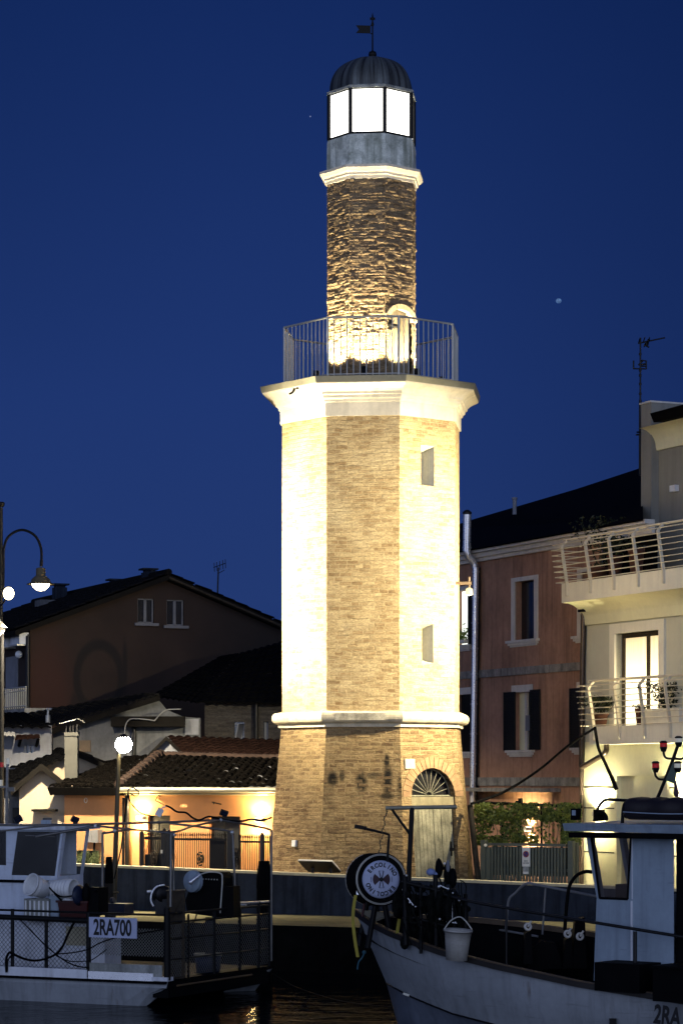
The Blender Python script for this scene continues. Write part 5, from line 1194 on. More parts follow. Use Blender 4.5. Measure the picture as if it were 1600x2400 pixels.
# pergola with vine
PF = Fr(((1120-CX)/F*54.2, 54.2), ((1360-CX)/F*53.0-(1120-CX)/F*54.2, -1.2))
pg = thing('pergola', 'thin dark metal pergola frame above the slatted gate', 'pergola', PF.W(1, 0, -.8))
mb = MB(); mb.tube([PF.H(1126, 1881, 0), PF.H(1364, 1891, 0)], .03, 6); mb.tube([PF.H(1116, 1905, 0), PF.H(1364, 1906, 0)], .012, 4)
mb.build('beam', M['black'], pg)
for x, r_ in ((1131, .022), (1177, .022), (1217, .045), (1268, .022), (1315, .022)):
    u, z = PF.hit(x, 1884); MB().tube([PF.W(u, 0, -.8), PF.W(u, 0, z)], r_, 6).build('post', M['black'], pg)
mb = MB(); PF.pbox(mb, 1213, 1871, 1220, 1886, -.03, .05); mb.tube(arc([PF.H(1214, 1880, .0), PF.H(1209, 1878, .05), PF.H(1206, 1884, .05)], 4), .015, 5); mb.build('bracket', M['black'], pg)
vn = thing('climbing_vine', 'leafy green vine trained along the pergola above the gate', 'vine', PF.W(1.2, .1, -.8))
mb = MB(); rv_ = random.Random(5); cnt = 0
def dens(x, y):
    d = 1.0 if y < 1922 else .45
    if y < 1890+8*math.sin(x*.06)+5*math.sin(x*.17): d *= .25
    if 1225 < x < 1252 and y > 1918: d *= .14          # gap where the lamp shines through
    if 1252 < x < 1312 and y > 1926: d *= .14+.25*(x > 1275 and x < 1290)
    if 1150 < x < 1172 and 1932 < y < 1962: d *= .08
    if x > 1315 and y > 1925: d = .8
    if y > 1958 and x < 1260: d = max(d, .75)
    return d*(.55+.9*noise.noise(Vector((x*.05, y*.06, 1)))+.35)
while cnt < 5200:
    x, y = rv_.uniform(1112, 1360), rv_.uniform(1882, 1982)
    if rv_.random() > dens(x, y): continue
    cnt += 1; p = PF.H(x, y, rv_.gauss(.05, .16)); l = rv_.uniform(.025, .055)
    d1 = Vector((rv_.gauss(0, 1), rv_.gauss(0, .8), rv_.gauss(-.4, .8))).normalized()*l; d2 = d1.cross(Vector((rv_.gauss(0, .4), 1, rv_.gauss(0, .4)))).normalized()*l*.5
    mb.face([p-d1, p+d2-d1*.1, p+d1, p-d2-d1*.1])
mb.build('foliage', M['leaf'], vn)
mb = MB()
for i in range(16):
    x = 1116+i*15.5; y0 = rv_.uniform(1900, 1925); mb.tube(arc([PF.H(x, 1885+rv_.random()*8, .03), PF.H(x+rv_.uniform(-8, 8), y0, .06), PF.H(x+rv_.uniform(-8, 8), 1950, .02), PF.H(x+rv_.uniform(-4, 4), 1985, .0)], 4), .008, 4)
mb.build('stem', M['wood'], vn)
# cables between tower, pergola and balcony
mb = MB(); mb.tube(arc([P(1104, 1884, 52.2), P(1180, 1856, 53), P(1260, 1806, 53.5), P(1330, 1748, 54), P(1390, 1708, 54.3)], 6), .030, 6)
tag(mb.build('overhead_cable', M['rubber']), 'black cable rising from the lighthouse base to the lower balcony', 'cable')
mb = MB(); mb.tube(arc([P(1393, 1704, 54.2), P(1397, 1730, 54.3), P(1403, 1758, 54.3), P(1420, 1795, 54.4), P(1436, 1830, 54.5), P(1444, 1851, 54.5)], 5), [.034]*19+[.045]*7, 6)
tag(mb.build('hanging_cable', M['rubber']), 'thick black cable hanging from the lower balcony against the pale wall', 'cable')
# ================================================================== LAMPS ON THE QUAY
dl = thing('street_lamp', 'slim quay lamp post with one brilliant round lamp in front of the salmon house', 'street lamp', P(264, 2150, 46.4))
b0, t0 = P(265, 2150, 46.4), P(279, 1768, 46.4); b0.z = -.65
mb = MB(); mb.tube([b0, b0.lerp(t0, .5), t0], [.055, .045, .036], 10); mb.tube([b0, b0+Vector((0, 0, .12))], .10, 10); mb.tube([P(260, 2094, 46.35), P(278, 2091, 46.3)], .02, 5); mb.build('post', M['gold'] if False else mat('bronze lamp post', (.06, .05, .03), .4, metal=.6), dl)
c = P(290, 1745, 46.3); mb = MB(); mb.tube(arc([t0, P(280, 1757, 46.4), P(284, 1750, 46.35)], 4), .03, 7); mb.build('lamp_neck', M['iron'], dl); mb = MB(); mb.lathe(c, [(.0, .20), (.05, .19), (.08, .15), (.09, .12)], 14); mb.build('lamp_head', M['iron'], dl)
mb = MB(); mb.ball(c, .155, 10); mb.build('globe', glow('brilliant street lamp globe', (1, .88, .58), 220), dl)
# tall double lamp with floodlight at the left edge
YP = 54.3; tl = thing('tall_street_lamp', 'tall dark lamp post with a hooked arm, bell shade and floodlight at the left edge', 'street lamp', P(2, 2000, YP)*1)
tl.location.z = -.8
px0 = 2
mb = MB(); b0 = P(px0, 1900, YP); mb.tube([Vector((b0.x, YP, -.8)), P(px0, 1460, YP)], .075, 10); mb.tube([P(px0, 1460, YP), P(px0, 1190, YP)], .05, 10); mb.lathe(P(px0+1, 1182, YP), [(.05, -.06), (.075, -.03), (.085, .03), (.06, .05), (0, .05)], 12); pst = mb.build('post', M['black'], tl)
mb = MB(); mb.tube(arc([P(8, 1385, YP), P(9, 1330, YP), P(10, 1285, YP), P(22, 1256, YP), P(52, 1242, YP), P(82, 1255, YP), P(96, 1282, YP), P(98, 1312, YP), P(97, 1327, YP)], 6), .028, 8)
for y in (1287, 1344): mb.tube([P(0, y, YP), P(11, y, YP)], .045, 6)
mb.tube([P(98, 1313, YP), P(97, 1328, YP)], .035, 8); mb.build('hooked_arm', M['black'], tl)
c = P(96, 1369, YP); mb = MB(); mb.lathe(c, [(.03, .36), (.10, .34), (.105, .18), (.13, .165), (.20, .10), (.22, .035), (.305, .0), (.30, -.012), (.215, .01), (.19, .05)], 20); mb.build('bell_shade', mat('brass coloured shade', (.20, .16, .085), .4, metal=.5), tl)
mb = MB(); mb.lathe(c, [(0, -.15), (.09, -.13), (.17, -.06), (.20, .015), (.16, .04)], 16); mb.build('bulb', M['lampglow'], tl)
light('bell_light', 'SPOT', c+Vector((0, 0, -.36)), 8000, (1, .84, .58), .15, aim=c+Vector((.25, .5, -2.2)), ang=128, blend=.5, parent=tl)
fc = P(21, 1391, YP-.75); mb = MB(); ax = Vector((.62, -.77, -.1)).normalized()
mb.lathe(fc-ax*.10, [(0, -.03), (.10, -.03), (.15, .09), (.15, .10)], 14, axis=ax); mb.tube([P(2, 1420, YP), P(9, 1412, YP-.3), P(17, 1398, YP-.72)], .02, 6); fh = mb.build('floodlight', M['iron'], tl)
mb = MB(); mb.lathe(fc, [(0, 0.02), (.135, 0)], 14, axis=ax); mb.build('lens', M['lampglow'], fh)
mb = MB(); mb.lathe(P(-4, 1472, YP), [(.20, .0), (.08, .16), (.06, .24)], 12); mb.lathe(P(-4, 1490, YP), [(.06, -.15), (.10, .0), (.16, .14), (.15, .16)], 12); mb.build('lantern', M['trim'], tl)
FC = (1, .87, .57)
light('flood_left', 'SPOT', fc+Vector((.28, -.08, 0)), 24000, FC, .12, aim=(TC.x-1.2, TC.y-3.0, 6.3), ang=86, blend=.8, parent=tl)
# right-hand floodlight on its own post just outside the picture
fp = thing('floodlight_post', 'floodlight on a thin post by the pale building', 'floodlight', (7.2, 49.3, -.8))
mb = MB(); mb.tube([(7.2, 49.3, -.8), (7.2, 49.3, 5.8)], .06, 8); mb.build('post', M['black'], fp)
fc2 = Vector((7.1, 49.35, 5.9)); ax = (Vector((TC.x+1, TC.y-1.5, 6))-fc2).normalized(); mb = MB(); mb.lathe(fc2-ax*.1, [(0, -.03), (.12, -.03), (.17, .09), (.17, .10)], 14, axis=ax); fh = mb.build('floodlight', M['iron'], fp)
mb = MB(); mb.lathe(fc2-ax*.1, [(0, 0.06), (.15, .06)], 14, axis=ax); mb.build('lens', M['lampglow'], fh)
light('flood_right', 'SPOT', fc2+ax*.1, 13000, FC, .12, aim=(TC.x-1.1, TC.y-1.0, 5.4), ang=92, blend=.8, parent=fp)

# ================================================================== WHITE CLAM BOAT (left)
BA, BB = Vector((-5.505, 40.6, 0)), Vector(((395-CX)/F*39.2, 39.2, 0))
BF_ = Fr((BB.x, BB.y), (BB.x-BA.x, BB.y-BA.y))     # u: 0 at the near stern corner, negative towards the bow; v: negative = inboard
def BH(px, py, v=0): return BF_.H(px, py, v)
EN = -BF_.n                                          # inboard direction
EF = Fr((BB.x, BB.y), (EN.x, EN.y))                  # end face: u inboard, outward normal = boat u
BW = 3.38; BLn = 9.0
zG = BF_.hit(395, 2298)[1]
WB_ = thing('fishing_boat', 'white fishing boat 2RA700 with wire mesh railings moored at left', 'boat', (BB.x-2, BB.y+1.5, -1.5))
def zg(u): return zG-.035*abs(u+0)*0 + .012*(-u)*0 + .02*math.sin(max(0, min(1, -u/4))*math.pi)*-1
mb = MB(); st = []
for u in (0, -.08, -.35, -.8, -1.6, -3, -5, -7, -9):
    t = min(1, -u/1.1); zb = -1.36-.14*t   # the stern rises out of the water
    zl = zG-.10-(.42+.30*t)*min(1, .12+t)
    st.append([BF_.W(u, 0, zG), BF_.W(u-.02, .03, zG-.12), BF_.W(u-.03, -.02, (zG-.12+max(-1.9, zG-.12-.75*t))/2), BF_.W(u-.05, -.12, max(-1.9, zG-.14-.75*t))])
mb.grid(st, sm=False); mb.build('hull', M['hull_light'], WB_)
mb = MB(); OFz = .10
mb.hexa([BF_.W(-BLn, 0, zG-.02), BF_.W(0, 0, zG-.02), BF_.W(0, -BW, zG-.02), BF_.W(-BLn, -BW, zG-.02), BF_.W(-BLn, .0, zG), BF_.W(0, .0, zG), BF_.W(0, -BW, zG), BF_.W(-BLn, -BW, zG)]); mb.build('deck', M['hull_dark'], WB_)
mb = MB(); ud = BF_.hit(208, 2300)[0]; BF_.box(mb, -BLn, ud, -.14, .05, zG-.02, zG+.12); mb.build('gunwale', M['boatwhite'], WB_, label='white rubbing strake along the side')
mb = MB(); BF_.box(mb, -BLn, -.02, .0, .07, zG-.06, zG-.022); mb.build('rubbing_band', M['rubber'], WB_)
mb = MB(); BF_.box(mb, ud+.02, -.25, -.06, .045, zG-.02, zG+.10); mb.build('metal_sill', M['steel'], WB_)
mb = MB(); BF_.box(mb, -.26, .02, -.12, .07, zG-.01, zG+.05); mb.build('corner_fender', M['boatwhite'], WB_)
# dark end face and raked far hull
mb = MB(); EF.box(mb, .03, BW-.02, -.3, -.02, zG-.28, zG-.03); mb.face([EF.W(.1, -.05, zG-.28), EF.W(BW-.1, -.05, zG-.28), EF.W(BW-.3, -.8, -1.52), EF.W(.3, -.8, -1.52)]); mb.build('transom', M['hull_dark'], WB_)
mb = MB()
q = [EF.W(BW-.18, 0, zG-.02), EF.W(BW+.06, 0, zG-.02), EF.W(BW+.02, -.3, zG-.55), EF.W(BW-.42, -.95, -1.5), EF.W(BW-.20, -.25, zG-.45)]
mb.face([EF.W(BW-.08, .02, zG-.05), EF.W(BW+.05, .0, zG-.05), EF.W(BW-.02, -.35, zG-.5), EF.W(BW-.6, -.9, zG-.56)]); mb.face([EF.W(BW-.08, .02, zG-.05), EF.W(BW-.6, -.9, zG-.56), EF.W(BW-1.4, -.9, zG-.56)][:3]) if False else None
mb.face([BF_.W(0, -BW, zG), BF_.W(-BLn, -BW, zG), BF_.W(-BLn, -BW, -1.7), BF_.W(-1, -BW, -1.7)]); mb.build('far_hull', M['hull_light'], WB_)
mb = MB(); mb.tube([EF.W(.25, .01, zG-.10), EF.W(2.7, .01, zG-.10)], .018, 5); mb.build('rub_rail', M['gold'], WB_)
# side rails, stanchions and mesh
mb = MB(); rn = [(2131, .018), (2149, .045), (2276, .018)]
uR = -.03
zs_ = {y: (BF_.hit(0, y)[1], BF_.hit(208, y+9)[1]) for y, _ in rn}
u0_ = BF_.hit(0, 2200)[0]
def zr_(y, u): z0, z1 = zs_[y]; ua, ub = u0_, ud; return z0+(z1-z0)*(u-ua)/(ub-ua)
for y, r_ in rn:
    ue = ud if y != 2131 else uR
    mb.tube([BF_.W(-BLn, 0, zr_(y, -BLn) if y != 2131 else zr_(y, -4)), BF_.W(ue, 0, zr_(y, min(ue, ud)))], r_, 6)
mb.build('side_rail', M['black'], WB_)
for px, y0, r_ in ((30, 2130, .03), (109, 2150, .030), (208, 2140, .04), (392, 2128, .055)):
    u, z = BF_.hit(px, y0); MB().tube([BF_.W(u, 0, zG-.0), BF_.W(u, 0, z)], r_, 7).build('stanchion', M['black'], WB_)
def net(mb, fr, ua, ub, z0, z1, v, sp=.052, r=.0035):
    H_ = z1-z0; n = int((ub-ua+H_)/sp)
    for s_ in (1, -1):
        for i in range(n):
            x0 = ua-H_+i*sp if s_ > 0 else ua+i*sp
            p = []
            x1 = x0+s_*H_
            t0_ = max(0, (ua-x0)/(s_*H_) if s_ > 0 else (x0-ub)/H_); t1_ = min(1, (ub-x0)/H_ if s_ > 0 else (x0-ua)/H_)
            if t1_-t0_ < .02: continue
            a, b_ = fr.W(x0+s_*H_*t0_, v, z0+H_*t0_), fr.W(x0+s_*H_*t1_, v, z0+H_*t1_)
            dv = Vector((0, 0, r*1.4)); mb.face([a-dv, b_-dv, b_+dv, a+dv])
    return mb
mb = MB(); net(mb, BF_, -4.2, ud, zr_(2276, -2), zr_(2149, -2), -.01, sp=.078, r=.0032); mb.build('side_netting', M['meshdark'], WB_)
mb = MB(); net(mb, BF_, ud, -.05, zG+.36, zr_(2131, ud)-.22, -.01); net(mb, EF, .05, BW-.05, zG+.04, zG+.86, 0, sp=.07, r=.0045); mb.build('end_netting', M['meshwire'], WB_)
mb = MB()
for dz_, r_ in ((.30, .012), (.62, .014), (.88, .018), (1.02, .02)): mb.tube([EF.W(0, 0, zG+dz_+.02), EF.W(BW, 0, zG+dz_)], r_, 6)
mb.build('end_rail', M['iron'], WB_)
mb = MB(); mb.tube([EF.W(BW*.68, 0, zG+1.10), EF.W(BW-.02, 0, zG+1.08)], .022, 7); mb.build('bright_rail', M['steel'], WB_); mb = MB(); mb.tube([BF_.W(-1.2, -2.9, zG+1.06), BF_.W(-.2, -2.9, zG+1.04)], .03, 7); mb.build('bright_rail', M['steel'], WB_)
for u in (.62, 1.45, 2.3, 2.95, BW-.06): MB().tube([EF.W(u, .0, zG), EF.W(u, 0, zG+(1.0 if u < 2.9 else 1.1))], .028 if u > .7 else .02, 6).build('end_stanchion', M['black'], WB_)
# registration board
mb = MB(); a, z1 = BF_.hit(209, 2149, .05); b_, _ = BF_.hit(321, 2151, .05); z0 = BF_.hit(260, 2198, .05)[1]; BF_.box(mb, a, b_, .035, .05, z0, z1); rb = mb.build('registration_board', M['lifewhite'], WB_)
def bm_(fr, u, v, z): return Matrix.Translation(fr.W(u, v, z)) @ Matrix(((fr.u.x, 0, fr.n.x), (fr.u.y, 0, fr.n.y), (0, 1, 0))).to_4x4()
mb = MB(); mb.text('2RA700', .345, bm_(BF_, (a+b_)/2-.005, .053, (z0+z1)/2-.01), .010, sx=.66 if False else .62); mb.build('lettering', M['ink'], rb)
mb = MB(); a, z1 = BF_.hit(210, 2256, .02); b_, _ = BF_.hit(380, 2256, .02); BF_.box(mb, a, b_, 0.0, .02, z1-.26, z1); mb.build('kick_plate', M['lead'], WB_)
# deck house behind the mesh
mb = MB(); v0 = -.55; a = BF_.hit(-80, 2200, v0)[0]; b_ = BF_.hit(246, 2200, v0)[0]; zt_ = BF_.hit(100, 2158, v0)[1]
BF_.box(mb, a, b_, v0-.5, v0, zG+.002, zt_); mb.build('deck_house', M['boatwhite'], WB_)
mb = MB(); BF_.pbox(mb, 155, 2172, 206, 2216, v0+.002, v0+.02); mb.build('hatch', M['coping'], WB_)
# wheelhouse
wv = -.8; wa = BF_.hit(-90, 2000, wv)[0]; wbt = BF_.hit(148, 1945, wv)[0]; wbm = BF_.hit(134, 2056, wv)[0]; zR = BF_.hit(60, 1944, wv)[1]; zS = BF_.hit(60, 2058, wv)[1]
win = [BF_.hit(28, 1948, wv), BF_.hit(128, 2052, wv)]; wxa, wxb = BF_.hit(42, 1948, wv)[0], BF_.hit(28, 2052, wv)[0]
zw1, zw0 = BF_.hit(80, 1949, wv)[1], BF_.hit(80, 2052, wv)[1]
mb = MB()
def q(u, z): return BF_.W(u, wv, z)
mb.face([q(wa, zt_), q(wbm, zt_), q(wbm, zw0), q(wa, zw0)]); mb.face([q(wa, zw1), q(wbt, zw1), q(wbt, zR), q(wa, zR)])
e1, e2 = BF_.hit(129, 2052, wv)[0], BF_.hit(143, 1949, wv)[0]
mb.face([q(wxb, zw0), q(wxb-0, zw0), q(wxa, zw1), q(wxa-.02, zw1)][1:]) if False else None
w2a, w2b = BF_.hit(-20, 1955, wv)[0], BF_.hit(15, 1955, wv)[0]
mb.face([q(w2b, zw0), q(wxb, zw0), q(wxa, zw1), q(w2b, zw1)]); mb.face([q(e1, zw0), q(wbm, zw0), q(wbt, zw1), q(e2, zw1)]); mb.face([q(wa, zw0), q(w2a, zw0), q(w2a, zw1), q(wa, zw1)]); mb.face([q(w2a, zw0), q(w2b, zw0), q(w2b, zw0+.16), q(w2a, zw0+.16)])
# forward end wall, rear faces
B_ = lambda u, v, z: BF_.W(u, v, z)
mb.face([B_(wbm, wv, zt_), B_(wbm, wv-.8, zt_), B_(wbm, wv-.8, zw0), B_(wbm, wv, zw0)])
mb.face([B_(wbm, wv, zw0), B_(wbm, wv-.10, zw0), B_(wbt, wv-.10, zw1), B_(wbt, wv, zw1)]); mb.face([B_(wbm, wv-.7, zw0), B_(wbm, wv-.8, zw0), B_(wbt, wv-.8, zw1), B_(wbt, wv-.7, zw1)]); mb.face([B_(wbt, wv, zw1), B_(wbt, wv-.8, zw1), B_(wbt, wv-.8, zR), B_(wbt, wv, zR)])
mb.face([B_(wa, wv-.8, zt_), B_(wxb+.75, wv-.8, zt_), B_(wxb+.75, wv-.8, zR), B_(wa, wv-.8, zR)]); mb.face([B_(wa, wv-.8, zt_), B_(wbm, wv-.8, zt_), B_(wbm, wv-.8, zw0), B_(wa, wv-.8, zw0)])
wh = mb.build('wheelhouse', M['cabinwhite'], WB_)
mb = MB(); BF_.box(mb, wa, wbt+.12, wv-.95, wv+.12, zR, zR+.07); mb.build('wheelhouse_roof', M['boatwhite'], WB_)
m, nt, b = new_mat('smoky cabin glass'); 
b.inputs['Base Color'].default_value = (.02, .02, .022, 1); b.inputs['Roughness'].default_value = .06; b.inputs['Alpha'].default_value = .55
tc = nd(nt, 'TexCoord').outputs['Object']; lk(nt, mth(nt, 'ADD', .35, mth(nt, 'MULTIPLY', tex(nt, tc, s=3, detail=4), .4)), b.inputs['Alpha']); M['cabinglass'] = m
mb = MB(); mb.face([q(wxb, zw0), q(e1, zw0), q(e2, zw1), q(wxa, zw1)]); mb.face([q(w2a, zw0+.16), q(w2b, zw0+.16), q(w2b, zw1), q(w2a, zw1)]); mb.build('window_glass', M['cabinglass'], wh)
mb = MB(); mb.face([B_(wxb-.2, wv-.5, zt_), B_(wxb+.62, wv-.5, zt_), B_(wxb+.55, wv-.5, zw1+.05), B_(wxb-.2, wv-.5, zw1+.05)]); mb.face([B_(wa, wv-.7, zt_), B_(wxb+.3, wv-.7, zt_), B_(wxb+.3, wv-.7, zR-.02), B_(wa, wv-.7, zR-.02)]); mb.box(BF_.H(115, 2045, wv-.5), (.24, .3, .40)); mb.tube([BF_.H(93, 2049, wv-.4), BF_.H(103, 2024, wv-.4)], .03, 5); mb.build('cabin_interior', M['rubber'], wh)
mb = MB(); BF_.box(mb, wa, wbm+.03, wv, wv+.03, BF_.hit(60, 2066, wv)[1]-.02, BF_.hit(60, 2066, wv)[1]+.025); mb.build('rub_strip', M['rubber'], wh)
# things on the wheelhouse roof: nav mast, small floodlights
nm_ = thing('navigation_mast', 'small mast with white and red lamps on the left boat roof', 'mast', BF_.H(17, 1926, -1.2))
mb = MB(); mb.tube([BF_.H(16, 1930, -1.2), BF_.H(18, 1790, -1.2)], .025, 7); mb.tube([BF_.H(18, 1802, -1.2), BF_.H(36, 1801, -1.2)], .012, 5); mb.tube([BF_.H(0, 1844, -1.2), BF_.H(20, 1845, -1.2)], .02, 5); mb.box(BF_.H(27, 1850, -1.2), (.12, .1, .07)); mb.build('pole', M['trim_dirty'], nm_)
mb = MB(); mb.tube([BF_.H(20, 1791, -1.2), BF_.H(20.5, 1777, -1.2)], .035, 8); mb.tube([BF_.H(3, 1842, -1.2), BF_.H(3, 1828, -1.2)], .035, 8); mb.build('white_lamp', M['whitelamp'], nm_)
mb = MB(); mb.tube([BF_.H(5, 1798, -1.2), BF_.H(5, 1787, -1.2)], .03, 8); mb.build('red_lamp', M['redlamp'], nm_)
def flood(px, py, Y, w, label, az=.4):
    t = thing('work_light', label, 'work light', P(px, py+8, Y), 'work lights on the left boat'); mb = MB(); mb.box(P(px, py, Y), (w, .05, w*.75), tilt=Matrix.Rotation(-.5, 3, 'X') @ Matrix.Rotation(az, 3, 'Y')); mb.build('lamp_body', M['iron'], t)
    mb = MB(); mb.box(P(px, py, Y)+Vector((.01, -.035, -.01)), (w*.8, .012, w*.55), tilt=Matrix.Rotation(-.5, 3, 'X') @ Matrix.Rotation(az, 3, 'Y')); mb.build('lens', M['glassblack'], t)
    mb = MB(); mb.tube([P(px-2, py+10, Y), P(px-1, py, Y)], .014, 5); mb.build('bracket', M['iron'], t)
flood(176, 1921, 40.3, .12, 'small square work light on the tube frame near the wheelhouse'); flood(43, 1920, 40.6, .13, 'dark work light on the wheelhouse roof beside the lamp mast', -.5); flood(525, 1906, 41.5, .13, 'dark work light at the peak of the tube frame', .35)
# tubular awning frame
fr_ = thing('tube_frame', 'bent steel tube frame over the deck of the left boat', 'frame', BF_.W(-1.2, -1.5, zG))
mb = MB()
T = lambda pts, r=.020, k=5: mb.tube(arc([P(*p) for p in pts], k), r, 7)
T([(-30, 1934, 40.3), (120, 1934, 40.2), (250, 1931, 40.4), (395, 1927, 41), (517, 1922, 41.4)]); T([(517, 1922, 41.4), (575, 1932, 41.7), (628, 1943, 42), (635, 1950, 42), (636, 1962, 42), (636, 2110, 42), (636, 2252, 42)])
T([(-30, 1952, 39.9), (70, 1940, 40), (140, 1934, 40.2)], .014); T([(84, 1961, 39.6), (160, 1948, 39.7), (224, 1936, 39.8)], .022); T([(224, 1936, 39.8), (310, 1944, 39.6), (400, 1953, 39.4)], .017)
T([(240, 1954, 40.9), (310, 1945, 40.6), (401, 1951, 39.5), (450, 1937, 40.4), (515, 1923, 41.3)], .017); T([(240, 2130, 40.9), (241, 2010, 40.9), (241, 1957, 40.9), (248, 1951, 40.9)], .020)
T([(400, 2125, 39.4), (401, 2030, 39.4), (401, 1966, 39.4), (403, 1953, 39.4)], .024); T([(408, 2100, 39.6), (407, 2030, 39.6), (406, 1958, 39.5)], .014)
T([(399, 1930, 41), (460, 1937, 41.1), (538, 1948, 41.3), (545, 1953, 41.3), (548, 2020, 41.3), (550, 2060, 41.3), (551, 2150, 41.3)], .020); T([(60, 1958, 39.8), (130, 1961, 39.8)], .008)
mb.build('tubes', mat('dull steel tube', (.16, .155, .145), .35, metal=.7), fr_)
mb = MB()
for p in ((269, 1947, 40.8), (407, 1957, 39.5), (544, 1951, 41.2), (224, 1936, 39.8), (517, 1922, 41.4)): mb.ball(P(*p), .032, 6)
mb.build('clamps', M['steel'], fr_)
mb = MB(); mb.tube(arc([P(300, 1852, 41.2), P(306, 1880, 41.2), P(330, 1905, 41.1), P(362, 1914, 41.1)], 6), .012, 5); mb.tube(arc([P(300, 1852, 41.2), P(312, 1846, 41.2), P(326, 1858, 41.2), P(318, 1866, 41.2), P(304, 1858, 41.2)], 5), .010, 5); mb.tube(arc([P(388, 1888, 41.1), P(400, 1893, 41.1), P(415, 1903, 41.1), P(436, 1905, 41.1), P(452, 1917, 41.2), P(468, 1922, 41.2), P(490, 1914, 41.3), P(515, 1919, 41.4), P(560, 1925, 41.6), P(590, 1920, 41.7), P(612, 1923, 41.8), P(637, 1916, 41.9)], 4), .017, 5)
mb.tube([P(300, 1860, 41.2), P(284, 1990, 41.0), P(268, 2060, 41)], .012, 5)
cb = mb.build('hanging_cable', M['rubber']); tag(cb, 'sagging black cable strung along the tube frame of the left boat', 'cable')
mb = MB(); c = P(374, 1904, 41.1); mb.box(c, (.10, .08, .13), tilt=Matrix.Rotation(.5, 3, 'Y')); mb.tube([c+Vector((.03, 0, .06)), P(389, 1889, 41.1)], .012, 5); tag(mb.build('junction_box', M['plastic']), 'small white junction box hanging on the black cable before the left door', 'junction box')
mb = MB(); mb.box(BF_.H(109, 1927, -1.0), (.16, .16, .07)); tag(mb.build('roof_box', M['cabinblue']), 'small pale blue box on the wheelhouse roof of the left boat', 'box')
# buckets, crates, winches on deck
def bucket(c, axis, r0, r1, h, mat_, label, cat='bucket', ribs=True, group=None):
    t = thing('bucket', label, cat, c, group); mb = MB()
    pr = [(0, 0), (r0, 0)]
    n = 3 if ribs else 0
    pr += [(r0+(r1-r0)*.55, h*.62)]
    for k in range(n): a = .66+.1*k; pr += [(r0+(r1-r0)*a, h*a), (r0+(r1-r0)*a+.014, h*(a+.01)), (r0+(r1-r0)*a+.014, h*(a+.035)), (r0+(r1-r0)*a, h*(a+.05))]
    pr += [(r1, h), (r1+.012, h), (r1+.012, h-.03), (r1-.006, h-.001), (r1-.012, h-.03), (r0-.01, .02), (0, .02)]
    mb.lathe(c, pr, 22, axis=axis); mb.build('bucket_shell', mat_, t); return t
bv = -.42
bucket(BH(104, 2086, bv)+Vector((.0, .05, 0)), (-.66, -.62, .32), .145, .178, .30, M['plastic'], 'white ribbed bucket lying tilted with its open mouth facing left')
bc = BH(116, 2083, bv-.15); t = thing('bucket_stack', 'stack of nested white buckets lying on its side beside the tilted bucket', 'bucket stack', bc)
mb = MB(); ax = (BF_.u*1.0).normalized()
pr = [(0, 0), (.12, 0)]
for k in range(7): pr += [(.12+.006*k, .06*k+.02), (.137+.006*k, .06*k+.022), (.137+.006*k, .06*k+.045), (.125+.006*k, .06*k+.05)]
pr += [(.17, .47), (.15, .47), (.12, .1)]
mb.lathe(bc, pr, 20, axis=ax); mb.build('bucket_shells', M['plastic'], t)
mb = MB(); mb.tube(arc([BH(116, 2080, bv+.15), BH(128, 2092, bv+.15), BH(145, 2102, bv+.15), BH(170, 2100, bv+.1)], 5), .014, 5); mb.tube([BH(128, 2094, bv+.14), BH(146, 2112, bv+.14)], .014, 5); mb.build('carrying_strap', M['rubber'], t)
cr = thing('fish_crate', 'translucent plastic crate under the tilted bucket', 'crate', BH(86, 2145, bv)); mb = MB(); a, z1 = BF_.hit(57, 2106, bv); b_ = BF_.hit(115, 2106, bv)[0]; z0 = zt_+.002
BF_.box(mb, a, b_, bv-.35, bv, z0, z0+.03)
for vv in (bv-.02, bv-.35): BF_.box(mb, a, b_, vv, vv+.02, z0+.03, z1)
for uu in (a, b_-.02): BF_.box(mb, uu, uu+.02, bv-.33, bv-.02, z0+.03, z1)
mb.build('crate_shell', M['lead'], cr); mb = MB()
for i in range(6): BF_.box(mb, a+.02+i*.085, a+.05+i*.085, bv, bv+.008, z0+.03, z1-.03)
mb.build('crate_ribs', M['plastic'], cr)
mb = MB(); BF_.pbox(mb, 115, 2089, 138, 2148, bv-.3, bv-.05); tag(mb.build('white_locker', M['cabinblue']), 'pale upright locker between the crate and the red tub', 'locker')
rt = thing('red_tub', 'dark red plastic tub with a white float in it on the left boat', 'tub', BH(170, 2148, bv-.2)); mb = MB(); a, z1 = BF_.hit(134, 2111, bv+.05); b_ = BF_.hit(204, 2111, bv+.05)[0]
mb.hexa([BF_.W(a+.05, bv, z0), BF_.W(b_-.05, bv, z0), BF_.W(b_-.05, bv-.4, z0), BF_.W(a+.05, bv-.4, z0), BF_.W(a, bv+.04, z1), BF_.W(b_, bv+.04, z1), BF_.W(b_, bv-.42, z1), BF_.W(a, bv-.42, z1)]); BF_.box(mb, a-.02, b_+.02, bv+.03, bv+.06, z1-.03, z1+.006); mb.build('tub_shell', M['red'], rt)
mb = MB(); mb.ball(BH(164, 2110, bv-.15), .10, 8, sx=1.2, sz=.6); tag(mb.build('white_float', M['plastic']), 'white float lying in the dark red tub', 'float')
fd = thing('fender_rack', 'upright dark oval fenders and disc standing beside the red tub', 'fenders', BH(196, 2130, bv)); mb = MB(); mb.lathe(BH(186, 2098, bv+.05), [(0, -.03), (.1, -.03), (.17, 0), (.1, .03), (0, .03)], 18, axis=BF_.u*.9+Vector((.15, -.3, .05))); mb.build('disc', M['bluedrum'], fd)
mb = MB(); mb.ball(BH(203, 2094, bv), .09, 9, sx=.75, sz=1.9); mb.build('fender', M['rubber'], fd)
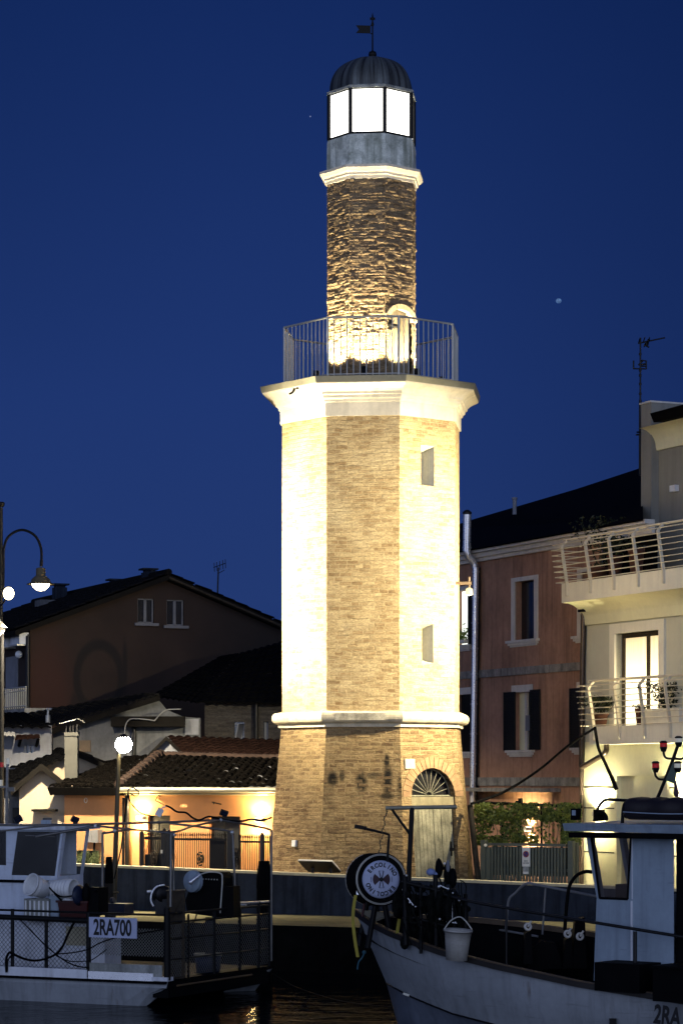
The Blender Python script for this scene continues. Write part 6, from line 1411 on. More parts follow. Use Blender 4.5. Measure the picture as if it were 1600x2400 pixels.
mb = MB(); BF_.pbox(mb, 208, 2080, 231, 2146, bv-.3, bv); mb.tube([BH(222, 2088, bv+.03), BH(230, 2086, bv+.03)], .02, 6); mb.build('winch_block', M['rubber'], fd)
mb = MB(); BF_.pbox(mb, 246, 2118, 292, 2146, -2.4, -2.1); mb.tube([BH(262, 2112, -2.2), BH(268, 2110, -2.2)], .06, 7); tag(mb.build('deck_box', M['bluedrum']), 'low dark deck box behind the registration board', 'box')
# small winch with crank, rusty bollard, hauler with pulley disc
wn_ = thing('small_winch', 'small deck winch with a bright curved guard left of the rusty bollard', 'winch', EF.W(.2, -.4, zG))
Yw_ = 40.2; mb = MB(); mb.lathe(P(378, 2095, Yw_), [(0, -.10), (.13, -.10), (.14, -.07), (.10, -.05), (.10, .05), (.14, .07), (.13, .10), (0, .10)], 16, axis=(.5, -.8, .0)); mb.box(P(380, 2125, Yw_), (.2, .2, .25)); mb.box(P(387, 2082, Yw_), (.13, .1, .06)); mb.build('drum', M['iron'], wn_)
mb = MB(); mb.tube(arc([P(386, 2074, Yw_-.15), P(368, 2078, Yw_-.15), P(357, 2092, Yw_-.15), P(354, 2110, Yw_-.15), P(360, 2124, Yw_-.15)], 5), .016, 6); mb.tube([P(345, 2090, Yw_-.1), P(356, 2089, Yw_-.1)], .022, 6); mb.build('guard', M['steel'], wn_)
rb_ = thing('rusty_bollard', 'square rusty post with a flat top at the corner of the left boat', 'bollard', EF.W(.25, -.15, zG)); mb = MB(); c = P(413, 2089, 39.7); mb.box((c.x, c.y, (c.z+zG)/2), (.27, .27, c.z-zG)); mb.build('post', M['rust'], rb_); mb = MB(); mb.box((c.x, c.y, c.z+.01), (.31, .31, .02)); mb.tube(arc([P(425, 2105, 39.4), P(413, 2130, 39.45), P(405, 2150, 39.5)], 4), .012, 5); mb.build('top_plate', M['rust'], rb_)
hw = thing('net_hauler', 'black hydraulic net hauler with a pale pulley disc on the left boat', 'hauler', EF.W(1.5, -.6, zG)); Yh = 40.9
mb = MB()
q_ = [(452, 2048), (470, 2044), (515, 2045), (522, 2056), (522, 2140), (512, 2150), (440, 2140), (434, 2110), (446, 2080)]
mb.prism([P(x, y, Yh) for x, y in q_], (.15, .4, 0)); hb = mb.build('gear_housing', M['rubber'], hw)
mb = MB(); mb.prism([P(x, y, Yh-.05) for x, y in ((519, 2077), (546, 2078), (548, 2148), (541, 2152), (517, 2150))], (.1, .35, 0)); mb.build('motor', M['rubber'], hw)
mb = MB(); mb.tube(arc([P(462, 2052, Yh-.06), P(490, 2044, Yh-.06), P(517, 2047, Yh-.06), P(521, 2062, Yh-.06), P(519, 2100, Yh-.06), P(516, 2140, Yh-.06)], 5), .012, 6)
for i in range(7): mb.ball(P(470+i*6.5, 2060+.3*i, Yh-.03), .012, 5)
mb.build('guard_rail', M['rail'], hw)
mb = MB(); mb.lathe(P(453, 2066, Yh-.1), [(0, -.05), (.17, -.05), (.185, -.02), (.12, 0), (.185, .02), (.17, .05), (0, .05)], 22, axis=(-.62, -.78, .05)); mb.build('pulley', M['cabinblue'], hw); mb = MB(); mb.tube(arc([P(449, 2067, Yh-.3), P(456, 2060, Yh-.3), P(468, 2050, Yh-.25)], 4), .03, 7); mb.ball(P(448, 2067, Yh-.28), .045, 7); mb.build('crank', M['steel'], hw)
mb = MB(); c = P(491, 2150, Yh+.1); mb.box((c.x, c.y, (c.z+zG)/2), (.13, .13, c.z-zG)); mb.tube(arc([P(462, 2140, Yh), P(455, 2160, Yh-.2), P(440, 2166, Yh-.4), P(425, 2172, Yh-.6)], 4), .014, 5); mb.build('pedestal', M['black'], hw)
bt_ = thing('blue_tub', 'dark blue tub with a worn white rim standing behind the end railing', 'tub', P(488, 2250, 40.6)); mb = MB(); c = P(488, 2250, 40.8); c.z = zG+.005; mb.lathe(c, [(0, 0), (.19, 0), (.22, .28), (.20, .28), (.17, .05), (0, .05)], 18); mb.build('tub_shell', M['bluedrum'], bt_); mb = MB(); mb.lathe(c, [(.20, .275), (.235, .275), (.235, .31), (.20, .31), (.20, .275)], 18); mb.build('rim', M['coping'], bt_)
# hoses and ropes on the side netting
rh = .017; mb = MB()
mb.tube(arc([BH(16, 2279, .06), BH(15, 2250, .06), BH(22, 2233, .06), BH(31, 2236, .06), BH(60, 2248, .06), BH(90, 2251, .06), BH(125, 2240, .06), BH(145, 2222, .06), BH(160, 2190, .05), BH(175, 2160, .05)], 5), .020, 6); mb.tube(arc([BH(31, 2236, .07), BH(20, 2250, .07), BH(17, 2278, .07)], 5), .014, 6)
tag(mb.build('black_hose', M['rubber']), 'black hose hanging in a low loop over the side netting of the left boat', 'hose')
mb = MB(); mb.tube(arc([BH(46, 2153, .05), BH(75, 2183, .05), BH(110, 2218, .05), BH(150, 2250, .05), BH(180, 2264, .05), BH(207, 2268, .05)], 5), .011, 5); mb.tube(arc([BH(135, 2236, .05), BH(170, 2233, .05), BH(207, 2225, .05), BH(235, 2210, .03), BH(280, 2196, .03), BH(385, 2178, .03)], 5), .011, 5); mb.tube(arc([BH(132, 2240, .05), BH(165, 2253, .05), BH(207, 2252, .05), BH(225, 2244, .03), BH(250, 2225, .03)], 5), .008, 5)
tag(mb.build('mooring_rope', M['rubber']), 'thin dark ropes crossing the side netting of the left boat', 'rope')
mb = MB(); mb.tube(arc([P(640, 2282, 42.3), P(690, 2312, 41), P(760, 2336, 39.5), P(830, 2352, 38), P(930, 2362, 36.6)], 6), .010, 5); tag(mb.build('mooring_line', M['net']), 'thin pale mooring line sagging over the black water between the boats', 'rope')
# ================================================================== BOAT WITH THE LIFE RING (right)
RB = thing('trawler', 'pale hulled fishing boat with high bow, life ring drum and wheelhouse at right', 'boat', (2.4, 35.2, -1.5))
gun = [(832, 2137, 36.5), (870, 2165, 36.05), (914, 2187, 35.6), (970, 2209, 35.2), (1035, 2232, 34.9), (1160, 2264, 34.4), (1355, 2306, 33.7), (1600, 2346, 33.0), (1800, 2376, 32.4), (2100, 2412, 31.6)]
kn = [(905, 2304, 36.45), (925, 2316, 36.1), (965, 2337, 35.7), (1010, 2356, 35.4), (1060, 2376, 35.1), (1160, 2402, 34.6), (1355, 2450, 33.9), (1600, 2492, 33.2), (1800, 2520, 32.6), (2100, 2560, 31.8)]
G3 = [P(*g) for g in gun]; K3 = [P(*g) for g in kn]
W3 = []
for i, k in enumerate(K3): W3.append(Vector((k.x+.10+.02*i, k.y+.12+.06*i*.5, -1.75)))
W3[0] = P(966, 2425, 36.4); W3[0].z = -1.75
Mid = [g.lerp(k, .5)+Vector((-.03, -.05, 0))*min(1, i/3) for i, (g, k) in enumerate(zip(G3, K3))]
Mid[0] = P(874, 2232, 36.48)
mb = MB(); mb.grid([G3, [g.lerp(m_, .5) for g, m_ in zip(G3, Mid)], Mid, [m_.lerp(k, .5) for m_, k in zip(Mid, K3)], K3], sm=True); hl_ = mb.build('hull', M['hull_light'], RB)
mb = MB(); mb.grid([K3, W3], sm=True); mb.build('lower_hull', mat('shade toned lower hull', (.13, .15, .19), .5, var=.35, scale=1.2, streak=.35), RB)  # shade below the chine painted as a darker blue grey
mb = MB(); mb.tube([k+Vector((0, -.012, 0)) for k in K3], .013, 5); mb.build('chine_strip', M['black'], RB)
ax_ = (G3[7]-G3[0]); ax_.z = 0; ax_.normalize(); nn = Vector((-ax_.y, ax_.x, 0)); nn = nn if nn.y > 0 else -nn
beam = [0, .55, 1.0, 1.45, 1.8, 2.2, 2.5, 2.6, 2.6, 2.5]
FG = [g+nn*bm+Vector((0, 0, .34*min(1, bm/2))) for g, bm in zip(G3, beam)]
mb = MB(); rows = [FG, [k+nn*bm*.9 for k, bm in zip(K3, beam)], [w_+nn*bm*.7 for w_, bm in zip(W3, beam)]]; mb.grid(rows, sm=True); mb.build('far_hull', M['hull_dark'], RB)
mb = MB(); dk_ = [[g+nn*.05*min(1, i)+Vector((0, 0, -.28)), f-nn*.05*min(1, i)+Vector((0, 0, -.28-.34*min(1, beam[i]/2)))] for i, (g, f) in enumerate(zip(G3, FG))]; mb.grid(dk_, sm=False); mb.build('deck', M['hull_dark'], RB)
# bulwark cap: dark rail with a lighter top, near and far
def cap(L, w, hh, off, name, m_):
    mb = MB(); rows = []
    for i, p in enumerate(L):
        a, b_ = p-nn*w+Vector((0, 0, off)), p+nn*w*1.6+Vector((0, 0, off)); rows.append([a, b_, b_+Vector((0, 0, hh)), a+Vector((0, 0, hh)), a])
    mb.grid(rows, sm=False); mb.face(rows[0][:4]); return mb.build(name, m_, RB)
cap(G3, .05, .075, -.04, 'bulwark_cap', mat('tarred cap rail', (.012, .009, .007), .6, var=.6, scale=4)); cap(G3, .03, .012, .0355, 'cap_rail_top', M['gold']); cap(FG, .05, .07, -.03, 'far_cap', M['gold'])
mb = MB(); mb.prism([G3[0]+Vector((-.02, .0, .02)), G3[1]+Vector((0, 0, .01)), FG[1]+Vector((0, 0, .01))], (0, 0, .03)); mb.build('bow_plate', M['coping'], RB)
mb = MB()
p = P(952, 2331, 35.75); mb.box(p, (.10, .02, .03), tilt=Matrix.Rotation(.35, 3, 'Y')); mb.build('hull_mark', M['ivory'], RB)
mb = MB()
mb.box(P(1435, 2395, 33.45), (.09, .05, .09)); mb.build('hull_fitting', M['black'], RB)
# hull registration letters
j = 7; dirh = (G3[8]-G3[6]); dirh.normalize(); 
c = P(1575, 2379, 32.98); upv = Vector((0, 0, 1)); nrm = dirh.cross(upv).normalized(); nrm = nrm if nrm.y < 0 else -nrm; upv = nrm.cross(dirh); upv = upv if upv.z > 0 else -upv
Mx = Matrix(((dirh.x, upv.x, nrm.x), (dirh.y, upv.y, nrm.y), (dirh.z, upv.z, nrm.z))).to_4x4()
c = P(1535, 2377, 33.02)+nrm*.06
mb = MB(); mb.text('2RA', .34, Matrix.Translation(c) @ Mx, .012, align='LEFT', sx=.62); mb.build('hull_lettering', M['ink'], RB)
# wheelhouse
TW = Fr((P(1390, 2260, 34.2).x, 34.2), (ax_.x, ax_.y))
def tw(px, py, v=0): return TW.hit(px, py, v)
a0, zb0 = tw(1390, 2256); a1, _ = tw(1397, 2100); a2, zt0 = tw(1371, 1950); uE, _ = tw(1578, 2100); uM, _ = tw(1480, 2100)
zW1, zW0 = tw(1430, 1955)[1], tw(1435, 2106)[1]
wl0, wl1 = tw(1384, 1955)[0], tw(1405, 2104)[0]; wr0, wr1 = tw(1478, 1957)[0], tw(1470, 2108)[0]
zf = zb0-.25; zr1 = tw(1330, 1936)[1]
mb = MB(); dep = -1.7
for v in (0, dep):
    q = lambda u, z: TW.W(u, v, z)
    mb.face([q(a0, zf), q(uE, zf), q(uE, zW0), q(a1, zW0)]); mb.face([q(a2, zW1), q(uE, zW1), q(uE, zt0), q(a2, zt0)]); mb.face([q(a1, zW0), q(wl1, zW0), q(wl0, zW1), q(a2, zW1)]); mb.face([q(wr1, zW0), q(uE, zW0), q(uE, zW1), q(wr0, zW1)])
mb.face([TW.W(a0, 0, zf), TW.W(a0, dep, zf), TW.W(a1, dep, zW0), TW.W(a1, 0, zW0)])
for v in (-.06, dep/2, dep+.06): 
    mb.hexa([TW.W(a1, v-.05, zW0), TW.W(a1+.06, v-.05, zW0), TW.W(a1+.06, v+.05, zW0), TW.W(a1, v+.05, zW0), TW.W(a2, v-.05, zt0), TW.W(a2+.06, v-.05, zt0), TW.W(a2+.06, v+.05, zt0), TW.W(a2, v+.05, zt0)])
w2 = mb.build('wheelhouse', M['cabinblue'], RB)
mb = MB(); TW.box(mb, uM-.012, uM+.012, .001, .02, zf, zW0-.02); TW.box(mb, uM, uM+.012, .001, .012, zW0, zt0); mb.build('panel_seam', M['boatwhite'], w2)
mb = MB(); TW.box(mb, uE, uE+.75, dep, -.06, zf, zt0); mb.build('cabin_door', M['hull_dark'], w2)
mb = MB(); mb.face([TW.W(wl1, -.01, zW0), TW.W(wr1, -.01, zW0), TW.W(wr0, -.01, zW1), TW.W(wl0, -.01, zW1)]); m, nt, b = new_mat('tinted wheelhouse glass'); tc = nd(nt, 'TexCoord').outputs['Object']
b.inputs['Base Color'].default_value = (.05, .032, .024, 1); b.inputs['Roughness'].default_value = .08; lk(nt, mth(nt, 'ADD', .5, mth(nt, 'MULTIPLY', tex(nt, tc, s=3, detail=4), .2)), b.inputs['Alpha']); mb.build('window_glass', m, w2)
mb = MB()
for (ua, za, ub, zb_) in ((wl1, zW0, wl0, zW1), (wr1, zW0, wr0, zW1), (wl1, zW0, wr1, zW0), (wl0, zW1, wr0, zW1)): mb.tube([TW.W(ua, .005, za), TW.W(ub, .005, zb_)], .016, 6)
mb.build('window_seal', M['rubber'], w2)
mb = MB(); pz = zW0-.02
TW.box(mb, wl1+.05, wr1, -.6, -.3, pz-.1, pz+.20); TW.box(mb, wl1+.24, wl1+.42, -.9, -.7, pz+.15, pz+.60)
mb.ball(TW.W(wr1-.15, -.5, pz+.22), .14, 8); mb.tube([TW.W(wl1+.1, -.8, pz+.62), TW.W(wr1, -.8, pz+.62)], .02, 5); TW.box(mb, wl1+.22, wl1+.46, -.85, -.7, pz+.64, pz+.78); mb.build('helm', M['rubber'], w2)
ru0 = tw(1318, 1930, .35)[0]; mb = MB(); z_a, z_b = zt0+.0, zt0+.12
mb.hexa([TW.W(ru0, .32, z_a+.02), TW.W(uE+1.2, .32, z_a), TW.W(uE+1.2, dep-.3, z_a), TW.W(ru0, dep-.3, z_a+.02), TW.W(ru0, .36, z_b), TW.W(uE+1.2, .36, z_b), TW.W(uE+1.2, dep-.3, z_b+.03), TW.W(ru0, dep-.3, z_b+.03)]); mb.build('wheelhouse_roof', M['cabinblue'], RB)
mb = MB(); TW.box(mb, ru0+.06, uE+1.2, -.1, .30, z_a-.07, z_a-.002); mb.build('eave_shade_strip', M['rubber'], RB)  # black strip standing in for the shade under the roof edge
# dark lockers along the wheelhouse
mb = MB(); TW.pbox(mb, 1392, 2258, 1497, 2325, .02, .55); mb.build('deck_locker', M['rubber'], RB); mb = MB(); TW.pbox(mb, 1528, 2270, 1640, 2350, .02, .6); TW.pbox(mb, 1524, 2266, 1645, 2272, .0, .64); mb.build('deck_locker', M['rubber'], RB)
# roof gear: life raft, rails, horn, lamps, mast
lr = thing('rolled_tarpaulin', 'long black rolled tarpaulin bundle on the right boat wheelhouse roof', 'tarpaulin', TW.H(1540, 1945, -.3)); mb = MB(); zz = z_b+.03
u_ = tw(1474, 1910, -.1)[0]; rows = []
for i in range(14):
    u = u_+i*.10; w_ = .28+.02*math.sin(i*1.3); h_ = .30+.015*math.sin(i*2.1)
    rows.append([TW.W(u, -.25+w_*math.copysign(abs(math.cos(t))**.6, math.cos(t)), zz+h_/2+h_/2*math.copysign(abs(math.sin(t))**.6, math.sin(t))+.02) for t in [2*math.pi*k/16 for k in range(16)]])
mb.grid(rows, close=True); mb.face(rows[0]); mb.build('bundle', mat('black tarpaulin', (.012, .008, .010), .6), lr)
mb = MB()
mb.tube(arc([TW.W(u_+x, .06, zz+.13-.02*math.sin(x*2.2)) for x in (0, .3, .6, .9, 1.3)], 4), .008, 5); mb.build('lashing', M['cabinblue'], lr)
rr_ = thing('roof_rail', 'black bent pipe rail on the right boat wheelhouse roof', 'rail', TW.H(1440, 1935, -.1)); mb = MB()
TT = lambda pts, v, r=.022: mb.tube(arc([TW.H(x, y, v) for x, y in pts], 5), r, 7)
TT([(1391, 1925), (1398, 1900), (1408, 1882), (1421, 1874), (1450, 1875), (1500, 1878), (1530, 1878)], -.2); TT([(1457, 1934), (1459, 1900), (1463, 1884), (1472, 1877)], -.1, .025); mb.ball(TW.H(1468, 1910, -.05), .05, 6); mb.build('pipe', M['black'], rr_)
hn = thing('signal_horn', 'black horn with a round opening on the right boat roof beside the bent rail', 'horn', TW.H(1405, 1925, 0)); mb = MB(); TW.pbox(mb, 1389, 1897, 1400, 1925, -.15, .02); mb.build('horn_base', M['rubber'], hn); mb = MB(); c = TW.H(1407, 1917, 0); mb.tube([c+TW.u*(.085*math.cos(t*math.pi/10))+Vector((0, 0, .085*math.sin(t*math.pi/10)-.01)) for t in range(-1, 12)], .028, 7); mb.build('horn_ring', M['rubber'], hn)
wl_ = thing('roof_lamp', 'small dark lamp with a pale lens at the front corner of the right boat roof', 'lamp', TW.H(1342, 1925, .1)); mb = MB(); TW.pbox(mb, 1336, 1895, 1350, 1922, -.05, .06); mb.build('housing', M['rubber'], wl_); mb = MB(); TW.pbox(mb, 1339, 1899, 1347, 1911, .06, .07); mb.build('lens', M['cabinblue'], wl_)
mt = thing('signal_mast', 'leaning black mast with red and white signal lamps on the right boat', 'mast', TW.H(1530, 1880, -.3)); mb = MB(); V = -.3
TT([(1530, 1878), (1537, 1874), (1548, 1850), (1562, 1815), (1576, 1779), (1588, 1744)], V, .024); TT([(1553, 1757), (1555, 1770), (1562, 1777), (1580, 1778), (1598, 1778), (1606, 1765)], V, .016); TT([(1533, 1806), (1535, 1818), (1543, 1826), (1557, 1827)], V, .016); TT([(1578, 1800), (1590, 1800), (1588, 1797)], V, .014); mb.build('pole', M['black'], mt)
def lampcyl(px, y0, y1, m_, nm):
    mb = MB(); a, b_ = TW.H(px, y1, V), TW.H(px, y0, V); mb.lathe(a, [(0, 0), (.045, 0), (.05, (b_.z-a.z)*.2), (.048, b_.z-a.z-.01), (0, b_.z-a.z)], 12); L_ = mb.build(nm, m_, mt); mb = MB(); mb.lathe(a, [(0, -.05), (.03, -.05), (.05, 0), (.05, .015), (0, .015)], 12); mb.lathe(b_, [(.05, -.02), (.055, -.005), (.03, .012), (0, .012)], 12); mb.build('lamp_cap', M['black'], L_)
lampcyl(1553.5, 1738, 1753, M['redlamp'], 'red_lamp'); lampcyl(1535, 1786, 1802, M['redlamp'], 'red_lamp'); lampcyl(1589, 1727, 1742, M['whitelamp'], 'white_lamp'); lampcyl(1587, 1786, 1802, M['whitelamp'], 'white_lamp')
mb = MB(); mb.face([TW.H(x, y, V+.02) for x, y in ((1576, 1785), (1586, 1800), (1580, 1838), (1558, 1828))]); fg = mb.build('flag', mat('faded green flag', (.10, .13, .10), .8), None); tag(fg, 'faded green pennant hanging on the signal mast of the right boat', 'flag')
mb = MB(); mb.tube(arc([TW.H(1580, 1830, V), TW.H(1583, 1850, V), TW.H(1584, 1868, V)], 4), [.02, .02, .02, .022, .03, .035, .04, .03, .02], 6); tag(mb.build('furled_flag', M['maroon']), 'dark furled flag hanging below the green pennant', 'flag')
# bow gear: life ring drum
dr_ = thing('net_drum', 'round black net drum with a life ring face on the right boat bow', 'net drum', P(885, 2180, 36.1)); ax = Vector((.20, -.975, .04)).normalized(); YD = 35.9
c = P(891, 2061, YD); cb_ = c-ax*.62
mb = MB(); mb.lathe(c, [(.02, -.02), (.375, -.02), (.385, 0), (.375, .02), (.33, .03), (.30, .012), (0, .01)], 36, axis=ax); mb.build('drum_flange', M['rubber'], dr_); mb = MB(); mb.lathe(cb_, [(0, -.02), (.37, -.02), (.38, 0), (.37, .02), (0, .02)], 36, axis=ax); mb.build('drum_flange', M['rubber'], dr_)
mb = MB(); mb.lathe(cb_, [(.27, .0), (.29, .15), (.30, .30), (.285, .45), (.27, .60)], 24, axis=ax); mb.build('wound_net', M['net'], dr_)
rm = Vector((0, 0, 1)).rotation_difference(ax).to_matrix()
tt = ax.cross(Vector((0, 0, 1))).normalized(); tt = tt if tt.x > 0 else -tt; uu_ = tt.cross(ax) ; uu_ = uu_ if uu_.z > 0 else -uu_
mb = MB()
for r_ in (.345, .36): mb.tube([c+ax*.035+tt*r_*math.cos(t*math.pi/20)+uu_*r_*math.sin(t*math.pi/20) for t in range(41)], .006, 5)
mb.build('rim_wire', M['rail'], dr_); mb = MB()
mb.tube([cb_+tt*.37*math.cos(t*math.pi/20)+uu_*.37*math.sin(t*math.pi/20) for t in range(12, 29)], .012, 5)
mb.build('rim_wire', M['rail'], dr_)
ring_ = thing('life_ring', 'pale round life ring lettered ERCOLINO with a dark cross emblem on the net drum', 'life ring', c+ax*.04)
mb = MB(); mb.lathe(c+ax*.03, [(0, .03), (.10, .03), (.22, .036), (.262, .028), (.272, .0)], 40, axis=ax); mb.build('ring_face', M['lifewhite'], ring_)
mb = MB()
def rtext(word, r_, a_mid, step, flip):
    n = len(word)
    for i, ch_ in enumerate(word):
        k = i-(n-1)/2; an = a_mid-k*step if not flip else a_mid+k*step
        rad = tt*math.cos(an)+uu_*math.sin(an); tang = tt*math.sin(an)-uu_*math.cos(an)
        if flip: X_, Y_ = -tang, -rad
        else: X_, Y_ = tang, rad
        Mx_ = Matrix(((X_.x, Y_.x, ax.x), (X_.y, Y_.y, ax.y), (X_.z, Y_.z, ax.z))).to_4x4()
        mb.text(ch_, .082, Matrix.Translation(c+ax*.0685+rad*r_) @ Mx_, .004, sx=.9)
rtext('ERCOLINO', .205, R(84), R(17.5), False); mb.build('lettering', M['ink'], ring_); mb = MB(); rtext('ERCOLINO', .205, R(264), R(17.5), False)
mb.build('lettering', M['ink'], ring_)
mb = MB()
def pt(r_, an): return c+ax*.067+tt*r_*math.cos(an)+uu_*r_*math.sin(an)
for qd in range(4):
    a_ = math.pi/2*qd; wide = R(40) if qd % 2 == 0 else R(17)
    if qd % 2 == 0: mb.face([pt(.022, a_-R(30))]+[pt(.125, a_-wide+2*wide*i/8) for i in range(9)]+[pt(.022, a_+R(30))])
mb.build('cross_emblem', M['maroon'], ring_)
mb = MB()
for qd in (1, 3):
    a_ = math.pi/2*qd
    o_ = [pt(.03, a_-R(24)), pt(.125, a_-R(15)), pt(.125, a_+R(15)), pt(.03, a_+R(24))]; mb.tube(o_+[o_[0]], .006, 4)
mb.ball(pt(0, 0), .03, 6)
mb.tube([pt(.155, R(-14)), pt(.155, R(14))], .003, 4); mb.tube([pt(.155, R(166)), pt(.155, R(194))], .003, 4); mb.build('emblem_outline', M['ink'], ring_)
# drum support, straps, chain
mb = MB()
for o_ in (-.02, -.6):
    p = c+ax*o_; mb.tube([p, Vector((p.x-.18, p.y, -.35))], .04, 6); mb.tube([p, Vector((p.x+.18, p.y, -.35))], .04, 6)
mb.build('drum_stand', M['black'], dr_)
mb = MB(); mb.box(P(839, 2090, 35.85), (.05, .05, .08)); mb.ball(P(845, 2085, 35.85), .022, 6); mb.build('bright_fitting', M['steel'], dr_)
def strap(pts, w_, lab):
    pts = arc([P(*p) for p in pts], 5); mb = MB(); rows = [[p+Vector((-w_/2, 0, 0)), p+Vector((w_/2, 0, 0)), p+Vector((w_/2, .012, 0)), p+Vector((-w_/2, .012, 0)), p+Vector((-w_/2, 0, 0))] for p in pts]; mb.grid(rows, sm=False); tag(mb.build('yellow_strap', M['yellow']), lab, 'strap', 'yellow straps at the bow')
strap([(833, 2098, 35.7), (828, 2130, 35.7), (827, 2160, 35.7), (831, 2200, 35.7), (838, 2243, 35.7)], .045, 'yellow strap hanging over the bow left of the life ring'); strap([(942, 2094, 35.45), (941, 2125, 35.45), (935, 2155, 35.45), (930, 2188, 35.45)], .045, 'yellow strap hanging right of the life ring')
mb = MB(); mb.tube(arc([P(853, 2118, 35.8), P(851, 2132, 35.8), P(848, 2148, 35.8)], 4), .02, 5); tag(mb.build('red_rope', M['red']), 'short dark red rope at the bow under the life ring drum', 'rope')
mb = MB(); mb.tube(arc([P(856, 2228, 36.3), P(848, 2245, 36.3), P(840, 2255, 36.3), P(837, 2272, 36.3)], 4), .012, 5); mb.ball(P(853, 2232, 36.3), .03, 5); tag(mb.build('turquoise_rope', mat('turquoise rope', (.03, .12, .17), .8)), 'thin turquoise rope end hanging below the bow', 'rope')
# gallows, lamp arm, chain
gw_ = thing('gallows', 'dark steel gallows post with a long cross arm on the right boat bow', 'gallows', P(959, 2180, 35.6)); Yq = 35.6
mb = MB(); mb.tube([P(955, 2180, Yq), P(958, 2040, Yq), P(965, 1893, Yq)], .035, 8); mb.tube([P(918, 1897, Yq), P(962, 1958, Yq)], .020, 6); pp = mb.build('post', M['black'], gw_)
mb = MB(); mb.tube([P(903, 1894, Yq), P(1070, 1891, Yq)], .028, 8); mb.build('cross_arm', M['flash'], gw_)
mb = MB()
for i in range(26):
    a = P(905, 1897, Yq).lerp(P(887, 1999, Yq), i/26)+Vector((.012*math.sin(i*.9), 0, 0)); b_ = P(905, 1897, Yq).lerp(P(887, 1999, Yq), (i+.8)/26)+Vector((.012*math.sin(i*.9), 0, 0)); mb.tube([a+Vector((.01*(i % 2), 0, 0)), b_], .010, 4)
mb.build('chain', M['iron'], gw_)
la = thing('work_lamp', 'small dark work lamp on a bent pole above the life ring drum', 'work lamp', P(908, 2010, 35.7)); mb = MB(); mb.tube(arc([P(908, 2020, 35.7), P(909, 1985, 35.7), P(911, 1962, 35.7), P(908, 1955, 35.7), P(880, 1948, 35.7), P(848, 1940, 35.7)], 4), .018, 6); mb.build('pole', M['black'], la)
mb = MB(); mb.box(P(841, 1938, 35.7), (.13, .06, .055), tilt=Matrix.Rotation(.2, 3, 'Y')); mb.ball(P(855, 1941, 35.7), .03, 5); mb.build('lamp_head', M['black'], la)
# gear heap behind the bow
gh = thing('trawl_winch', 'cluttered black trawl winch and net gear between life ring and hanging bucket', 'winch', P(1000, 2230, 35.3)); rg = random.Random(11)
Yw = 35.2
mb = MB()
mb.lathe(P(985, 2120, Yw), [(0, -.35), (.20, -.35), (.21, -.31), (.12, -.29), (.13, 0), (.12, .29), (.21, .31), (.20, .35), (0, .35)], 20, axis=(.9, -.4, 0))
mb.build('winch_drum', M['net'], gh); mb = MB(); mb.lathe(P(1040, 2130, Yw-.1), [(0, -.15), (.26, -.15), (.27, -.12), (.16, -.10), (.16, .10), (.27, .12), (.26, .15), (0, .15)], 22, axis=(.9, -.4, 0)); mb.build('winch_drum', M['net'], gh)
mb = MB()
for x0, y0, x1, y1, r_ in ((948, 2050, 950, 2215, .035), (1020, 2050, 1022, 2240, .035), (1062, 2082, 1064, 2250, .03), (1090, 2095, 1090, 2255, .028), (940, 2066, 1070, 2098, .03), (965, 2150, 1085, 2180, .025), (985, 2075, 986, 2235, .025)): mb.tube([P(x0, y0, Yw-.15), P(x1, y1, Yw-.15)], r_, 6)
mb.build('winch_frame', M['black'], gh)
mb = MB()
for i in range(46):
    x, y = rg.uniform(942, 1090), rg.uniform(2075, 2215); mb.ball(P(x, y, Yw+rg.uniform(-.05, .4)), rg.uniform(.03, .09), 5, sx=rg.uniform(.7, 1.6), sz=rg.uniform(.6, 1.5))
mb.build('net_heap', M['net'], gh); mb = MB()
for i in range(44):
    x, y = rg.uniform(942, 1085), rg.uniform(2055, 2160); mb.tube(arc([P(x, y, Yw-.12), P(x+rg.uniform(-18, 18), y+rg.uniform(5, 30), Yw-.2), P(x+rg.uniform(-14, 26), y+rg.uniform(25, 85), Yw-.15)], 4), rg.uniform(.006, .016), 5)
mb.build('net_ropes', M['net'], gh)
mb = MB()
for x, y in ((952, 2052), (1041, 2024), (1050, 2083), (973, 2125), (960, 2115), (1060, 2093), (1030, 2154), (1066, 2162), (1028, 2078), (1075, 2110)): mb.ball(P(x, y, Yw-.22), rg.uniform(.010, .022), 5)
for a_, b__ in (((955, 2105), (968, 2122)), ((1058, 2110), (1059, 2156)), ((1045, 2160), (1070, 2164)), ((1030, 2075), (1050, 2084))): mb.tube([P(*a_, Yw-.22), P(*b__, Yw-.22)], .009, 5)
mb.build('bright_shackles', M['steel'], gh)
mb = MB()
for x, y0, y1, w_ in ((1028, 2012, 2058, .09), (1048, 2020, 2074, .09), (1060, 2034, 2082, .10)): MB().ball(P(x, (y0+y1)/2, Yw-.05), w_, 7, sx=.62, sz=(y1-y0)/F*Yw/2/w_).build('fender', M['rubber'], gh)
mb.tube([P(1026, 2012, Yw), P(1040, 2038, Yw)], .02, 5); mb.build('fender_line', M['rubber'], gh)
mb = MB(); mb.ball(P(1049, 2030, Yw-.14), .035, 7, sx=.8, sz=2.4); tag(mb.build('white_fender', M['whitewall']), 'small pale fender lying among the black ones on top of the trawl winch', 'fender')
mb = MB(); mb.ball(P(1009, 2044, Yw-.1), .06, 8, sx=1.1, sz=.85); mb.ball(P(1020, 2048, Yw-.08), .04, 7, sx=1.3, sz=.7); tag(mb.build('blue_cloth', mat('pale blue cloth', (.22, .28, .50), .8)), 'crumpled pale blue cloth on top of the trawl winch', 'cloth')
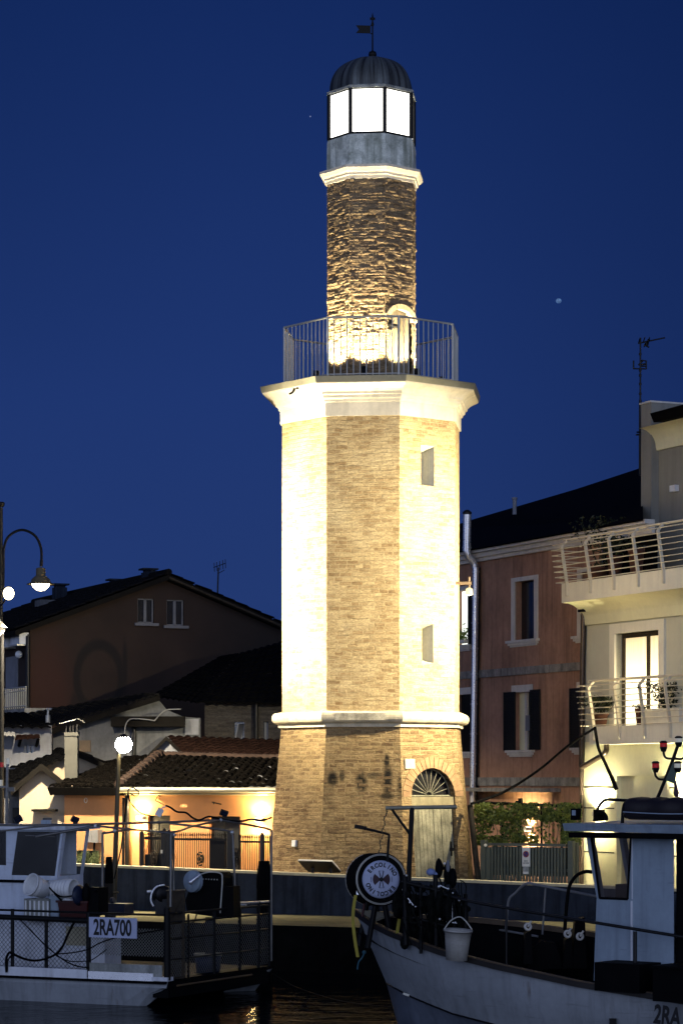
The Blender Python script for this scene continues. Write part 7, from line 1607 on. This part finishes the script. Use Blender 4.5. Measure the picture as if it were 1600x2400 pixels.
# hanging bucket
hb_ = P(1069, 2250, 34.55); t = bucket(hb_, (.05, -.06, 1), .145, .19, .42, M['bucketgrey'], 'pale translucent bucket hanging over the right boat bulwark', ribs=False)
mb = MB(); top = hb_+Vector((.02, -.02, .42)); mb.tube(arc([top+Vector((-.19, 0, 0)), top+Vector((-.1, 0, .12)), top+Vector((0.02, .05, .17)), top+Vector((.1, 0, .12)), top+Vector((.19, 0, 0))], 5), .010, 5); mb.build('handle', M['rail'], t)
# railings
rl_ = thing('bow_railing', 'thin steel guard rails along the right boat side', 'railing', P(1250, 2290, 34.2)); mb = MB()
mb.tube(arc([P(*p) for p in ((1040, 2096, 35.0), (1100, 2112, 34.75), (1192, 2129, 34.45), (1397, 2163, 33.75), (1600, 2196, 33.1), (1700, 2212, 32.8))], 5), .022, 7)
for x, y0, y1, Y in ((1487, 2183, 2320, 33.45), (1186, 2130, 2270, 34.45)): mb.tube([P(x, y0, Y), P(x, y1, Y)], .028 if x > 1400 else .014, 7)
mb.build('guard_rail', M['iron'], rl_)
mb = MB(); Y2 = 36.3
mb.tube(arc([P(*p) for p in ((1185, 2178, 36.2), (1188, 2140, 36.2), (1192, 2108, 36.2), (1208, 2092, 36.2), (1232, 2071, 36.1), (1262, 2075, 36), (1330, 2088, 35.8), (1397, 2101, 35.5))], 5), .020, 7); mb.tube([P(1278, 2080, 36), P(1270, 2190, 36)], .014, 6); mb.tube([P(1100, 2167, 36.5), P(1180, 2181, 36.3), P(1260, 2195, 36)], .018, 6); mb.build('far_rail', M['greyplastic'], rl_)
mb = MB(); mb.tube(arc([P(*p) for p in ((1322, 2180, 35.3), (1328, 2110, 35.3), (1334, 2075, 35.3), (1350, 2052, 35.3), (1370, 2043, 35.2), (1386, 2044, 35.2))], 5), .026, 7); tag(mb.build('black_hose', M['rubber']), 'black hose arching up to the right boat wheelhouse front', 'hose')
ms = thing('deck_fittings', 'pair of small pale pulley blocks on the dark deck before the wheelhouse', 'pulley blocks', P(1340, 2240, 35)); mb = MB()
for x, y in ((1236, 2172), (1329, 2189), (1358, 2195)):
    c = P(x, y, 35.1); mb.lathe(c, [(.03, -.02), (.055, -.02), (.06, 0), (.055, .02), (.03, .02), (.03, -.02)], 14, axis=(.3, -1, .2)); mb.tube([c, c+Vector((.05, 0, .08))], .015, 5)
mb.build('pulley', M['trim'], ms); mb = MB()
for x, y0, y1, w_ in ((1236, 2180, 2260, .09), (1330, 2195, 2270, .10), (1357, 2150, 2270, .14)): mb.prism([P(x-w_*70, y0+8, 35.3), P(x+w_*90, y0, 35.3), P(x+w_*120, y1, 35.3), P(x-w_*120, y1, 35.3)], (0, .3, 0))
mb.prism([P(x, y, 35.5) for x, y in ((1240, 2230), (1268, 2205), (1300, 2210), (1320, 2270), (1235, 2275))], (0, .4, 0)); mb.build('gear', M['rubber'], ms)

# ================================================================== MOON AND EVENING STAR
mn = thing('moon', 'tiny pale blue moon in the dark sky right of the tower', 'moon', P(1308, 705, 1800)); c = P(1308, 705, 1800)
MB().ball(c, 1.75, 10, sx=1.15).build('moon_disc', glow('pale moon', (.10, .22, .50), .8, .6, .6), mn)
s_ = MB().ball(P(727, 273, 1800), .5, 6).build('evening_star', glow('star light', (.35, .42, .75), .5)); tag(s_, 'faint evening star left of the lantern room', 'star')
